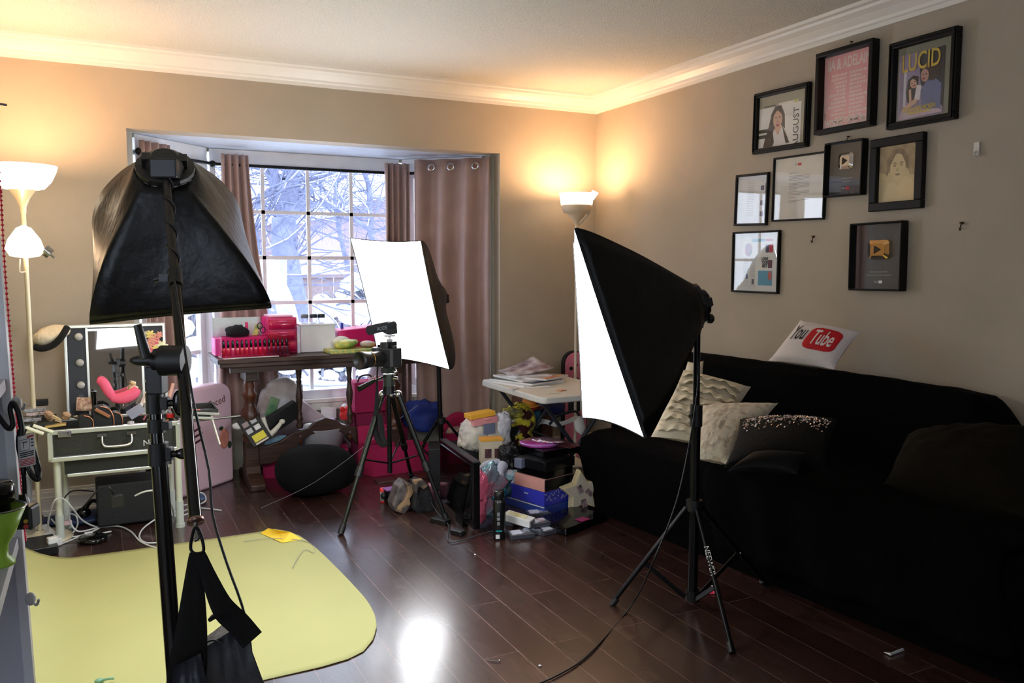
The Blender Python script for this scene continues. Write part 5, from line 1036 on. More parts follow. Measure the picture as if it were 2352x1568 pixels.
# ================================================================== CAMERA ON TRIPOD
GRNM = m((34, 38, 26), .35, .5, name='olive_black_metal')
tp_ = T('camera_tripod', 'black photo tripod with splayed legs and a pan handle in mid room', 'tripod', (1.38, 4.05, 0))
ap = aD(893, 890, 4.2)
f1, f2, f3 = fl(782, 1228, 0), fl(1028, 1200, 0), fl(946, 1098, 0)
for i, (ft, px) in enumerate(((f1, (878, 905)), (f2, (915, 905)), (f3, (900, 905)))):
    t0 = aD(px[0], px[1], 4.2); ln = ft - t0; lg = MB().tube([t0, t0.lerp(ft, .56)], .0145, 8, 1).build('leg', GRNM if i != 1 else BLKM, tp_)
    MB().tube([t0.lerp(ft, .5), t0.lerp(ft, .97)], .0105, 8, 1).build('leg_lower', GRNM if i == 0 else BLKM, lg)
    MB().tube([t0.lerp(ft, .53), t0.lerp(ft, .60)], .019, 8, 1).build('leg_lock', BLK, lg)
    MB().tube([t0.lerp(ft, .93), ft + V((0, 0, .004))], .0155, 8, 1).build('rubber_foot', BLK, lg)
    MB().ell(t0, (.02, .02, .02), 10, 8).build('chrome_joint', CHR, tp_)
cc_ = ap + V((0, 0, -.42))
MB().cyl(ap + V((0, 0, -.44)), ap + V((0, 0, .02)), .012).cyl(ap + V((0, 0, -.03)), ap + V((0, 0, .01)), .034, .03).build('centre_column', BLKM, tp_)
for ft in (f1, f2, f3):
    t0 = aD(893, 905, 4.2); MB().tube([cc_ + V((0, 0, .03)), t0.lerp(ft, .48)], .005, 6, 1).build('strut', BLKM, tp_)
MB().cyl(ap, ap + V((0, 0, .07)), .028).box(ap + V((0, 0, .09)), (.06, .05, .03), .3).cyl(ap + V((0, 0, .10)), ap + V((0, 0, .125)), .03).build('tilt_head', m((44, 52, 44), .4, .3, name='olive_plastic'), tp_, bevel=.003)
MB().cyl(ap + V((.02, -.02, .05)), ap + V((.035, -.035, .05)), .01).ell(ap + V((.028, -.02, .08)), (.01, .01, .014)).ell(ap + V((.03, -.02, .105)), (.01, .01, .01)).build('locking_lever', CHR, tp_)
h0, h1, h2 = aD(888, 862, 4.18), aD(860, 874, 4.1), aD(824, 893, 4.02)
MB().tube([h0, h1], .005, 6, 1).tube([h1, h1.lerp(h2, .5), h2], lambda t: .009 + .006 * t, 10).build('pan_handle', GRNM, tp_)
# camera: optical axis points to the viewer's left, slightly towards the table
cam_c = aD(889, 816, 4.14); fwd = (aD(838, 826, 4.02) - cam_c); fwd.z = 0; fwd.normalize(); rt = fwd.cross(V((0, 0, 1)))
Rc = Matrix((fwd, -rt, V((0, 0, 1)))).transposed()   # local x = forward, y = left of camera
dc = T('dslr_camera', 'black camera with a long zoom lens mounted on the tripod', 'camera', cam_c + V((0, 0, -.055)), Rc, local=True)
MB().prism([(-.035, -.072), (.03, -.072), (.05, -.06), (.05, -.03), (.035, -.02), (.04, .06), (.03, .07), (-.035, .07)], 0, .095).build('camera_body', m((26, 27, 29), .5, 0, .2, 300, name='grained_black'), dc, bevel=.006)
MB().prism([(-.045, -.03), (.025, -.026), (.035, 0), (.025, .026), (-.045, .03)], .09, .125).build('viewfinder_hump', BLK, dc, bevel=.006)
MB().cyl((0, -.045, .095), (0, -.045, .108), .016).cyl((0, .045, .095), (0, .045, .106), .018).build('dial', BLKM, dc)
MB().box((-.037, -.0, .045), (.004, .085, .06)).build('screen_frame', m((52, 52, 54), .35, name='screen_bezel'), dc, bevel=.001)
MB().box((-.0395, .0, .047), (.002, .068, .045)).build('lcd_screen', BLKG, dc)
MB().cyl((-.038, -.058, .04), (-.041, -.058, .04), .011).build('control_wheel', m((120, 120, 122), .3, .6, name='wheel_grey'), dc)
lens = MB().lathe([(0, .03), (.032, .03), (.034, .05), (.036, .07), (.036, .1), (.038, .105), (.038, .135), (.041, .14), (.044, .175), (.044, .19), (.038, .19), (.034, .178), (0, .175)], (0, .0, .045), 28, Euler((0, PI / 2, 0)).to_matrix()).build('zoom_lens', BLK, dc)
MB().lathe([(.0385, .112), (.0392, .113), (.0392, .118), (.0385, .119)], (0, 0, .045), 28, Euler((0, PI / 2, 0)).to_matrix()).build('lens_ring', m((150, 120, 60), .3, .8, name='gold_ring'), lens)
st_ = [aD(868, 832, 4.14), aD(866, 870, 4.14), aD(865, 930, 4.15), aD(862, 985, 4.15), aD(872, 1015, 4.13), aD(884, 1020, 4.12), aD(878, 1000, 4.13), aD(872, 950, 4.14)]
sp = catmull(st_, 6)
def strapfn(u, v):
    i = min(int(v * (len(sp) - 1)), len(sp) - 2); k = v * (len(sp) - 1) - i; p = sp[i].lerp(sp[i + 1], k); d = (sp[i + 1] - sp[i]).normalized(); vn = (CAM - p).normalized()
    return Rc.inverted() @ (p + d.cross(vn).normalized() * (u - .5) * (.008 + .020 * min(1, max(0, (v - .15) * 5))) - (cam_c + V((0, 0, -.055))))
MB().grid(strapfn, 2, 50).build('neck_strap', BLKF, dc, solid=.003)
MB().tube([(.03, .02, .10), (.02, .05, .02), (.0, .03, -.08), (.02, .02, -.14), (.05, .0, -.2), (-.03, -.02, -.28)], .0016, 5).build('audio_cord', BLK, dc)
mc = T('shotgun_microphone', 'short foam covered microphone mounted on top of the camera', 'microphone', cam_c + V((0, 0, .075)), Rc, local=True)
MB().box((-.02, 0, .0), (.022, .02, .012)).cyl((-.02, 0, 0), (-.02, 0, .02), .006).box((-.02, .0, .022), (.05, .03, .008)).build('shoe_mount', m((210, 212, 215), .3, .4, name='mount_silver'), mc)
MB().prism([(-.06, .03), (-.055, .085), (-.035, .095), (.01, .09), (.03, .05), (-.01, .028)], -.02, .02, Matrix.Rotation(PI / 2, 4, 'X')).build('mic_body', m((44, 48, 50), .45, name='mic_grey'), mc, bevel=.006)
MB().tube([(-.05, 0, .072), (0, 0, .070), (.07, 0, .064), (.11, 0, .058), (.122, 0, .056)], lambda t: .024 if t < .9 else .024 - .12 * (t - .9), 16, 5).build('foam_windshield', m((34, 36, 40), .95, 0, .5, 300, name='foam_grey'), mc)
text('RODE', .026, m((120, 128, 132), .6, name='pale_print'), mc, (.055, .0245, .064), (-1, 0, .09), (.09, 0, 1), local=True, label='pale grey lettering')
# ================================================================== DARK SCREEN ON THE FLOOR
Sr, Sl = fl(1086, 1236), V((1.60, 4.06, 0)); Sr.z = 0; dd_ = (Sr - Sl); Ls = dd_.length; Rs = uvn(dd_, (0, 0, 1))  # u = far->near, normal to the left
tv = T('flat_television', 'black flat television standing on the floor, turned away to the left', 'television', Sl, Rs, local=True)
Htv = aY(1086, 1062, Sr.y).z
MB().box((Ls / 2, Htv / 2 + .02, -.02), (Ls, Htv - .04, .035)).build('screen_housing', BLKG, tv, bevel=.004)
MB().box((Ls / 2, Htv / 2 + .03, .0), (Ls - .05, Htv - .1, .004)).build('screen', m((3, 3, 4), .08, name='black_screen'), tv)
MB().box((Ls / 2, Htv - .0, -.02), (Ls, .006, .036)).build('top_edge', m((70, 74, 82), .25, .6, name='steel_edge'), tv)
MB().prism([(Ls * .35, -.17), (Ls * .8, -.17), (Ls * .85, .03), (Ls * .3, .03)], .001, .014, Matrix.Rotation(PI / 2, 4, 'X') @ Matrix.Scale(1, 4)).build('stand_base', BLKG, tv, bevel=.003)
MB().box((Ls * .58, .05, -.02), (.12, .1, .03)).build('stand_neck', BLKG, tv)
thing_tube('power_lead', 'thin grey cable drooping across the front of the dark television', 'cable', [fl(965, 1105, .12), fl(1000, 1170, .03), fl(1030, 1205, .01), fl(1070, 1222, .006) + V((-.12, -.1, 0)), fl(1120, 1222, .01), fl(1150, 1222, .01)], .003, m((60, 62, 66), .4, name='lead_grey'))
simple('power_brick', 'black power brick on the floor under the tripod leg by the television', 'adapter', MB().box(fl(1012, 1195, .012), (.10, .05, .024), -1.1), BLK, bevel=.004)
simple('power_brick', 'smaller black adapter on the floor at the bottom corner of the television', 'adapter', MB().box(fl(1052, 1222, .012), (.07, .04, .024), -1.1), BLK, bevel=.004)
# small items in front of tripod
rb = T('nail_polish', 'small black and white bottle with a red cap and base on the floor', 'bottle', fl(881, 1152), local=True)
MB(True).lathe([(0, 0), (.018, 0), (.018, .008), (0, .009)], (0, 0, 0), 16).build('red_base', RED, rb); MB(True).lathe([(.016, .008), (.02, .014), (.018, .05), (.02, .058), (.0, .06)], (0, 0, 0), 16).build('bottle_body', m((60, 62, 60), .3, c2=(200, 200, 200), vs=70, name='bw_print'), rb); MB(True).lathe([(.02, .058), (.021, .064), (.018, .078), (0, .08)], (0, 0, 0), 16).build('red_cap', m((240, 60, 60), .3, name='bright_red'), rb)
pb = T('gift_box', 'black pot with white lettering and a purple lid beside the red capped bottle', 'pot', fl(902, 1155), .1, local=True)
MB().box((0, 0, .04), (.075, .06, .08)).build('pot_body', BLK, pb, bevel=.004); MB().box((.005, .0, .082), (.10, .065, .006)).build('purple_lid', m((176, 120, 205), .5, name='lavender_card'), pb)
MB().box((-.012, -.0315, .055), (.045, .002, .01)).box((-.01, -.0315, .03), (.02, .002, .02)).build('white_print', m((200, 200, 195), .6, name='soft_white'), pb)
simple('pot_stopper', 'black round knobbed stopper behind the purple lidded pot', 'lid', MB().ell(fl(890, 1130, .05), (.022, .02, .02)).ell(fl(882, 1138, .05), (.018, .018, .02)).cyl(fl(888, 1132, 0), fl(888, 1132, .05), .015), BLK)
CAMO = m((150, 120, 88), .7, 0, .3, 30, c2=(70, 62, 58), vs=14, lo=.48, hi=.56, name='camouflage_print')
def pxpoly(pts, Y, th, b=None):
    b = b or MB(); q = [aY(x, y, Y) for x, y in pts]; n = len(q); back = [p + V((0, th, 0)) for p in q]
    return b.add(q + back, [list(range(n)), [n + k for k in range(n)][::-1]] + [(i, n + i, n + (i + 1) % n, (i + 1) % n) for i in range(n)], False)
pbg = T('paper_bag', 'tan and dark camouflage print bag slumped on the floor beside the purple lidded pot', 'bag', fl(920, 1176))
Yb = fl(925, 1180).y
pxpoly([(908, 1175), (902, 1160), (916, 1118), (930, 1104), (950, 1114), (942, 1140), (920, 1160), (916, 1178)][::-1], Yb + .02, .10).build('dark_side', m((52, 48, 50), .5, 0, .5, 40, c2=(110, 100, 96), vs=24, name='dark_print'), pbg, bevel=.008)
pxpoly([(928, 1106), (952, 1116), (950, 1132), (942, 1146), (944, 1158), (936, 1172), (930, 1181), (912, 1176), (916, 1164), (930, 1150), (938, 1130), (936, 1118)][::-1], Yb, .035).build('tan_gusset', CAMO, pbg, bevel=.006)
pb2 = T('paper_bag', 'second dark bag with a tan mottled top, between the camouflage bag and the television', 'bag', fl(970, 1178))
Yb = fl(968, 1178).y
pxpoly([(948, 1170), (952, 1140), (958, 1112), (968, 1102), (986, 1112), (1000, 1150), (1002, 1178), (960, 1180)][::-1], Yb + .0, .12).build('bag_body', m((20, 19, 21), .7, 0, .5, 40, c2=(96, 84, 66), vs=8, lo=.62, hi=.68, name='dark_camouflage'), pb2, bevel=.014)
pxpoly([(952, 1104), (972, 1101), (984, 1116), (974, 1124), (962, 1118), (958, 1136), (952, 1126)][::-1], Yb - .02, .04).build('tan_top', CAMO, pb2, bevel=.005)
simple('pink_parcel', 'small pink wrapped parcel behind the camouflage pouches', 'parcel', MB().box(fl(985, 1130, .06), (.07, .05, .09), .5), m((220, 150, 170), .5, c2=(80, 60, 110), vs=16, name='pink_parcel'), bevel=.008)
# spray can
sp_ = T('spray_can', 'tall black spray can with white lettering in front of the bags', 'spray can', fl(1147, 1236), local=True)
MB(True).lathe([(0, 0), (.028, 0), (.030, .005), (.030, .175), (.026, .188), (.022, .19), (.024, .192), (.024, .225), (.02, .23), (0, .231)], (0, 0, 0), 24).build('can_body', m((16, 17, 18), .3, name='can_black'), sp_)
b = MB()
rc = Matrix.Rotation(-YAW + .15, 3, 'Z')
for z, w_, h_ in ((.125, .012, .018), (.103, .014, .014), (.08, .012, .016)): b.box(rc @ V((-.008, -.0298, z)), (w_, .002, h_), rc)
b.build('white_print', m((130, 132, 135), .6, name='can_print'), sp_)
MB().box(rc @ V((-.006, -.0298, .045)), (.03, .002, .006), rc).build('teal_band', m((30, 150, 160), .5, name='teal_print'), sp_)
MB().box(rc @ V((-.012, -.0295, .018)), (.018, .002, .02), rc).build('white_label', WHT, sp_)
# clear boxes pile
CLB = m((205, 208, 225), .12, 0, 0, 9, .3, vs=18, coat=.6, c2=(110, 114, 130), lo=.45, hi=.55, name='frosted_case')
cl_pos = [((1196, 1232), .0, .25), ((1228, 1222), .0, -.3), ((1250, 1210), .0, .1), ((1208, 1204), .026, -.5), ((1232, 1206), .03, .4), ((1262, 1222), .0, .5), ((1236, 1184), .0, .15), ((1180, 1200), .0, .9)]
for i, ((x, y), z, a) in enumerate(cl_pos):
    g = T('lash_case', 'clear hinged cosmetic case on the floor, ' + ['frontmost of the pile', 'just right of the frontmost', 'middle right of the pile', 'lying on top under the yellow labelled carton', 'on top at the centre', 'rightmost beside the black tray', 'furthest back by the blue box', 'leaning at the back left'][i], 'case', fl(x, y, z), a - .4, group='clear cosmetic cases on the floor', local=True)
    MB().box((0, 0, .011), (.12, .075, .022)).build('case_shell', m((70, 74, 82), .15, coat=.5, name='smoke_case'), g, bevel=.003); MB().box((0, 0, .023), (.10, .055, .003)).build('case_lid', CLB, g); MB().box((-.02, .0, .0255), (.045, .05, .002)).build('paper_insert', m((215, 218, 235), .5, name='insert_white'), g)
yc = T('carton', 'white carton with a yellow printed front lying on the clear cases', 'carton', fl(1192, 1200, .045), Euler((.12, .1, -1.02)).to_matrix(), local=True)
MB().box((0, 0, .02), (.15, .055, .035)).build('carton_body', m((230, 230, 226), .5, name='carton_white'), yc, bevel=.002); MB().box((-.01, .0, .0385), (.10, .03, .002)).build('yellow_print', m((222, 214, 130), .5, c2=(236, 236, 220), vs=30, name='yellow_label'), yc); MB().box((.0755, 0, .022), (.002, .035, .018)).build('end_print', m((130, 126, 134), .6, name='grey_print'), yc)
# ================================================================== BOX STACK
def cornerbox(name, label, cat, F, Rt, Lf, z0, h, mat, bev=.002, extra=None, group=None):
    F, Rt, Lf = V(F), V(Rt), V(Lf)
    for p in (F, Rt, Lf): p.z = 0
    u = (Rt - F); w_ = u.length; u.normalize(); v = V((-u.y, u.x, 0)); d_ = max(.05, (Lf - F).dot(v))
    R = Matrix((u, v, V((0, 0, 1)))).transposed()
    root = T(name, label, cat, V((F.x, F.y, z0)), R, local=True, group=group)
    MB().box((w_ / 2, d_ / 2, h / 2), (w_, d_, h - .001)).build('box_body', mat, root, bevel=bev)
    if extra: extra(root, w_, d_, h)
    return root
F0, R0, L0 = fl(1250, 1184), fl(1322, 1163), fl(1169, 1148)
u0 = (R0 - F0).normalized(); v0 = V((-u0.y, u0.x, 0)); dL = (L0 - F0).dot(v0); dR = (R0 - F0).length
def stk(px, z): return fl(px[0], px[1], z)
sxy = lambda a, c: F0 + u0 * a + v0 * c
cornerbox('shoe_box', 'mid blue flat box with a white rim line, bottom of the stack', 'box', sxy(0, 0), sxy(dR + .02, 0), sxy(0, dL), 0, .045, m((52, 74, 160), .35, name='mid_blue_card'),
    extra=lambda r, w_, d_, h: MB().box((-.0008, d_ / 2, h - .004), (.002, d_, .005)).build('white_rim', WHT, r))
def ex(r, w_, d_, h):
    b = MB(); rn = random.Random(3)
    for i in range(46): x = w_ * rn.random() ** 1.4 * .95 + .005; b.box((x, -.0006, h * (.3 + .65 * rn.random()) ), (.008, .002, .008))
    b.build('white_floral_print', m((150, 150, 200), .5, name='lilac_print'), r)
    MB().box((-.0006, d_ * .5, h * .62), (.002, .03, .007)).build('small_logo', m((190, 195, 230), .5, name='logo_pale'), r)
cornerbox('gift_box', 'royal blue box with a speckled lilac print on one side, second in the stack', 'box', sxy(.0, .0), sxy(dR + .03, 0), sxy(0, dL - .07), .046, .075, m((62, 66, 196), .35, name='royal_blue_card'), extra=ex)
cornerbox('gift_box', 'peach pink box with a black framed end, third in the stack', 'box', sxy(.0, 0), sxy(dR - .04, 0), sxy(0, dL - .11), .122, .066, m((226, 164, 150), .45, name='peach_card'),
    extra=lambda r, w_, d_, h: MB().box((w_ / 2, -.0008, h / 2), (w_ - .008, .003, h - .008)).build('black_end_panel', BLK, r))
cornerbox('black_box', 'plain black box above the peach one, fourth in the stack', 'box', sxy(.01, -.005), sxy(dR - .03, -.005), sxy(.01, dL - .12), .189, .04, BLKG)
cornerbox('black_box', 'black box with a small silver label on its corner, fifth in the stack', 'box', sxy(.0, -.01), sxy(dR - .02, -.01), sxy(0, dL - .13), .230, .05, m((17, 18, 20), .3, name='satin_black'),
    extra=lambda r, w_, d_, h: MB().box((-.0008, .03, h * .8), (.002, .03, .012)).build('silver_label', CHR, r))
z6 = .282
cornerbox('black_box', 'large glossy black box overhanging on the top of the stack', 'box', fl(1248, 1052, z6), fl(1346, 1038, z6), fl(1172, 1036, z6), z6, .036, BLKG, bev=.004)
z7 = z6 + .036
dk = T('disc_case', 'round magenta clear case lying on the topmost black box', 'case', fl(1240, 1020, z7), local=True)
MB(True).lathe([(0, 0), (.105, 0), (.11, .004), (.11, .012), (.10, .018), (0, .019)], (0, 0, .001), 36).build('disc', m((170, 40, 130), .2, coat=.6, c2=(200, 90, 170), vs=6, name='magenta_disc'), dk)
MB(True).lathe([(.104, .012), (.113, .010), (.113, .014), (.104, .018)], (0, 0, .001), 36).build('rim', m((190, 120, 200), .2, coat=.5, name='pink_rim'), dk)
simple('foil_item', 'crinkled silver foil item on the round magenta case', 'foil', MB().ell(fl(1258, 1012, z7 + .03), (.085, .035, .014), 24, 12, RZ(-.75), fn=lambda p: p * (1 + .35 * noise.noise(p * 45))), m((200, 200, 215), .18, .9, .5, 80, c2=(230, 160, 190), vs=30, name='crinkled_foil'))
simple('glitter_card', 'dark card with red glitter at the right of the topmost black box', 'card', MB().box(fl(1305, 1022, z7 + .003), (.10, .12, .004), .35), m((60, 20, 30), .4, c2=(120, 60, 70), vs=60, name='red_glitter'))
simple('small_carton', 'small grey clear carton beside the black boxes at left', 'carton', MB().box(fl(1196, 1062, .25), (.05, .05, .05), .4), m((120, 128, 150), .2, coat=.4, name='grey_clear'), bevel=.003)
simple('keyring', 'hanging tag and yellow trinket at the right of the black boxes', 'trinket', MB().tube([fl(1302, 1050, .26), fl(1308, 1070, .22), fl(1306, 1080, .2)], .006, 6).ell(fl(1306, 1078, .2), (.012, .01, .014)), m((190, 175, 110), .4, c2=(230, 230, 225), vs=60, name='trinket_mix'))
tF, tR_, tL = fl(1304, 1240), fl(1412, 1200), fl(1262, 1192)
cornerbox('black_tray', 'wide glossy black flat case on the floor at the foot of the sofa', 'case', fl(1300, 1232, 0), fl(1395, 1196, 0), fl(1258, 1196, 0), 0, .036, m((6, 6, 8), .12, name='piano_black'), bev=.006)
simple('pink_card', 'small magenta card on the black flat case', 'card', MB().box(fl(1338, 1192, .038), (.06, .05, .002), .3), m((150, 40, 100), .4, name='magenta_card'))
# star shaped frame
star = T('star_collage', 'pale wooden star shaped photo collage leaning by the sofa', 'star collage', fl(1344, 1176, .0), uvn(_R * .93 + _F * .35, V((.08, .0, 1))), local=True)
pts = []
sc_y = .0
for i in range(10):
    a = PI / 2 + .12 + i * PI / 5; r_ = .118 if i % 2 == 0 else .062; pts.append((r_ * math.cos(a) - .02, r_ * math.sin(a) + .108))
MB().prism(pts, -.05, 0).build('star_body', m((206, 190, 150), .6, name='pale_pine'), star, bevel=.003)
cxm, cym = -.02, .108
inner = [((x - cxm) * .86 + cxm, (y - cym) * .86 + cym) for x, y in pts]
MB().prism(inner, .0, .003).build('star_face', m((190, 180, 160), .6, name='star_face'), star)
for (x, y, a) in ((-.035, .125, .5), (.018, .105, .9), (-.01, .05, .3)):
    MB().box((x, y, .004), (.028, .042, .003), RZ(a)).build('photo', m((60, 55, 60), .4, c2=(180, 150, 150), vs=30, name='photo_mix'), star)
# ================================================================== BAGS AND BOXES BEHIND
IR = m((190, 120, 140), .15, .4, .6, 18, c2=(110, 190, 205), vs=8, name='iridescent_film')
def crum(k, fz, c):
    def f(p):
        q = p * fz + V(c) * 3; a = noise.noise(q); b_ = 1 - abs(noise.noise(q * 1.9)) * 2.2; d_ = 1 - abs(noise.noise(q * 4.1)) * 2
        return p * (1 + k * (.8 * a + .35 * (b_ - .5) + .16 * d_))
    return f
def blob(name, label, cat, c, r, mat, k=.25, fz=16, R=None, **kw): return simple(name, label, cat, MB().ell(c, r, 56, 36, R, e=.8, fn=crum(k * 1.3, fz, c)), mat, **kw)
blob('iridescent_bag', 'iridescent pink and teal foil bag behind the television edge', 'bag', aY(1112, 1125, 3.72), (.09, .05, .12), IR, .5, 18)
blob('star_ornament', 'pink crinkled foil sticking out of the iridescent bag', 'foil', aY(1098, 1140, 3.62), (.045, .02, .10), m((232, 110, 140), .25, .3, .5, 30, name='pink_foil'), .6, 26)
blob('teal_wrap', 'teal glittering wrapping beside the pink foil', 'wrapping', aY(1135, 1140, 3.72), (.05, .04, .07), m((40, 150, 170), .2, .5, .8, 60, c2=(20, 60, 80), vs=30, name='teal_glitter'), .4, 30)
tb2 = T('tote_bag', 'royal blue and white round tote behind the box stack', 'bag', aY(1150, 1100, 4.05))
MB(True).ell(aY(1148, 1108, 4.1), (.17, .10, .12), 56, 36, e=.85, fn=crum(.16, 11, (1, 5, 3))).build('bag_body', m((30, 70, 160), .4, c2=(130, 170, 210), vs=7, name='blue_print'), tb2)
MB().tube([aY(1098, 1085, 4.0), aY(1115, 1066, 4.0), aY(1150, 1060, 4.02), aY(1195, 1066, 4.05)], .016, 8).build('white_band', m((215, 222, 238), .5, name='band_white'), tb2)
MB().tube([aY(1155, 1068, 3.97), aY(1148, 1085, 3.93), aY(1155, 1110, 3.9), aY(1152, 1130, 3.88)], lambda t: .03 - .024 * t, 8).build('drooping_handle', m((196, 200, 220), .5, name='handle_grey'), tb2)
blob('stuffed_pouch', 'pale pink and teal pouch beside the peach box', 'pouch', aY(1180, 1095, 3.95), (.06, .05, .035), m((130, 190, 200), .6, c2=(225, 180, 195), vs=12, name='pouch_mix'), .3, 20)
blob('teal_pouch', 'dark teal pouch low beside the blue boxes', 'pouch', aY(1165, 1118, 3.95), (.07, .05, .05), m((30, 70, 84), .6, name='dark_teal'), .3, 16)
bwh = T('clear_bag', 'clear bag of cream bedding with a grey square, under the yellow and pink cartons', 'bag', aY(1110, 1050, 4.35))
MB().ell(aY(1098, 997, 4.35), (.12, .09, .09), 56, 36, e=.75, fn=crum(.3, 13, (1, 2, 3))).ell(aY(1132, 992, 4.33), (.075, .08, .075), 48, 30, e=.6, fn=crum(.2, 15, (4, 2, 3))).build('bag_body', m((226, 218, 200), .4, c2=(205, 200, 196), vs=6, coat=.3, name='cream_contents'), bwh)
MB().box(aY(1124, 984, 4.24), (.075, .006, .06), .1).build('grey_square', m((120, 128, 152), .5, name='slate_print'), bwh)
simple('pink_carton', 'flat pink carton with a white oval on the cream bag', 'carton', MB().box(aY(1108, 964, 4.3), (.15, .09, .038), Euler((0, -.07, .05)).to_matrix()).ell(aY(1120, 962, 4.255), (.03, .004, .009), 12, 6), [m((240, 160, 160), .5, name='pink_carton')], bevel=.003)
simple('yellow_carton', 'flat mustard yellow carton on top of the pink carton', 'carton', MB().box(aY(1102, 951, 4.3), (.16, .09, .028), Euler((0, -.09, .02)).to_matrix()), m((240, 180, 60), .5, name='mustard_carton'), bevel=.003)
blob('white_sack', 'white plastic sack sagging beside the cream bag', 'sack', aY(1153, 1000, 4.3), (.05, .05, .13), m((210, 208, 214), .4, name='sack_white'), .35, 16)
pbx = T('display_box', 'beige box with two printed pictures and an orange top', 'box', aY(1130, 1060, 4.1))
pc_ = aY(1127, 1035, 4.12); Rb = RZ(-.25)
MB().box(pc_, (.12, .08, .13), Rb).build('box_body', m((214, 200, 172), .5, name='beige_card'), pbx, bevel=.003)
MB().box(pc_ + V((0, 0, .068)), (.125, .085, .012), Rb).build('orange_top', m((236, 170, 60), .5, name='orange_card'), pbx)
for dx in (-.022, .032): MB().box(pc_ + Rb @ V((dx, -.042, -.005)), (.036, .004, .05), Rb).build('picture', m((110, 60, 62), .5, c2=(60, 50, 60), vs=30, name='picture_mix'), pbx)
simple('pink_envelope', 'small pink envelope leaning right of the beige display box', 'envelope', MB().box(aY(1160, 1052, 4.15), (.05, .01, .09), Euler((0, .5, 0)).to_matrix()), m((232, 190, 190), .6, name='blush_card'))
blob('patterned_bag', 'clear bag of yellow and dark red patterned cloth under the folding table', 'bag', aY(1190, 975, 4.4), (.10, .08, .12), m((216, 200, 60), .35, c2=(60, 22, 24), vs=16, lo=.47, hi=.53, coat=.4, name='yellow_red_print'), .2, 14)
blob('grey_scarf', 'dark grey and yellow cloth folded over the patterned bag', 'cloth', aY(1180, 950, 4.36), (.07, .05, .035), m((70, 72, 70), .7, c2=(190, 180, 70), vs=9, name='grey_yellow_cloth'), .3, 18)
blob('black_bundle', 'black tangled straps beside the topmost black box', 'straps', aY(1172, 1050, 4.0), (.05, .05, .06), m((16, 16, 18), .5, c2=(90, 92, 96), vs=40, lo=.6, hi=.7, name='black_straps'), .5, 26)
simple('speaker_box', 'black box on the floor behind the television', 'box', MB().box((1.90, 4.42, .12), (.42, .22, .24), -.35), m((14, 14, 16), .5, name='matt_black_box'), bevel=.004)
simple('support_crate', 'dark crate on the floor carrying the cream bag', 'crate', MB().box((2.18, 4.42, .17), (.10, .18, .34)).box((1.98, 4.52, .02), (.1, .1, .04)), m((24, 22, 22), .7, name='dark_crate'), bevel=.004)
# ================================================================== FOLDING TABLE AND CORNER
FT = m((214, 212, 206), .45, 0, .1, 80, .03, name='moulded_plastic')
ftb = T('folding_table', 'white folding table with dark crossed legs and magazines on it', 'table', (2.32, 4.1, 0))
zf = .60; Lc_, Nc_ = fl(1101, 872, zf), fl(1262, 919, zf)
ex0, ex1, ey0, ey1 = 2.05, 2.60, 3.74, 4.52
poly = [(x * 1 + (ex0 + ex1) / 2, y + (ey0 + ey1) / 2) for x, y in rrect(ex1 - ex0, ey1 - ey0, .035, 5)]
MB().prism(poly, zf - .035, zf).build('tabletop', FT, ftb, bevel=.008, bseg=3)
for yy in (ey0 + .12, ey1 - .14):
    for a_, b_ in (((ex0 + .06, zf - .035), (ex1 - .05, .01)), ((ex1 - .06, zf - .035), (ex0 + .05, .01))):
        o = .012 if a_[0] < 2.3 else -.012
        MB().cyl((a_[0], yy + o, a_[1]), (b_[0], yy + o, b_[1]), .011).build('leg', m((50, 56, 62), .4, .4, name='grey_tube'), ftb)
for x in (ex0 + .05, ex1 - .05): MB().cyl((x, ey0 + .12, .012), (x, ey1 - .14, .012), .011).build('foot_rail', m((50, 56, 62), .4, .4, name='grey_tube'), ftb)
MB().cyl((2.325, ey0 + .12, .29), (2.325, ey1 - .14, .29), .007).build('cross_bar', m((50, 56, 62), .4, .4, name='grey_tube'), ftb)
# magazines
mg = [((2.24, 4.32), (.32, .36), .25, (222, 224, 230), 'large white magazine at the bottom of the pile on the folding table'), ((2.25, 4.30), (.28, .34), .35, (60, 66, 76), 'dark covered magazine second from the bottom of the folding table pile'),
      ((2.26, 4.33), (.26, .32), .1, (232, 230, 232), 'white magazine in the middle of the folding table pile'), ((2.30, 4.28), (.24, .30), .5, (206, 196, 200), 'magazine with a red and orange cover strip near the top of the pile'), ((2.27, 4.36), (.22, .30), -.1, (226, 222, 226), 'slim white magazine lying open on the top of the pile')]
zz = zf
for i, (c_, s_, a, col, lab) in enumerate(mg):
    g = T('magazine', lab, 'magazine', (c_[0], c_[1], zz), a, group='magazines on the folding table', local=True); h_ = .010 if i != 4 else .004
    MB().box((0, 0, h_ / 2), (s_[0], s_[1], h_ - .001)).build('pages', m((235, 233, 230), .7, name='page_edges'), g); MB().box((0, 0, h_), (s_[0], s_[1], .0012)).build('cover', m(col, .3, c2=(150, 120, 110) if i in (3,) else None, vs=12, name='cover_%d' % i), g)
    if i == 3: MB().box((-.02, -.13, h_ + .001), (.18, .022, .001)).build('cover_strip', m((226, 80, 40), .4, c2=(236, 200, 60), vs=10, name='orange_strip'), g)
    zz += h_ + .001
def openpage(u, v): return V((2.16 + .25 * u, 4.26 + .26 * v, zz + .002 + .075 * u ** 1.6 * (.4 + .6 * v)))
simple('open_pages', 'grey printed pages curling up above the magazine pile', 'pages', MB().grid(openpage, 10, 6), m((206, 200, 206), .5, c2=(120, 96, 106), vs=14, name='printed_page'), solid=.004)
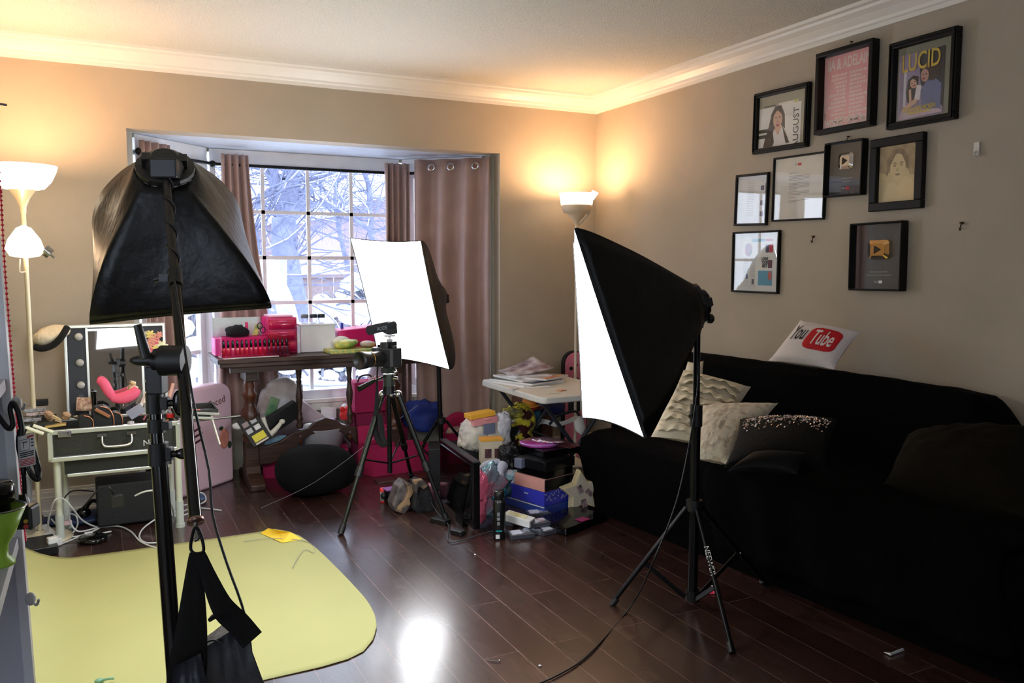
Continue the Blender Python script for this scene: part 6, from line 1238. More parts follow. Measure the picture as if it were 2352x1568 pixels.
for i, (x, y, a, w_, h_, c_) in enumerate(((1215, 882, .2, .10, .05, (206, 196, 186)), (1235, 888, -.1, .14, .05, (232, 232, 234)), (1290, 896, .3, .05, .03, (214, 150, 110)), (1272, 902, 0, .07, .02, (220, 214, 190)), (1180, 893, .5, .08, .02, (200, 204, 212)))):
    simple('paper_scrap', 'scrap of paper on the folding table, ' + ['crumpled beige piece', 'white strip', 'small orange brown piece', 'faint cream strip near the front edge', 'grey slip at the left edge'][i], 'paper', MB().box(fl(x, y, zf + .003), (w_, h_, .003), a), m(c_, .7), group='paper scraps on the folding table')
# pink rounded board with dots
pk = T('pink_board', 'pink round topped board with black edge and three black dots in the corner', 'board', V((aY(1322, 880, 4.74).x, 4.74, 0)), uvn(V((1, -.12, 0)), (0, 0, 1)), local=True)
zc_ = lambda py: aY(1322, py, 4.74).z - WM[pk.name][0].translation.z
w2 = .085; hT = zc_(806)
arc = [(w2 * math.cos(a), hT - w2 + w2 * math.sin(a)) for a in [PI * i / 14 for i in range(15)]]
MB().prism([(-w2, 0)] + arc[::-1] + [(w2, 0)], -.05, 0).build('black_edge', m((22, 26, 34), .5, name='edge_black'), pk)
w3 = w2 - .008; arc = [(w3 * math.cos(a), hT - w2 + w3 * math.sin(a)) for a in [PI * i / 14 for i in range(15)]]
MB().prism([(-w3, .0)] + arc[::-1] + [(w3, .0)], 0, .006).build('pink_face', m((232, 134, 160), .5, name='salmon_pink'), pk)
for i, (x, y) in enumerate(((-.035, zc_(845)), (.0, zc_(838)), (.035, zc_(830)))): MB().cyl((x, y, .005), (x, y, .009), .0125, n=16).build('black_dot', BLK, pk)
MB().cyl((.0, zc_(872), .005), (.0, zc_(872), .009), .02, n=16).build('black_dot', BLK, pk)
MB().box((0, zc_(924), .007), (.11, .12, .006)).build('dark_window', m((40, 48, 60), .3, name='dark_window'), pk)
simple('clear_cup', 'clear cup of orange trinkets on the black edge beside the pink board', 'cup', MB(True).lathe([(0, 0), (.035, 0), (.042, .1), (.04, .1), (.033, .004), (0, .004)], aY(1346, 830, 4.62) , 20), m((226, 150, 130), .3, coat=.3, name='orange_cup'))
simple('wooden_crate', 'brown wooden chest against the back wall under the folding table', 'chest', MB().box((2.50, 4.70, .22), (.22, .16, .44)), m((96, 62, 50), .5, vs=5, stretch=(1, 1, 6), name='chest_brown'), bevel=.004)
rackb = T('magazine_rack', 'black framed rack with grey panels behind the folding table legs', 'rack', (2.42, 4.56, 0))
p0 = aY(1165, 936, 4.58); p1 = aY(1210, 962, 4.58)
MB().bb(p0.x, p1.x + .1, 4.56, 4.60, .0, p0.z).build('frame', m((26, 26, 28), .5, name='rack_black'), rackb); 
for k in (0, 1): MB().bb(p0.x + .012 + k * .075, p0.x + .07 + k * .08, 4.552, 4.56, p1.z, p0.z - .02).build('grey_panel', m((140, 142, 150), .5, name='panel_grey'), rackb)
simple('helmet', 'small orange toy hat on the white cloth behind the table legs', 'hat', MB(True).ell(aY(1216, 922, 4.42), (.045, .045, .035), 16, 10).ell(aY(1214, 932, 4.42), (.075, .06, .01), 18, 6), m((236, 150, 60), .5, name='toy_orange'))
simple('red_bag', 'flat red and black item under the orange toy hat', 'bag', MB().ell(aY(1222, 938, 4.42), (.075, .05, .018), 18, 8), m((190, 50, 50), .5, c2=(30, 24, 30), vs=10, name='red_black'))
def drp(u, v): return V((2.36 + .34 * u, 4.40, .335 + .012 * math.sin(u * 9) - .03 * v + .01 * noise.noise(V((u * 4, v, 0)))))
simple('white_runner', 'white cloth hanging over a shelf edge behind the table legs', 'cloth', MB().grid(drp, 14, 4), PAP, solid=.006)
simple('blue_pot', 'teal blue pot below the white cloth behind the table legs', 'pot', MB(True).lathe([(0, 0), (.04, 0), (.055, .13), (.05, .13), (.036, .01), (0, .01)], aY(1222, 982, 4.45), 22), m((40, 110, 150), .4, name='teal_blue'))
simple('navy_boxes', 'dark blue bundle deep under the folding table', 'bundle', MB().ell(aY(1270, 935, 4.5), (.10, .05, .05), 20, 10, fn=lambda p: p * (1 + .3 * noise.noise(p * 18))), m((24, 34, 90), .6, name='navy_bundle'))
pr = T('desktop_printer', 'white and grey printer on the floor in the corner behind the sofa', 'printer', (2.62, 4.20, 0))
MB().box((2.80, 4.13, .17), (.36, .24, .15), -.1).build('printer_body', m((200, 204, 212), .4, name='printer_white'), pr, bevel=.01); MB().box((2.80, 4.13, .06), (.34, .22, .08), -.1).build('paper_tray', m((150, 156, 168), .4, name='printer_grey'), pr, bevel=.006)
MB().box((2.80, 4.14, .25), (.28, .18, .012), -.1).build('scanner_lid', m((170, 150, 150), .3, c2=(190, 120, 100), vs=8, name='lid_clutter'), pr)
thing_tube('curved_arm', 'dark curved tube over the printer behind the table legs', 'tube', [aY(1262, 975, 4.3), aY(1275, 960, 4.3), aY(1295, 950, 4.3), aY(1325, 946, 4.32), aY(1335, 975, 4.32)], .008, m((40, 46, 54), .4, .4, name='dark_tube'))
simple('white_sheet', 'white paper bag by the sofa corner under the table', 'bag', MB().ell(aY(1332, 975, 4.1), (.03, .04, .05), 14, 10, fn=lambda p: p * (1 + .4 * noise.noise(p * 30))), PAP)
# ================================================================== SOFA
SOF = m((4, 4, 5), .95, 0, .4, 90, .15, spec=.06, name='black_sofa_throw'); SOF2 = m((6, 6, 6), .95, 0, .4, 120, .2, spec=.06, name='charcoal_throw')
sf = T('sofa', 'long black sofa draped in dark throws along the right wall', 'sofa', (2.6, 2.5, 0))
def sag(x, y): return .012 * noise.noise(V((x * 3, y * 3, 0))) + .006 * noise.noise(V((x * 9, y * 9, 3)))
# draped shell: profile across x swept along y
SX0 = 2.20
def prof(v, y):
    # v 0..1 from the floor at the front over the seat up the back to the wall
    P = [(SX0 + .09, 0), (SX0 + .075, .15), (SX0 + .03, .32), (SX0 + .04, .405), (SX0 + .12, .43), (SX0 + .30, .425), (SX0 + .44, .42), (SX0 + .52, .50), (SX0 + .56, .66), (SX0 + .60, .785), (SX0 + .66, .820), (SX0 + .76, .815), (SX0 + .815, .74), (SX0 + .82, 0)]
    s = v * (len(P) - 1); i = min(int(s), len(P) - 2); k = s - i; k = k * k * (3 - 2 * k) * .3 + k * .7
    x, z = P[i][0] * (1 - k) + P[i + 1][0] * k, P[i][1] * (1 - k) + P[i + 1][1] * k
    x += (3.72 - y) * .095 * max(0, 1 - (x - SX0) / .55)
    t = min(1, max(0, (1.93 - y) / .26)); t = t * t * (3 - 2 * t)
    if z > .43: z = .43 + (z - .43) * (1 - .62 * t)
    return x, z
def shell(u, v):
    y = 3.72 - 2.50 * u; x, z = prof(v, y)
    e = min(u, 1 - u) / .05
    if e < 1: # rounded ends
        e2 = math.sqrt(max(0, 1 - (1 - e) ** 2)); cx = SX0 + .41
        x = cx + (x - cx) * (.90 + .10 * e2); z *= (.86 + .14 * e2)
    z += sag(x, y) * (1 if z > .1 else 0); 
    if x < SX0 + .05 and z < .4: x += .018 * math.sin(y * 14) * (1 - z / .45) + .01 * noise.noise(V((y * 6, z * 3, 1)))
    return V((min(x, 3.03), y, max(z, .002)))
b = MB(True).grid(shell, 90, 60)
for uu in (0, 1):   # close the ends
    ring = [shell(uu, k / 60) for k in range(61)]; c_ = V((SX0 + .4, ring[0].y, .2)); o = len(b.v); b.v += ring + [c_]
    for k in range(60): b.f.append([o + k, o + k + 1, o + 61] if uu == 1 else [o + k + 1, o + k, o + 61]); b.mi.append(0); b.sf.append(False)
b.build('sofa_body', SOF, sf)
def throw(u, v):
    y = 2.72 - 1.25 * u; t = .03 + .47 * v; x, z = prof(t, y); z += .012 + .01 * noise.noise(V((u * 6, v * 6, 2))); x -= .014 + .012 * math.sin(u * 30) * (1 - v)
    return V((x, y + .05 * math.sin(v * 5), max(z + sag(x, y), .01)))
MB().grid(throw, 40, 30).build('seat_throw', SOF2, sf, solid=.006)
def arm(u, v):
    a = PI * v; x = SX0 + .38 + .42 * u; y = 1.30 + .12 * math.cos(a) ; z = .50 + .14 * math.sin(a)
    return V((x, y, z))
MB().box((2.62, 1.24, .31), (.80, .16, .58)).build('arm_rest', SOF, sf, bevel=.05, bseg=4)
MB().box((2.78, 3.80, .28), (.48, .14, .54)).build('arm_rest', SOF, sf, bevel=.05, bseg=4)
def pillow4(name, label, cs, th, mat, pn=1.0, group=None, seam=True, extra=None, cat='pillow', k=.0, fz=10):
    c = [V(p) for p in cs]; n = (c[1] - c[0]).cross(c[3] - c[0]).normalized()
    if n.dot(CAM - c[0]) < 0: n = -n
    root = T(name, label, cat, sum(c, V()) / 4 - V((0, 0, .05)), group=group)
    def P(u, v, s=1, off=0):
        p = c[0].lerp(c[1], u).lerp(c[3].lerp(c[2], u), v)
        e = 4 * u * (1 - u); f = 4 * v * (1 - v); cen = sum(c, V()) / 4
        p = p + (cen - p) * .07 * ((e * (1 - f)) + (f * (1 - e)))
        h = (max(0, e * f)) ** .42 * th / 2 * s
        return p + n * (h + off) + n * k * noise.noise(V((u * fz, v * fz, th * 9))) * s * (e * f) ** .3
    b = MB(True).grid(lambda u, v: P(u, v, 1), 28, 28); b2 = MB(True).grid(lambda u, v: P(1 - u, v, -1), 28, 28)
    if n.dot((c[1] - c[0]).cross(c[3] - c[0])) < 0:
        b.f = [f[::-1] for f in b.f]; b2.f = [f[::-1] for f in b2.f]
    b.add(b2.v, b2.f, True); b.build('pillow_cover', mat, root)
    if extra: extra(root, P, n)
    return root
# ruffled cream pillow
def ruff(root, P, n):
    for r_ in range(7):
        v0 = .10 + .13 * r_; ph = random.random() * 6
        b = MB(True).grid(lambda u, v: P(.05 + .9 * u, min(.98, v0 + .11 * v + .02 * math.sin(u * 13 + ph)), 1, .004 + .022 * (v) * (.6 + .6 * math.sin(u * 17 + ph) ** 2)), 40, 4); b.build('ruffle', m((234, 222, 196), .85, 0, .2, 60, name='ruffle_cloth'), root, solid=.003)
pillow4('ruffled_pillow', 'cream pillow covered in rows of ruffles, largest at the left of the sofa', [aD(1560, 845, 3.85), aD(1725, 888, 3.75), aD(1650, 1030, 3.45), aD(1495, 1003, 3.55)], .13, CRM, extra=ruff)
pillow4('plain_pillow', 'plain cream pillow whose corner shows behind the ruffled one', [aD(1580, 830, 3.95), aD(1616, 828, 3.95), aD(1612, 940, 3.85), aD(1540, 940, 3.85)], .08, CRM)
LACE = m((232, 222, 204), .85, 0, .9, 55, c2=(205, 190, 168), vs=34, lo=.5, hi=.62, name='lace_knit')
pillow4('lace_pillow', 'cream lace knit pillow leaning in front of the ruffled one', [aD(1612, 930, 3.55), aD(1788, 925, 3.5), aD(1672, 1068, 3.2), aD(1600, 1055, 3.3)], .12, LACE, k=.006, fz=14)
SEQ = m((3, 3, 4), .5, 0, .8, 260, c2=(7, 7, 8), vs=200, spec=.12, name='black_sequins')
def seqx(root, P, n):
    b = MB(); rn = random.Random(11)
    for i in range(420):
        u, v = .06 + rn.random() * .9, .12 + abs(rn.gauss(0, .16)); 
        if v > .5: continue
        p = P(u, v, 1, .002); a = V((rn.uniform(-1, 1), rn.uniform(-1, 1), rn.uniform(-1, 1))).normalized(); d = (n + a * .55).normalized(); x_, y_, _ = frame3(d); r_ = .0042
        b.add([p + x_ * r_, p + y_ * r_, p - x_ * r_, p - y_ * r_], [(0, 1, 2, 3)], False)
    o = b.build('sequins', m((170, 170, 176), .12, 1, c2=(240, 225, 228), vs=300, name='silver_sequins'), root); o['kind'] = 'stuff'
pillow4('sequin_pillow', 'black sequinned pillow glinting beside the lace pillow', [aD(1700, 962, 3.3), aD(1925, 962, 3.15), aD(1900, 1085, 2.9), aD(1662, 1074, 3.05)], .13, SEQ, extra=seqx)
pillow4('satin_cushion', 'flat dark satin cushion lying in front of the sequinned one', [aD(1730, 1038, 3.0), aD(1860, 1042, 2.92), aD(1830, 1088, 2.86), aD(1668, 1082, 2.95)], .07, m((9, 10, 12), .5, spec=.15, name='charcoal_satin'))
# white logo pillow on the sofa back
WP = m((232, 222, 220), .85, 0, .15, 60, .03, name='white_cotton'); RDP = m((205, 18, 34), .7, name='logo_red')
def logo(root, P, n):
    def patch(u0, u1, v0, v1, mat, nm, lift, rr):
        poly = rrect(1, 1, rr, 6); b = MB(); nn = len(poly)
        # dense grid clipped to a rounded rectangle
        def q(u, v):
            x, y = u * 2 - 1, v * 2 - 1; k = rr * 2
            ax_, ay = abs(x), abs(y); lim = 1.0
            if ay > 1 - k: t = (ay - (1 - k)) / k; lim = 1 - k + k * math.sqrt(max(0, 1 - t * t))
            x = x * lim; return P(u0 + (u1 - u0) * (x + 1) / 2, v0 + (v1 - v0) * (y + 1) / 2, 1, lift)
        b.grid(q, 20, 16); return b.build(nm, mat, root, solid=.0006)
    patch(.40, .90, .22, .76, RDP, 'red_badge', .0022, .24)
    def wp(cu, cv, su, sv): return lambda x, y, z: P(cu + x * su, cv - y * sv, 1, .0034 + z)
    text('You', 1, INK, root, (0, 0, 0), (1, 0, 0), (0, 1, 0), warp=wp(.24, .42, .155, .52), ext=.0004, name='black_lettering', bold=.01)
    text('Tube', 1, m((238, 230, 228), .8, name='logo_white'), root, (0, 0, 0), (1, 0, 0), (0, 1, 0), warp=wp(.65, .49, .165, .50), ext=.0004, name='white_lettering', bold=.015)
pillow4('logo_pillow', 'white pillow with a red badge and bold lettering on the sofa back', [aD(1838, 735, 3.72), aD(1977, 762, 3.55), aD(1915, 848, 3.45), aD(1765, 828, 3.66)], .11, WP, extra=logo)
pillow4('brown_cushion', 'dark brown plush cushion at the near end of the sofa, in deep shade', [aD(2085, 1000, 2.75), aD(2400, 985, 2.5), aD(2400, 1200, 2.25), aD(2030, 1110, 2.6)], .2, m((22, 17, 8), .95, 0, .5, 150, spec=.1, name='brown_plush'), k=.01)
simple('white_scrap', 'small white folded scrap on the floor at the sofa front near the camera', 'scrap', MB().add([fl(2030, 1497, .004), fl(2045, 1505, .004), fl(2077, 1493, .004), fl(2074, 1488, .014), fl(2045, 1499, .012)], [(0, 1, 4), (1, 2, 3, 4)]), WHT, solid=.003)
simple('pink_note', 'small bright pink paper folded on the floor behind the right stand', 'paper', MB().add([fl(1612, 1362, .003), fl(1642, 1364, .003), fl(1640, 1356, .012), fl(1630, 1352, .012), fl(1622, 1357, .008)], [(0, 1, 2, 3, 4)]), m((250, 70, 110), .6, name='neon_pink_paper'), solid=.002)
# ================================================================== PICTURE FRAMES ON THE RIGHT WALL
FRM = m((6, 6, 7), .45, spec=.25, name='black_frame_wood'); MAT_ = m((178, 170, 148), .8, name='wall_seen_through')
def pframe(name, label, Y0, Y1, z1, z0, dep, bw, roll=0, lean=0, bevel=.004, hookz=None, inner=None, glass_=True, fr_mat=FRM, back=None, profile=False):
    w_, h_ = Y0 - Y1, z1 - z0; cx_, cz_ = (Y0 + Y1) / 2, (z0 + z1) / 2
    R = Matrix.Rotation(roll, 3, 'X') @ Matrix(((0, 0, -1), (-1, 0, 0), (0, 1, 0)))
    r = T(name, label, 'picture frame', (RX - .002, cx_, cz_), R, local=True)
    W, H = w_ / 2, h_ / 2; b = MB()
    b.box((0, H - bw / 2, dep / 2), (w_, bw, dep)).box((0, -H + bw / 2, dep / 2), (w_, bw, dep)).box((-W + bw / 2, 0, dep / 2), (bw, h_ - 2 * bw, dep)).box((W - bw / 2, 0, dep / 2), (bw, h_ - 2 * bw, dep))
    b.build('frame_rim', fr_mat, r, bevel=bevel)
    if profile:
        b = MB(); q = bw * .55; d2 = dep + .003
        for s in (1, -1): b.box((0, s * (H - bw * .35), d2), (w_ - bw * .7, bw * .22, .006)).box((s * (W - bw * .35), 0, d2), (bw * .22, h_ - bw * .7, .006))
        b.build('raised_bead', fr_mat, r, bevel=.002)
    if back: MB().box((0, 0, .003), (w_ - 2 * bw + .002, h_ - 2 * bw + .002, .004)).build('backing', back, r)
    if inner: inner(r, W - bw, H - bw, .0055)
    if glass_: MB().box((0, 0, dep * .55), (w_ - 2 * bw, h_ - 2 * bw, .0015)).build('glass_front', G_FRAME, r)
    return r
SKIN = m((214, 168, 142), .7, name='print_skin'); HAIRB = m((44, 30, 24), .7, c2=(70, 48, 36), vs=30, name='print_hair'); LIP = m((170, 60, 60), .6, name='print_lips')
def flat(r, poly, z, mat, name, t=.0006): return MB().prism(poly, z, z + t).build(name, mat, r)
def elp(cx, cy, rx, ry, n=20, a=0):
    return [(cx + rx * math.cos(t) * math.cos(a) - ry * math.sin(t) * math.sin(a), cy + rx * math.cos(t) * math.sin(a) + ry * math.sin(t) * math.cos(a)) for t in [2 * PI * i / n for i in range(n)]]
def rc_(x0, x1, y0, y1): return [(x0, y0), (x1, y0), (x1, y1), (x0, y1)]
def face(b_, cx, cy, s, mouth_open=False):
    o = []
    return o
def multi(r, name, items, z):
    """one flat print: items = [(polygon, material)] layered a hair apart"""
    b = MB(); mats = []
    for i, (poly, mt) in enumerate(items):
        if mt not in mats: mats.append(mt)
        b.k = mats.index(mt); b.prism(poly, z + i * .00012, z + i * .00012 + .00025)
    return b.build(name, mats, r)
def aug(r, W, H, z):
    M_ = m((170, 165, 145), .8, name='see_through_mat'); WPG = m((228, 222, 214), .6, name='calendar_white')
    x0, x1, y0, y1 = -W + .002, W - .035, -H + .004, H - .055
    fx, fy = x0 + (x1 - x0) * .46, y0 + (y1 - y0) * .66
    it = [(rc_(x0 + .03, x0 + .11, y1 - .03, y1 + .01), m((90, 88, 84), .6, name='old_card')), (rc_(x0 + .13, x1 - .02, y1 - .02, y1 + .012), m((222, 218, 208), .6, name='card_white')), (rc_(x1 - .045, x1 - .025, y1, y1 + .014), m((200, 190, 70), .6, name='post_it')),
          (rc_(x0, x1, y0, y1), WPG),
          ([(fx - .02, fy + .065), (fx + .02, fy + .066), (fx + .045, fy + .02), (fx + .05, fy - .05), (fx + .075, fy - .11), (fx + .085, y0 + .008), (fx - .095, y0), (fx - .085, fy - .09), (fx - .06, fy - .03), (fx - .045, fy + .03)], HAIRB),
          ([(fx - .03, y0), (fx + .07, y0 + .004), (fx + .06, y0 + .07), (fx + .02, y0 + .10), (fx - .02, y0 + .085), (fx - .04, y0 + .05)], m((224, 218, 214), .7, name='white_top')),
          ([(fx - .012, fy - .03), (fx + .016, fy - .03), (fx + .03, y0 + .09), (fx + .005, y0 + .05), (fx - .02, y0 + .08)], SKIN),
          (elp(fx, fy, .030, .044), SKIN),
          ([(fx - .03, fy + .02), (fx - .005, fy + .046), (fx + .03, fy + .02), (fx + .034, fy + .045), (fx, fy + .06), (fx - .034, fy + .045)], HAIRB),
          (elp(fx - .012, fy + .01, .006, .003, 10), INK), (elp(fx + .013, fy + .01, .006, .003, 10), INK), ([(fx - .002, fy + .006), (fx + .004, fy - .008), (fx - .004, fy - .008)], m((190, 140, 118), .7, name='nose_tone')),
          (elp(fx + .002, fy - .023, .011, .013, 14), LIP), (elp(fx + .002, fy - .018, .008, .003, 10), WHT),
          ([(fx - .07, fy - .07), (fx - .035, fy - .04), (fx - .02, y0 + .02), (fx - .03, y0), (fx - .08, y0)], HAIRB), ([(fx + .03, fy - .03), (fx + .055, fy - .07), (fx + .08, y0 + .01), (fx + .06, y0 + .005), (fx + .045, fy - .08)], HAIRB),
          (rc_(x0, x0 + .075, y0 + .072, y0 + .09), INK), (rc_(x0, x0 + .08, y0 + .045, y0 + .062), INK)]
    multi(r, 'calendar_page', it, z)
    text('AUGUST', .050, INK, r, (x1 - .026, y0 + (y1 - y0) * .38, z + .003), (0, 1, 0), (-1, 0, 0), local=True, sx=1.0, ext=.0002)
pframe('framed_picture', 'black frame with a calendar page of a laughing dark haired person and AUGUST', 3.288, 2.925, 2.145, 1.845, .025, .024, .015, inner=aug, back=m((156, 150, 128), .8, name='clear_backing'), profile=True)
def pink(r, W, H, z):
    PKP = m((235, 158, 158), .7, 0, 0, 9, .06, vs=5, name='poster_pink'); PW = m((238, 212, 204), .7, name='poster_cream')
    outl = [(-W, -H), (W, -H), (W, H), (-W, H), (-W, H * .3), (-W + .004, 0), (-W + .008, -H * .5), (-W + .016, -H * .62), (-W + .008, -H * .72)]
    flat(r, outl, z, PKP, 'poster_sheet')
    text('IIA & ADELAIN', .066, PW, r, (0, H - .042, z + .001), (1, 0, 0), (0, 1, 0), local=True, sx=.56, ext=.0002, bold=.002)
    text('WORLD TOUR 2016', .05, PW, r, (0, -H + .02, z + .001), (1, 0, 0), (0, 1, 0), local=True, sx=.56, ext=.0002, bold=.002)
    b = MB(); rn = random.Random(5)
    for i in range(13):
        y = H - .09 - i * .0172
        w1, w2_ = rn.uniform(.45, .9) * (W - .02), rn.uniform(.5, .9) * (W - .02)
        for (xa, xb) in ((-.008 - w1, -.008), (.008, .008 + w2_)):
            x = xa
            while x < xb - .004:
                L = min(rn.uniform(.006, .02), xb - x); b.box((x + L / 2, y + .001 * rn.random(), z + .0009), (L, .0105, .0006)); x += L + .003
    b.build('poster_listing', m((238, 200, 194), .7, name='listing_cream'), r)
pframe('framed_picture', 'tall black frame with a pink poster of pale lettering, highest in the middle', 2.868, 2.552, 2.250, 1.884, .045, .022, .0, inner=pink, back=m((170, 110, 110), .8, name='pink_back'))
def lucid(r, W, H, z):
    x0, x1, y0, y1 = -W + .008, W - .042, -H + .008, H - .03
    LW = x1 - x0; LH = y1 - y0; X = lambda t: x0 + LW * t; Yy = lambda t: y0 + LH * t
    LAV = m((150, 132, 160), .5, 0, 0, 9, .1, name='cover_lavender'); DK = m((34, 30, 34), .5, name='cover_dark'); DEN = m((104, 110, 150), .6, 0, 0, 9, .15, vs=20, name='print_denim'); YLL = m((214, 182, 60), .6, name='cover_yellow')
    it = [(rc_(X(0), X(1), Yy(0), Yy(1)), LAV), ([(X(.5), Yy(.5)), (X(1), Yy(.1)), (X(1), Yy(1)), (X(.45), Yy(.98))], DK), (rc_(X(.0), X(.05), Yy(.0), Yy(.9)), m((176, 160, 186), .5, name='pale_lav')), (rc_(X(.12), X(.18), Yy(.2), Yy(.75)), m((206, 196, 206), .5, name='column_white')),
          ([(X(0), Yy(0)), (X(1), Yy(.03)), (X(.8), Yy(.16)), (X(.1), Yy(.16))], m((206, 178, 190), .5, name='table_pink')),
          ([(X(.55), Yy(.12)), (X(.95), Yy(.08)), (X(.95), Yy(.45)), (X(.78), Yy(.58)), (X(.62), Yy(.52)), (X(.52), Yy(.40))], DEN),
          ([(X(.5), Yy(.62)), (X(.55), Yy(.76)), (X(.70), Yy(.80)), (X(.90), Yy(.76)), (X(.92), Yy(.60)), (X(.8), Yy(.52)), (X(.70), Yy(.52)), (X(.68), Yy(.66))], HAIRB),
          (elp(X(.59), Yy(.62), LW * .085, LH * .10, 18, .15), m((196, 146, 130), .6, name='print_skin_b')), (elp(X(.55), Yy(.635), .004, .0022, 8), INK), (elp(X(.62), Yy(.64), .004, .0022, 8), INK), (elp(X(.57), Yy(.575), .007, .004, 10), LIP),
          ([(X(.22), Yy(.60)), (X(.34), Yy(.66)), (X(.46), Yy(.62)), (X(.44), Yy(.40)), (X(.38), Yy(.24)), (X(.22), Yy(.26)), (X(.18), Yy(.42))], HAIRB),
          ([(X(.42), Yy(.50)), (X(.52), Yy(.48)), (X(.50), Yy(.26)), (X(.38), Yy(.28))], m((222, 212, 206), .6, name='white_sleeve')),
          (elp(X(.345), Yy(.53), LW * .07, LH * .075, 18, .35), SKIN), (elp(X(.315), Yy(.54), .0035, .002, 8), INK), (elp(X(.375), Yy(.555), .0035, .002, 8), INK), (elp(X(.36), Yy(.50), .008, .003, 10, .3), LIP),
          ([(X(.12), Yy(.13)), (X(.42), Yy(.22)), (X(.46), Yy(.28)), (X(.38), Yy(.29)), (X(.12), Yy(.18))], SKIN), ([(X(.25), Yy(.44)), (X(.30), Yy(.46)), (X(.32), Yy(.27)), (X(.27), Yy(.25))], SKIN)]
    multi(r, 'magazine_cover', it, z + .002)
    text('LUCID', .10, YLL, r, (X(.50), Yy(.845), z + .0055), (1, 0, 0), (0, 1, 0), local=True, sx=.62, ext=.0002, bold=.001)
    text('ADELAINE MORIN', .03, YLL, r, (X(.50), Yy(.135), z + .0055), (1, 0, 0), (0, 1, 0), local=True, sx=.62, ext=.0002, bold=.0004)
    multi(r, 'subtitle_bar', [(rc_(X(.25), X(.75), Yy(.065), Yy(.095)), m((206, 178, 90), .6, name='subtitle_gold'))], z + .005)
pframe('framed_picture', 'large ornate black frame holding a magazine cover titled LUCID, top right', 2.480, 2.170, 2.206, 1.853, .035, .026, .0, inner=lucid, back=m((134, 132, 114), .8, name='dim_backing'), profile=True)
def tiny(r, W, H, z):
    flat(r, rc_(-W, W, -H, H), z, m((222, 218, 212), .7, name='article_page'), 'article_page'); P_ = m((50, 45, 70), .6, c2=(120, 80, 90), vs=40, name='tiny_photo')
    it = [(rc_(W - .045, W - .022, y, y + .024), P_) for y in (.045, -.03, -.085)] + [(rc_(W - .014, W - .011, -.08, .08), INK)]
    multi(r, 'article_photos', it, z + .001); b = MB()
    for i in range(20): b.box((-.012 + .002 * (i % 3), .09 - i * .009, z + .0009), (.05, .0016, .0004))
    b.build('article_text', m((150, 148, 146), .7, name='faint_text'), r)
pframe('framed_picture', 'narrow black frame with a printed page and three small photos, furthest left of all', 3.420, 3.182, 1.754, 1.490, .018, .012, .03, inner=tiny)
def letter(r, W, H, z):
    flat(r, rc_(-W, W, -H, H), z, m((226, 218, 204), .7, name='letter_paper'), 'letter_page'); b = MB(); rn = random.Random(8)
    y = H - .075
    for g, nl in ((0, 1), (1, 4), (2, 5), (3, 3), (4, 1), (5, 2)):
        for i in range(nl): L = .13 * (1 if i < nl - 1 else rn.uniform(.3, .7)); b.box((-.065 + L / 2, y, z + .0009), (L, .0018, .0004)); y -= .0068
        y -= .007
    b.build('letter_text', m((130, 124, 118), .7, name='letter_grey'), r)
    multi(r, 'letter_logo', [(rrectp(.0, H - .035, .022, .012, .004), RDP)], z + .001)
    text('You', .012, INK, r, (-.022, H - .035, z + .0015), (1, 0, 0), (0, 1, 0), local=True, sx=.8, ext=.0001)
def rrectp(cx, cy, w_, h_, rr): return [(x + cx, y + cy) for x, y in rrect(w_, h_, rr)]
pframe('framed_picture', 'thin black frame with a typed letter under a small red logo', 3.150, 2.816, 1.812, 1.500, .018, .009, .015, inner=letter)
def award(sz, cyo, col, big):
    def f(r, W, H, z):
        flat(r, rc_(-W, W, -H, H), z, m((34, 34, 34), .5, name='award_charcoal'), 'award_panel')
        w_, h_ = sz; mt = m(col, .07, 1, var=.02, name='polished_button_%d' % big)
        pts_ = rrect(w_, h_, min(w_, h_) * .22, 6); n_ = len(pts_); b = MB(True)
        rings = [(1, z), (1, z + .006), (.96, z + .012), (.62, z + .020), (.60, z + .020)]
        vs = [V((x * s, y * s + cyo, zz_)) for s, zz_ in rings for x, y in pts_]
        b.add(vs, [(i * n_ + j, i * n_ + (j + 1) % n_, (i + 1) * n_ + (j + 1) % n_, (i + 1) * n_ + j) for i in range(len(rings) - 1) for j in range(n_)], False); b.add(vs[-n_:], [list(range(n_))], False)
        b.build('metal_play_plaque', mt, r)
        MB().prism([(-w_ * .13, cyo - h_ * .2), (w_ * .17, cyo), (-w_ * .13, cyo + h_ * .2)], z + .019, z + .023).build('play_triangle', m((60, 56, 52), .15, .9, name='triangle_metal'), r)
        multi(r, 'caption_lines', [(rc_(-.05 if big else -.03, .04 if big else .03, -H + .072, -H + .0745), m((140, 138, 132), .6, name='caption_grey')), (rc_(-.07 if big else -.02, .06 if big else .02, -H + .058, -H + .0602), m((140, 138, 132), .6, name='caption_grey'))], z + .001)
        text('You', .013, WHT, r, (-.018, -H + .03, z + .0015), (1, 0, 0), (0, 1, 0), local=True, sx=.8, ext=.0001)
        multi(r, 'logo_badge', [(rrectp(.006, -H + .03, .02, .012, .004), WHT if big else RDP)], z + .001)
    return f
pframe('award_plaque', 'black boxed award with a small silver play button plaque', 2.806, 2.592, 1.838, 1.594, .040, .008, .01, inner=award((.085, .075), .035, (215, 214, 212), 0))
pframe('award_plaque', 'black boxed award with a gold play button plaque, lowest on the right', 2.640, 2.372, 1.470, 1.176, .045, .008, -.01, inner=award((.115, .085), .03, (226, 178, 112), 1))
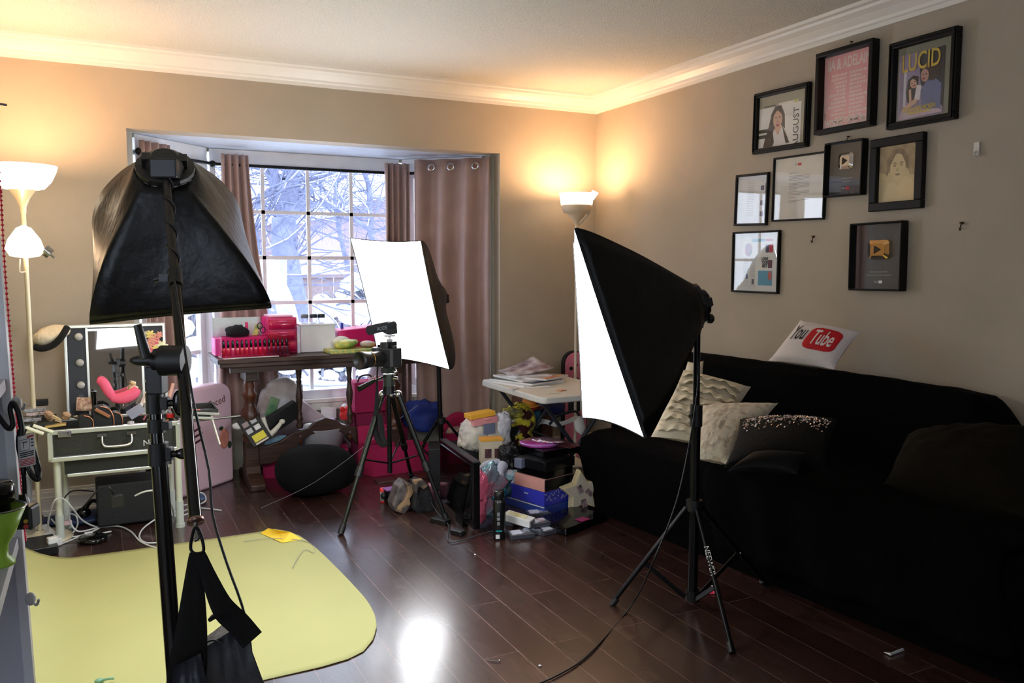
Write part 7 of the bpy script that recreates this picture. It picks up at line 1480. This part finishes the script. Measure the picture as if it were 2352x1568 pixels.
def draw(r, W, H, z):
    PP = m((206, 186, 142), .8, 0, 0, 9, .05, vs=6, name='sketch_paper'); G1 = m((150, 134, 108), .8, c2=(176, 158, 124), vs=26, name='sketch_grey'); G2 = m((112, 100, 84), .8, c2=(150, 132, 106), vs=30, name='sketch_dark'); SK = m((214, 194, 152), .8, name='sketch_light')
    it = [(rc_(-W, W, -H, H), PP), ([(-W, H * .1), (-W, H), (W, H), (W, -H * .1), (W * .6, -H * .1), (W * .4, H * .4), (0, H * .7), (-W * .5, H * .4), (-W * .6, 0)], G1),
          ([(-W * .62, -H * .1), (-W * .6, H * .5), (-W * .3, H * .85), (W * .15, H * .88), (W * .5, H * .6), (W * .55, H * .1), (W * .35, H * .2), (-W * .35, H * .2)], G2),
          (elp(-W * .02, H * .22, W * .40, H * .48, 22), SK), ([(-W * .42, H * .3), (-W * .1, H * .75), (W * .1, H * .76), (W * .4, H * .3), (W * .48, H * .6), (W * .1, H * .88), (-W * .3, H * .86), (-W * .5, H * .55)], G2),
          ([(-W * .9, -H), (-W * .5, -H * .35), (-W * .15, -H * .3), (0, -H * .5), (W * .3, -H * .1), (W * .7, -H * .2), (W * .9, -H * .6), (W * .9, -H)], SK),
          ([(-W * .30, H * .36), (-W * .08, H * .33), (-W * .08, H * .36), (-W * .2, H * .41)], G2), ([(W * .06, H * .33), (W * .30, H * .36), (W * .2, H * .41), (W * .06, H * .36)], G2),
          (elp(-W * .18, H * .28, W * .08, H * .03, 12), G2), (elp(W * .17, H * .28, W * .08, H * .03, 12), G2), ([(-W * .04, H * .2), (W * .02, H * .08), (-W * .07, H * .08)], G1), (elp(-W * .01, -H * .04, W * .13, H * .035, 14), G2)]
    multi(r, 'pencil_portrait', it, z)
pframe('framed_picture', 'wide black frame with a pencil portrait sketch on cream paper', 2.562, 2.303, 1.824, 1.517, .028, .036, -.005, inner=draw)
def look(r, W, H, z):
    flat(r, rc_(-W, W, -H, H), z, m((224, 222, 218), .7, name='newsprint'), 'newspaper_page'); x0, x1 = -W + .06, W - .04
    TL_ = m((100, 160, 185), .6, name='news_teal'); RD = m((196, 60, 80), .6, name='news_red')
    it = [(rc_(x0, x1, -H + .03, H - .02), m((232, 230, 224), .7, name='news_white')), (rc_(x0 + .07, x1 - .055, H - .045, H - .03), TL_), (rc_(x1 - .05, x1 - .003, H - .043, H - .031), RD), (elp(x0 + .045, H - .085, .028, .034, 18), m((110, 130, 150), .6, c2=(190, 120, 150), vs=30, name='news_photo')),
          (rc_(x1 - .05, x1 - .028, H - .10, H - .06), m((60, 60, 80), .6, name='news_navy')), (rc_(x1 - .026, x1, H - .10, H - .06), RD), (rc_(x1 - .03, x1 - .002, -.03, .01), m((110, 70, 80), .6, name='news_brown')),
          (rc_(x1 - .10, x1, -H + .03, -H + .105), TL_), (elp(x1 - .016, -H + .08, .014, .024, 14), m((200, 110, 100), .6, name='news_face')), (rc_(x0 + .03, x0 + .045, -H + .06, -H + .085), m((60, 90, 140), .6, name='news_blue')), (rc_(x0 + .075, x0 + .09, -H + .035, -H + .06), m((60, 60, 90), .6, name='news_ink_blue'))]
    multi(r, 'newspaper_clipping', it, z + .0008); b = MB()
    for i in range(26):
        for k in range(2): b.box((x0 + .03 + k * .05, H - .13 - i * .0055, z + .0032), (.04, .0015, .0003))
    b.build('column_text', m((160, 158, 156), .7, name='news_text'), r)
    for i, s_ in enumerate(('LOOK', 'YOUR', 'BEST')): text(s_, .022, INK, r, (x1 - .052, .016 - .018 * i, z + .0035), (1, 0, 0), (0, 1, 0), local=True, sx=.75, ext=.0002, bold=.0006)
pframe('framed_picture', 'black frame with a newspaper clipping, lowest on the left of the group', 3.430, 3.092, 1.461, 1.145, .020, .010, .005, inner=look)
# nails and hooks
def hook(name, label, p, mat, cat='hook', s=1):
    b = MB().cyl((p.x - .001, p.y, p.z + .012 * s), (p.x - .014, p.y, p.z + .012 * s), .0045 * s).tube([(p.x - .003, p.y, p.z + .01 * s), (p.x - .012, p.y, p.z + .002), (p.x - .010, p.y, p.z - .012 * s), (p.x - .016, p.y, p.z - .016 * s), (p.x - .02, p.y, p.z - .006 * s)], .0022 * s, 6)
    return simple(name, label, cat, b, mat)
DKB = m((60, 44, 34), .4, .7, name='bronze_hook')
hook('picture_hook', 'empty bronze picture hook on the wall between the newspaper and gold plaque frames', aX(1870, 549, RX), DKB)
hook('picture_hook', 'empty bronze picture hook on bare wall right of the frames', aX(2211, 519, RX), DKB)
hook('picture_hook', 'small hook showing above the tall pink poster frame', V((RX, 2.70, 2.262)), DKB, s=.7)
hook('picture_hook', 'small hook showing above the silver plaque frame', V((RX, 2.70, 1.850)), DKB, s=.7)
q = aX(2246, 342, RX)
simple('adhesive_strip', 'clear white adhesive hook high on the bare wall at right', 'hook', MB().box((q.x - .006, q.y, q.z), (.008, .022, .05)).tube([(q.x - .01, q.y, q.z - .01), (q.x - .022, q.y, q.z - .02), (q.x - .012, q.y, q.z - .03)], .004, 6), m((220, 215, 205), .3, name='clear_white'), bevel=.002)
bpy.context.view_layer.update()
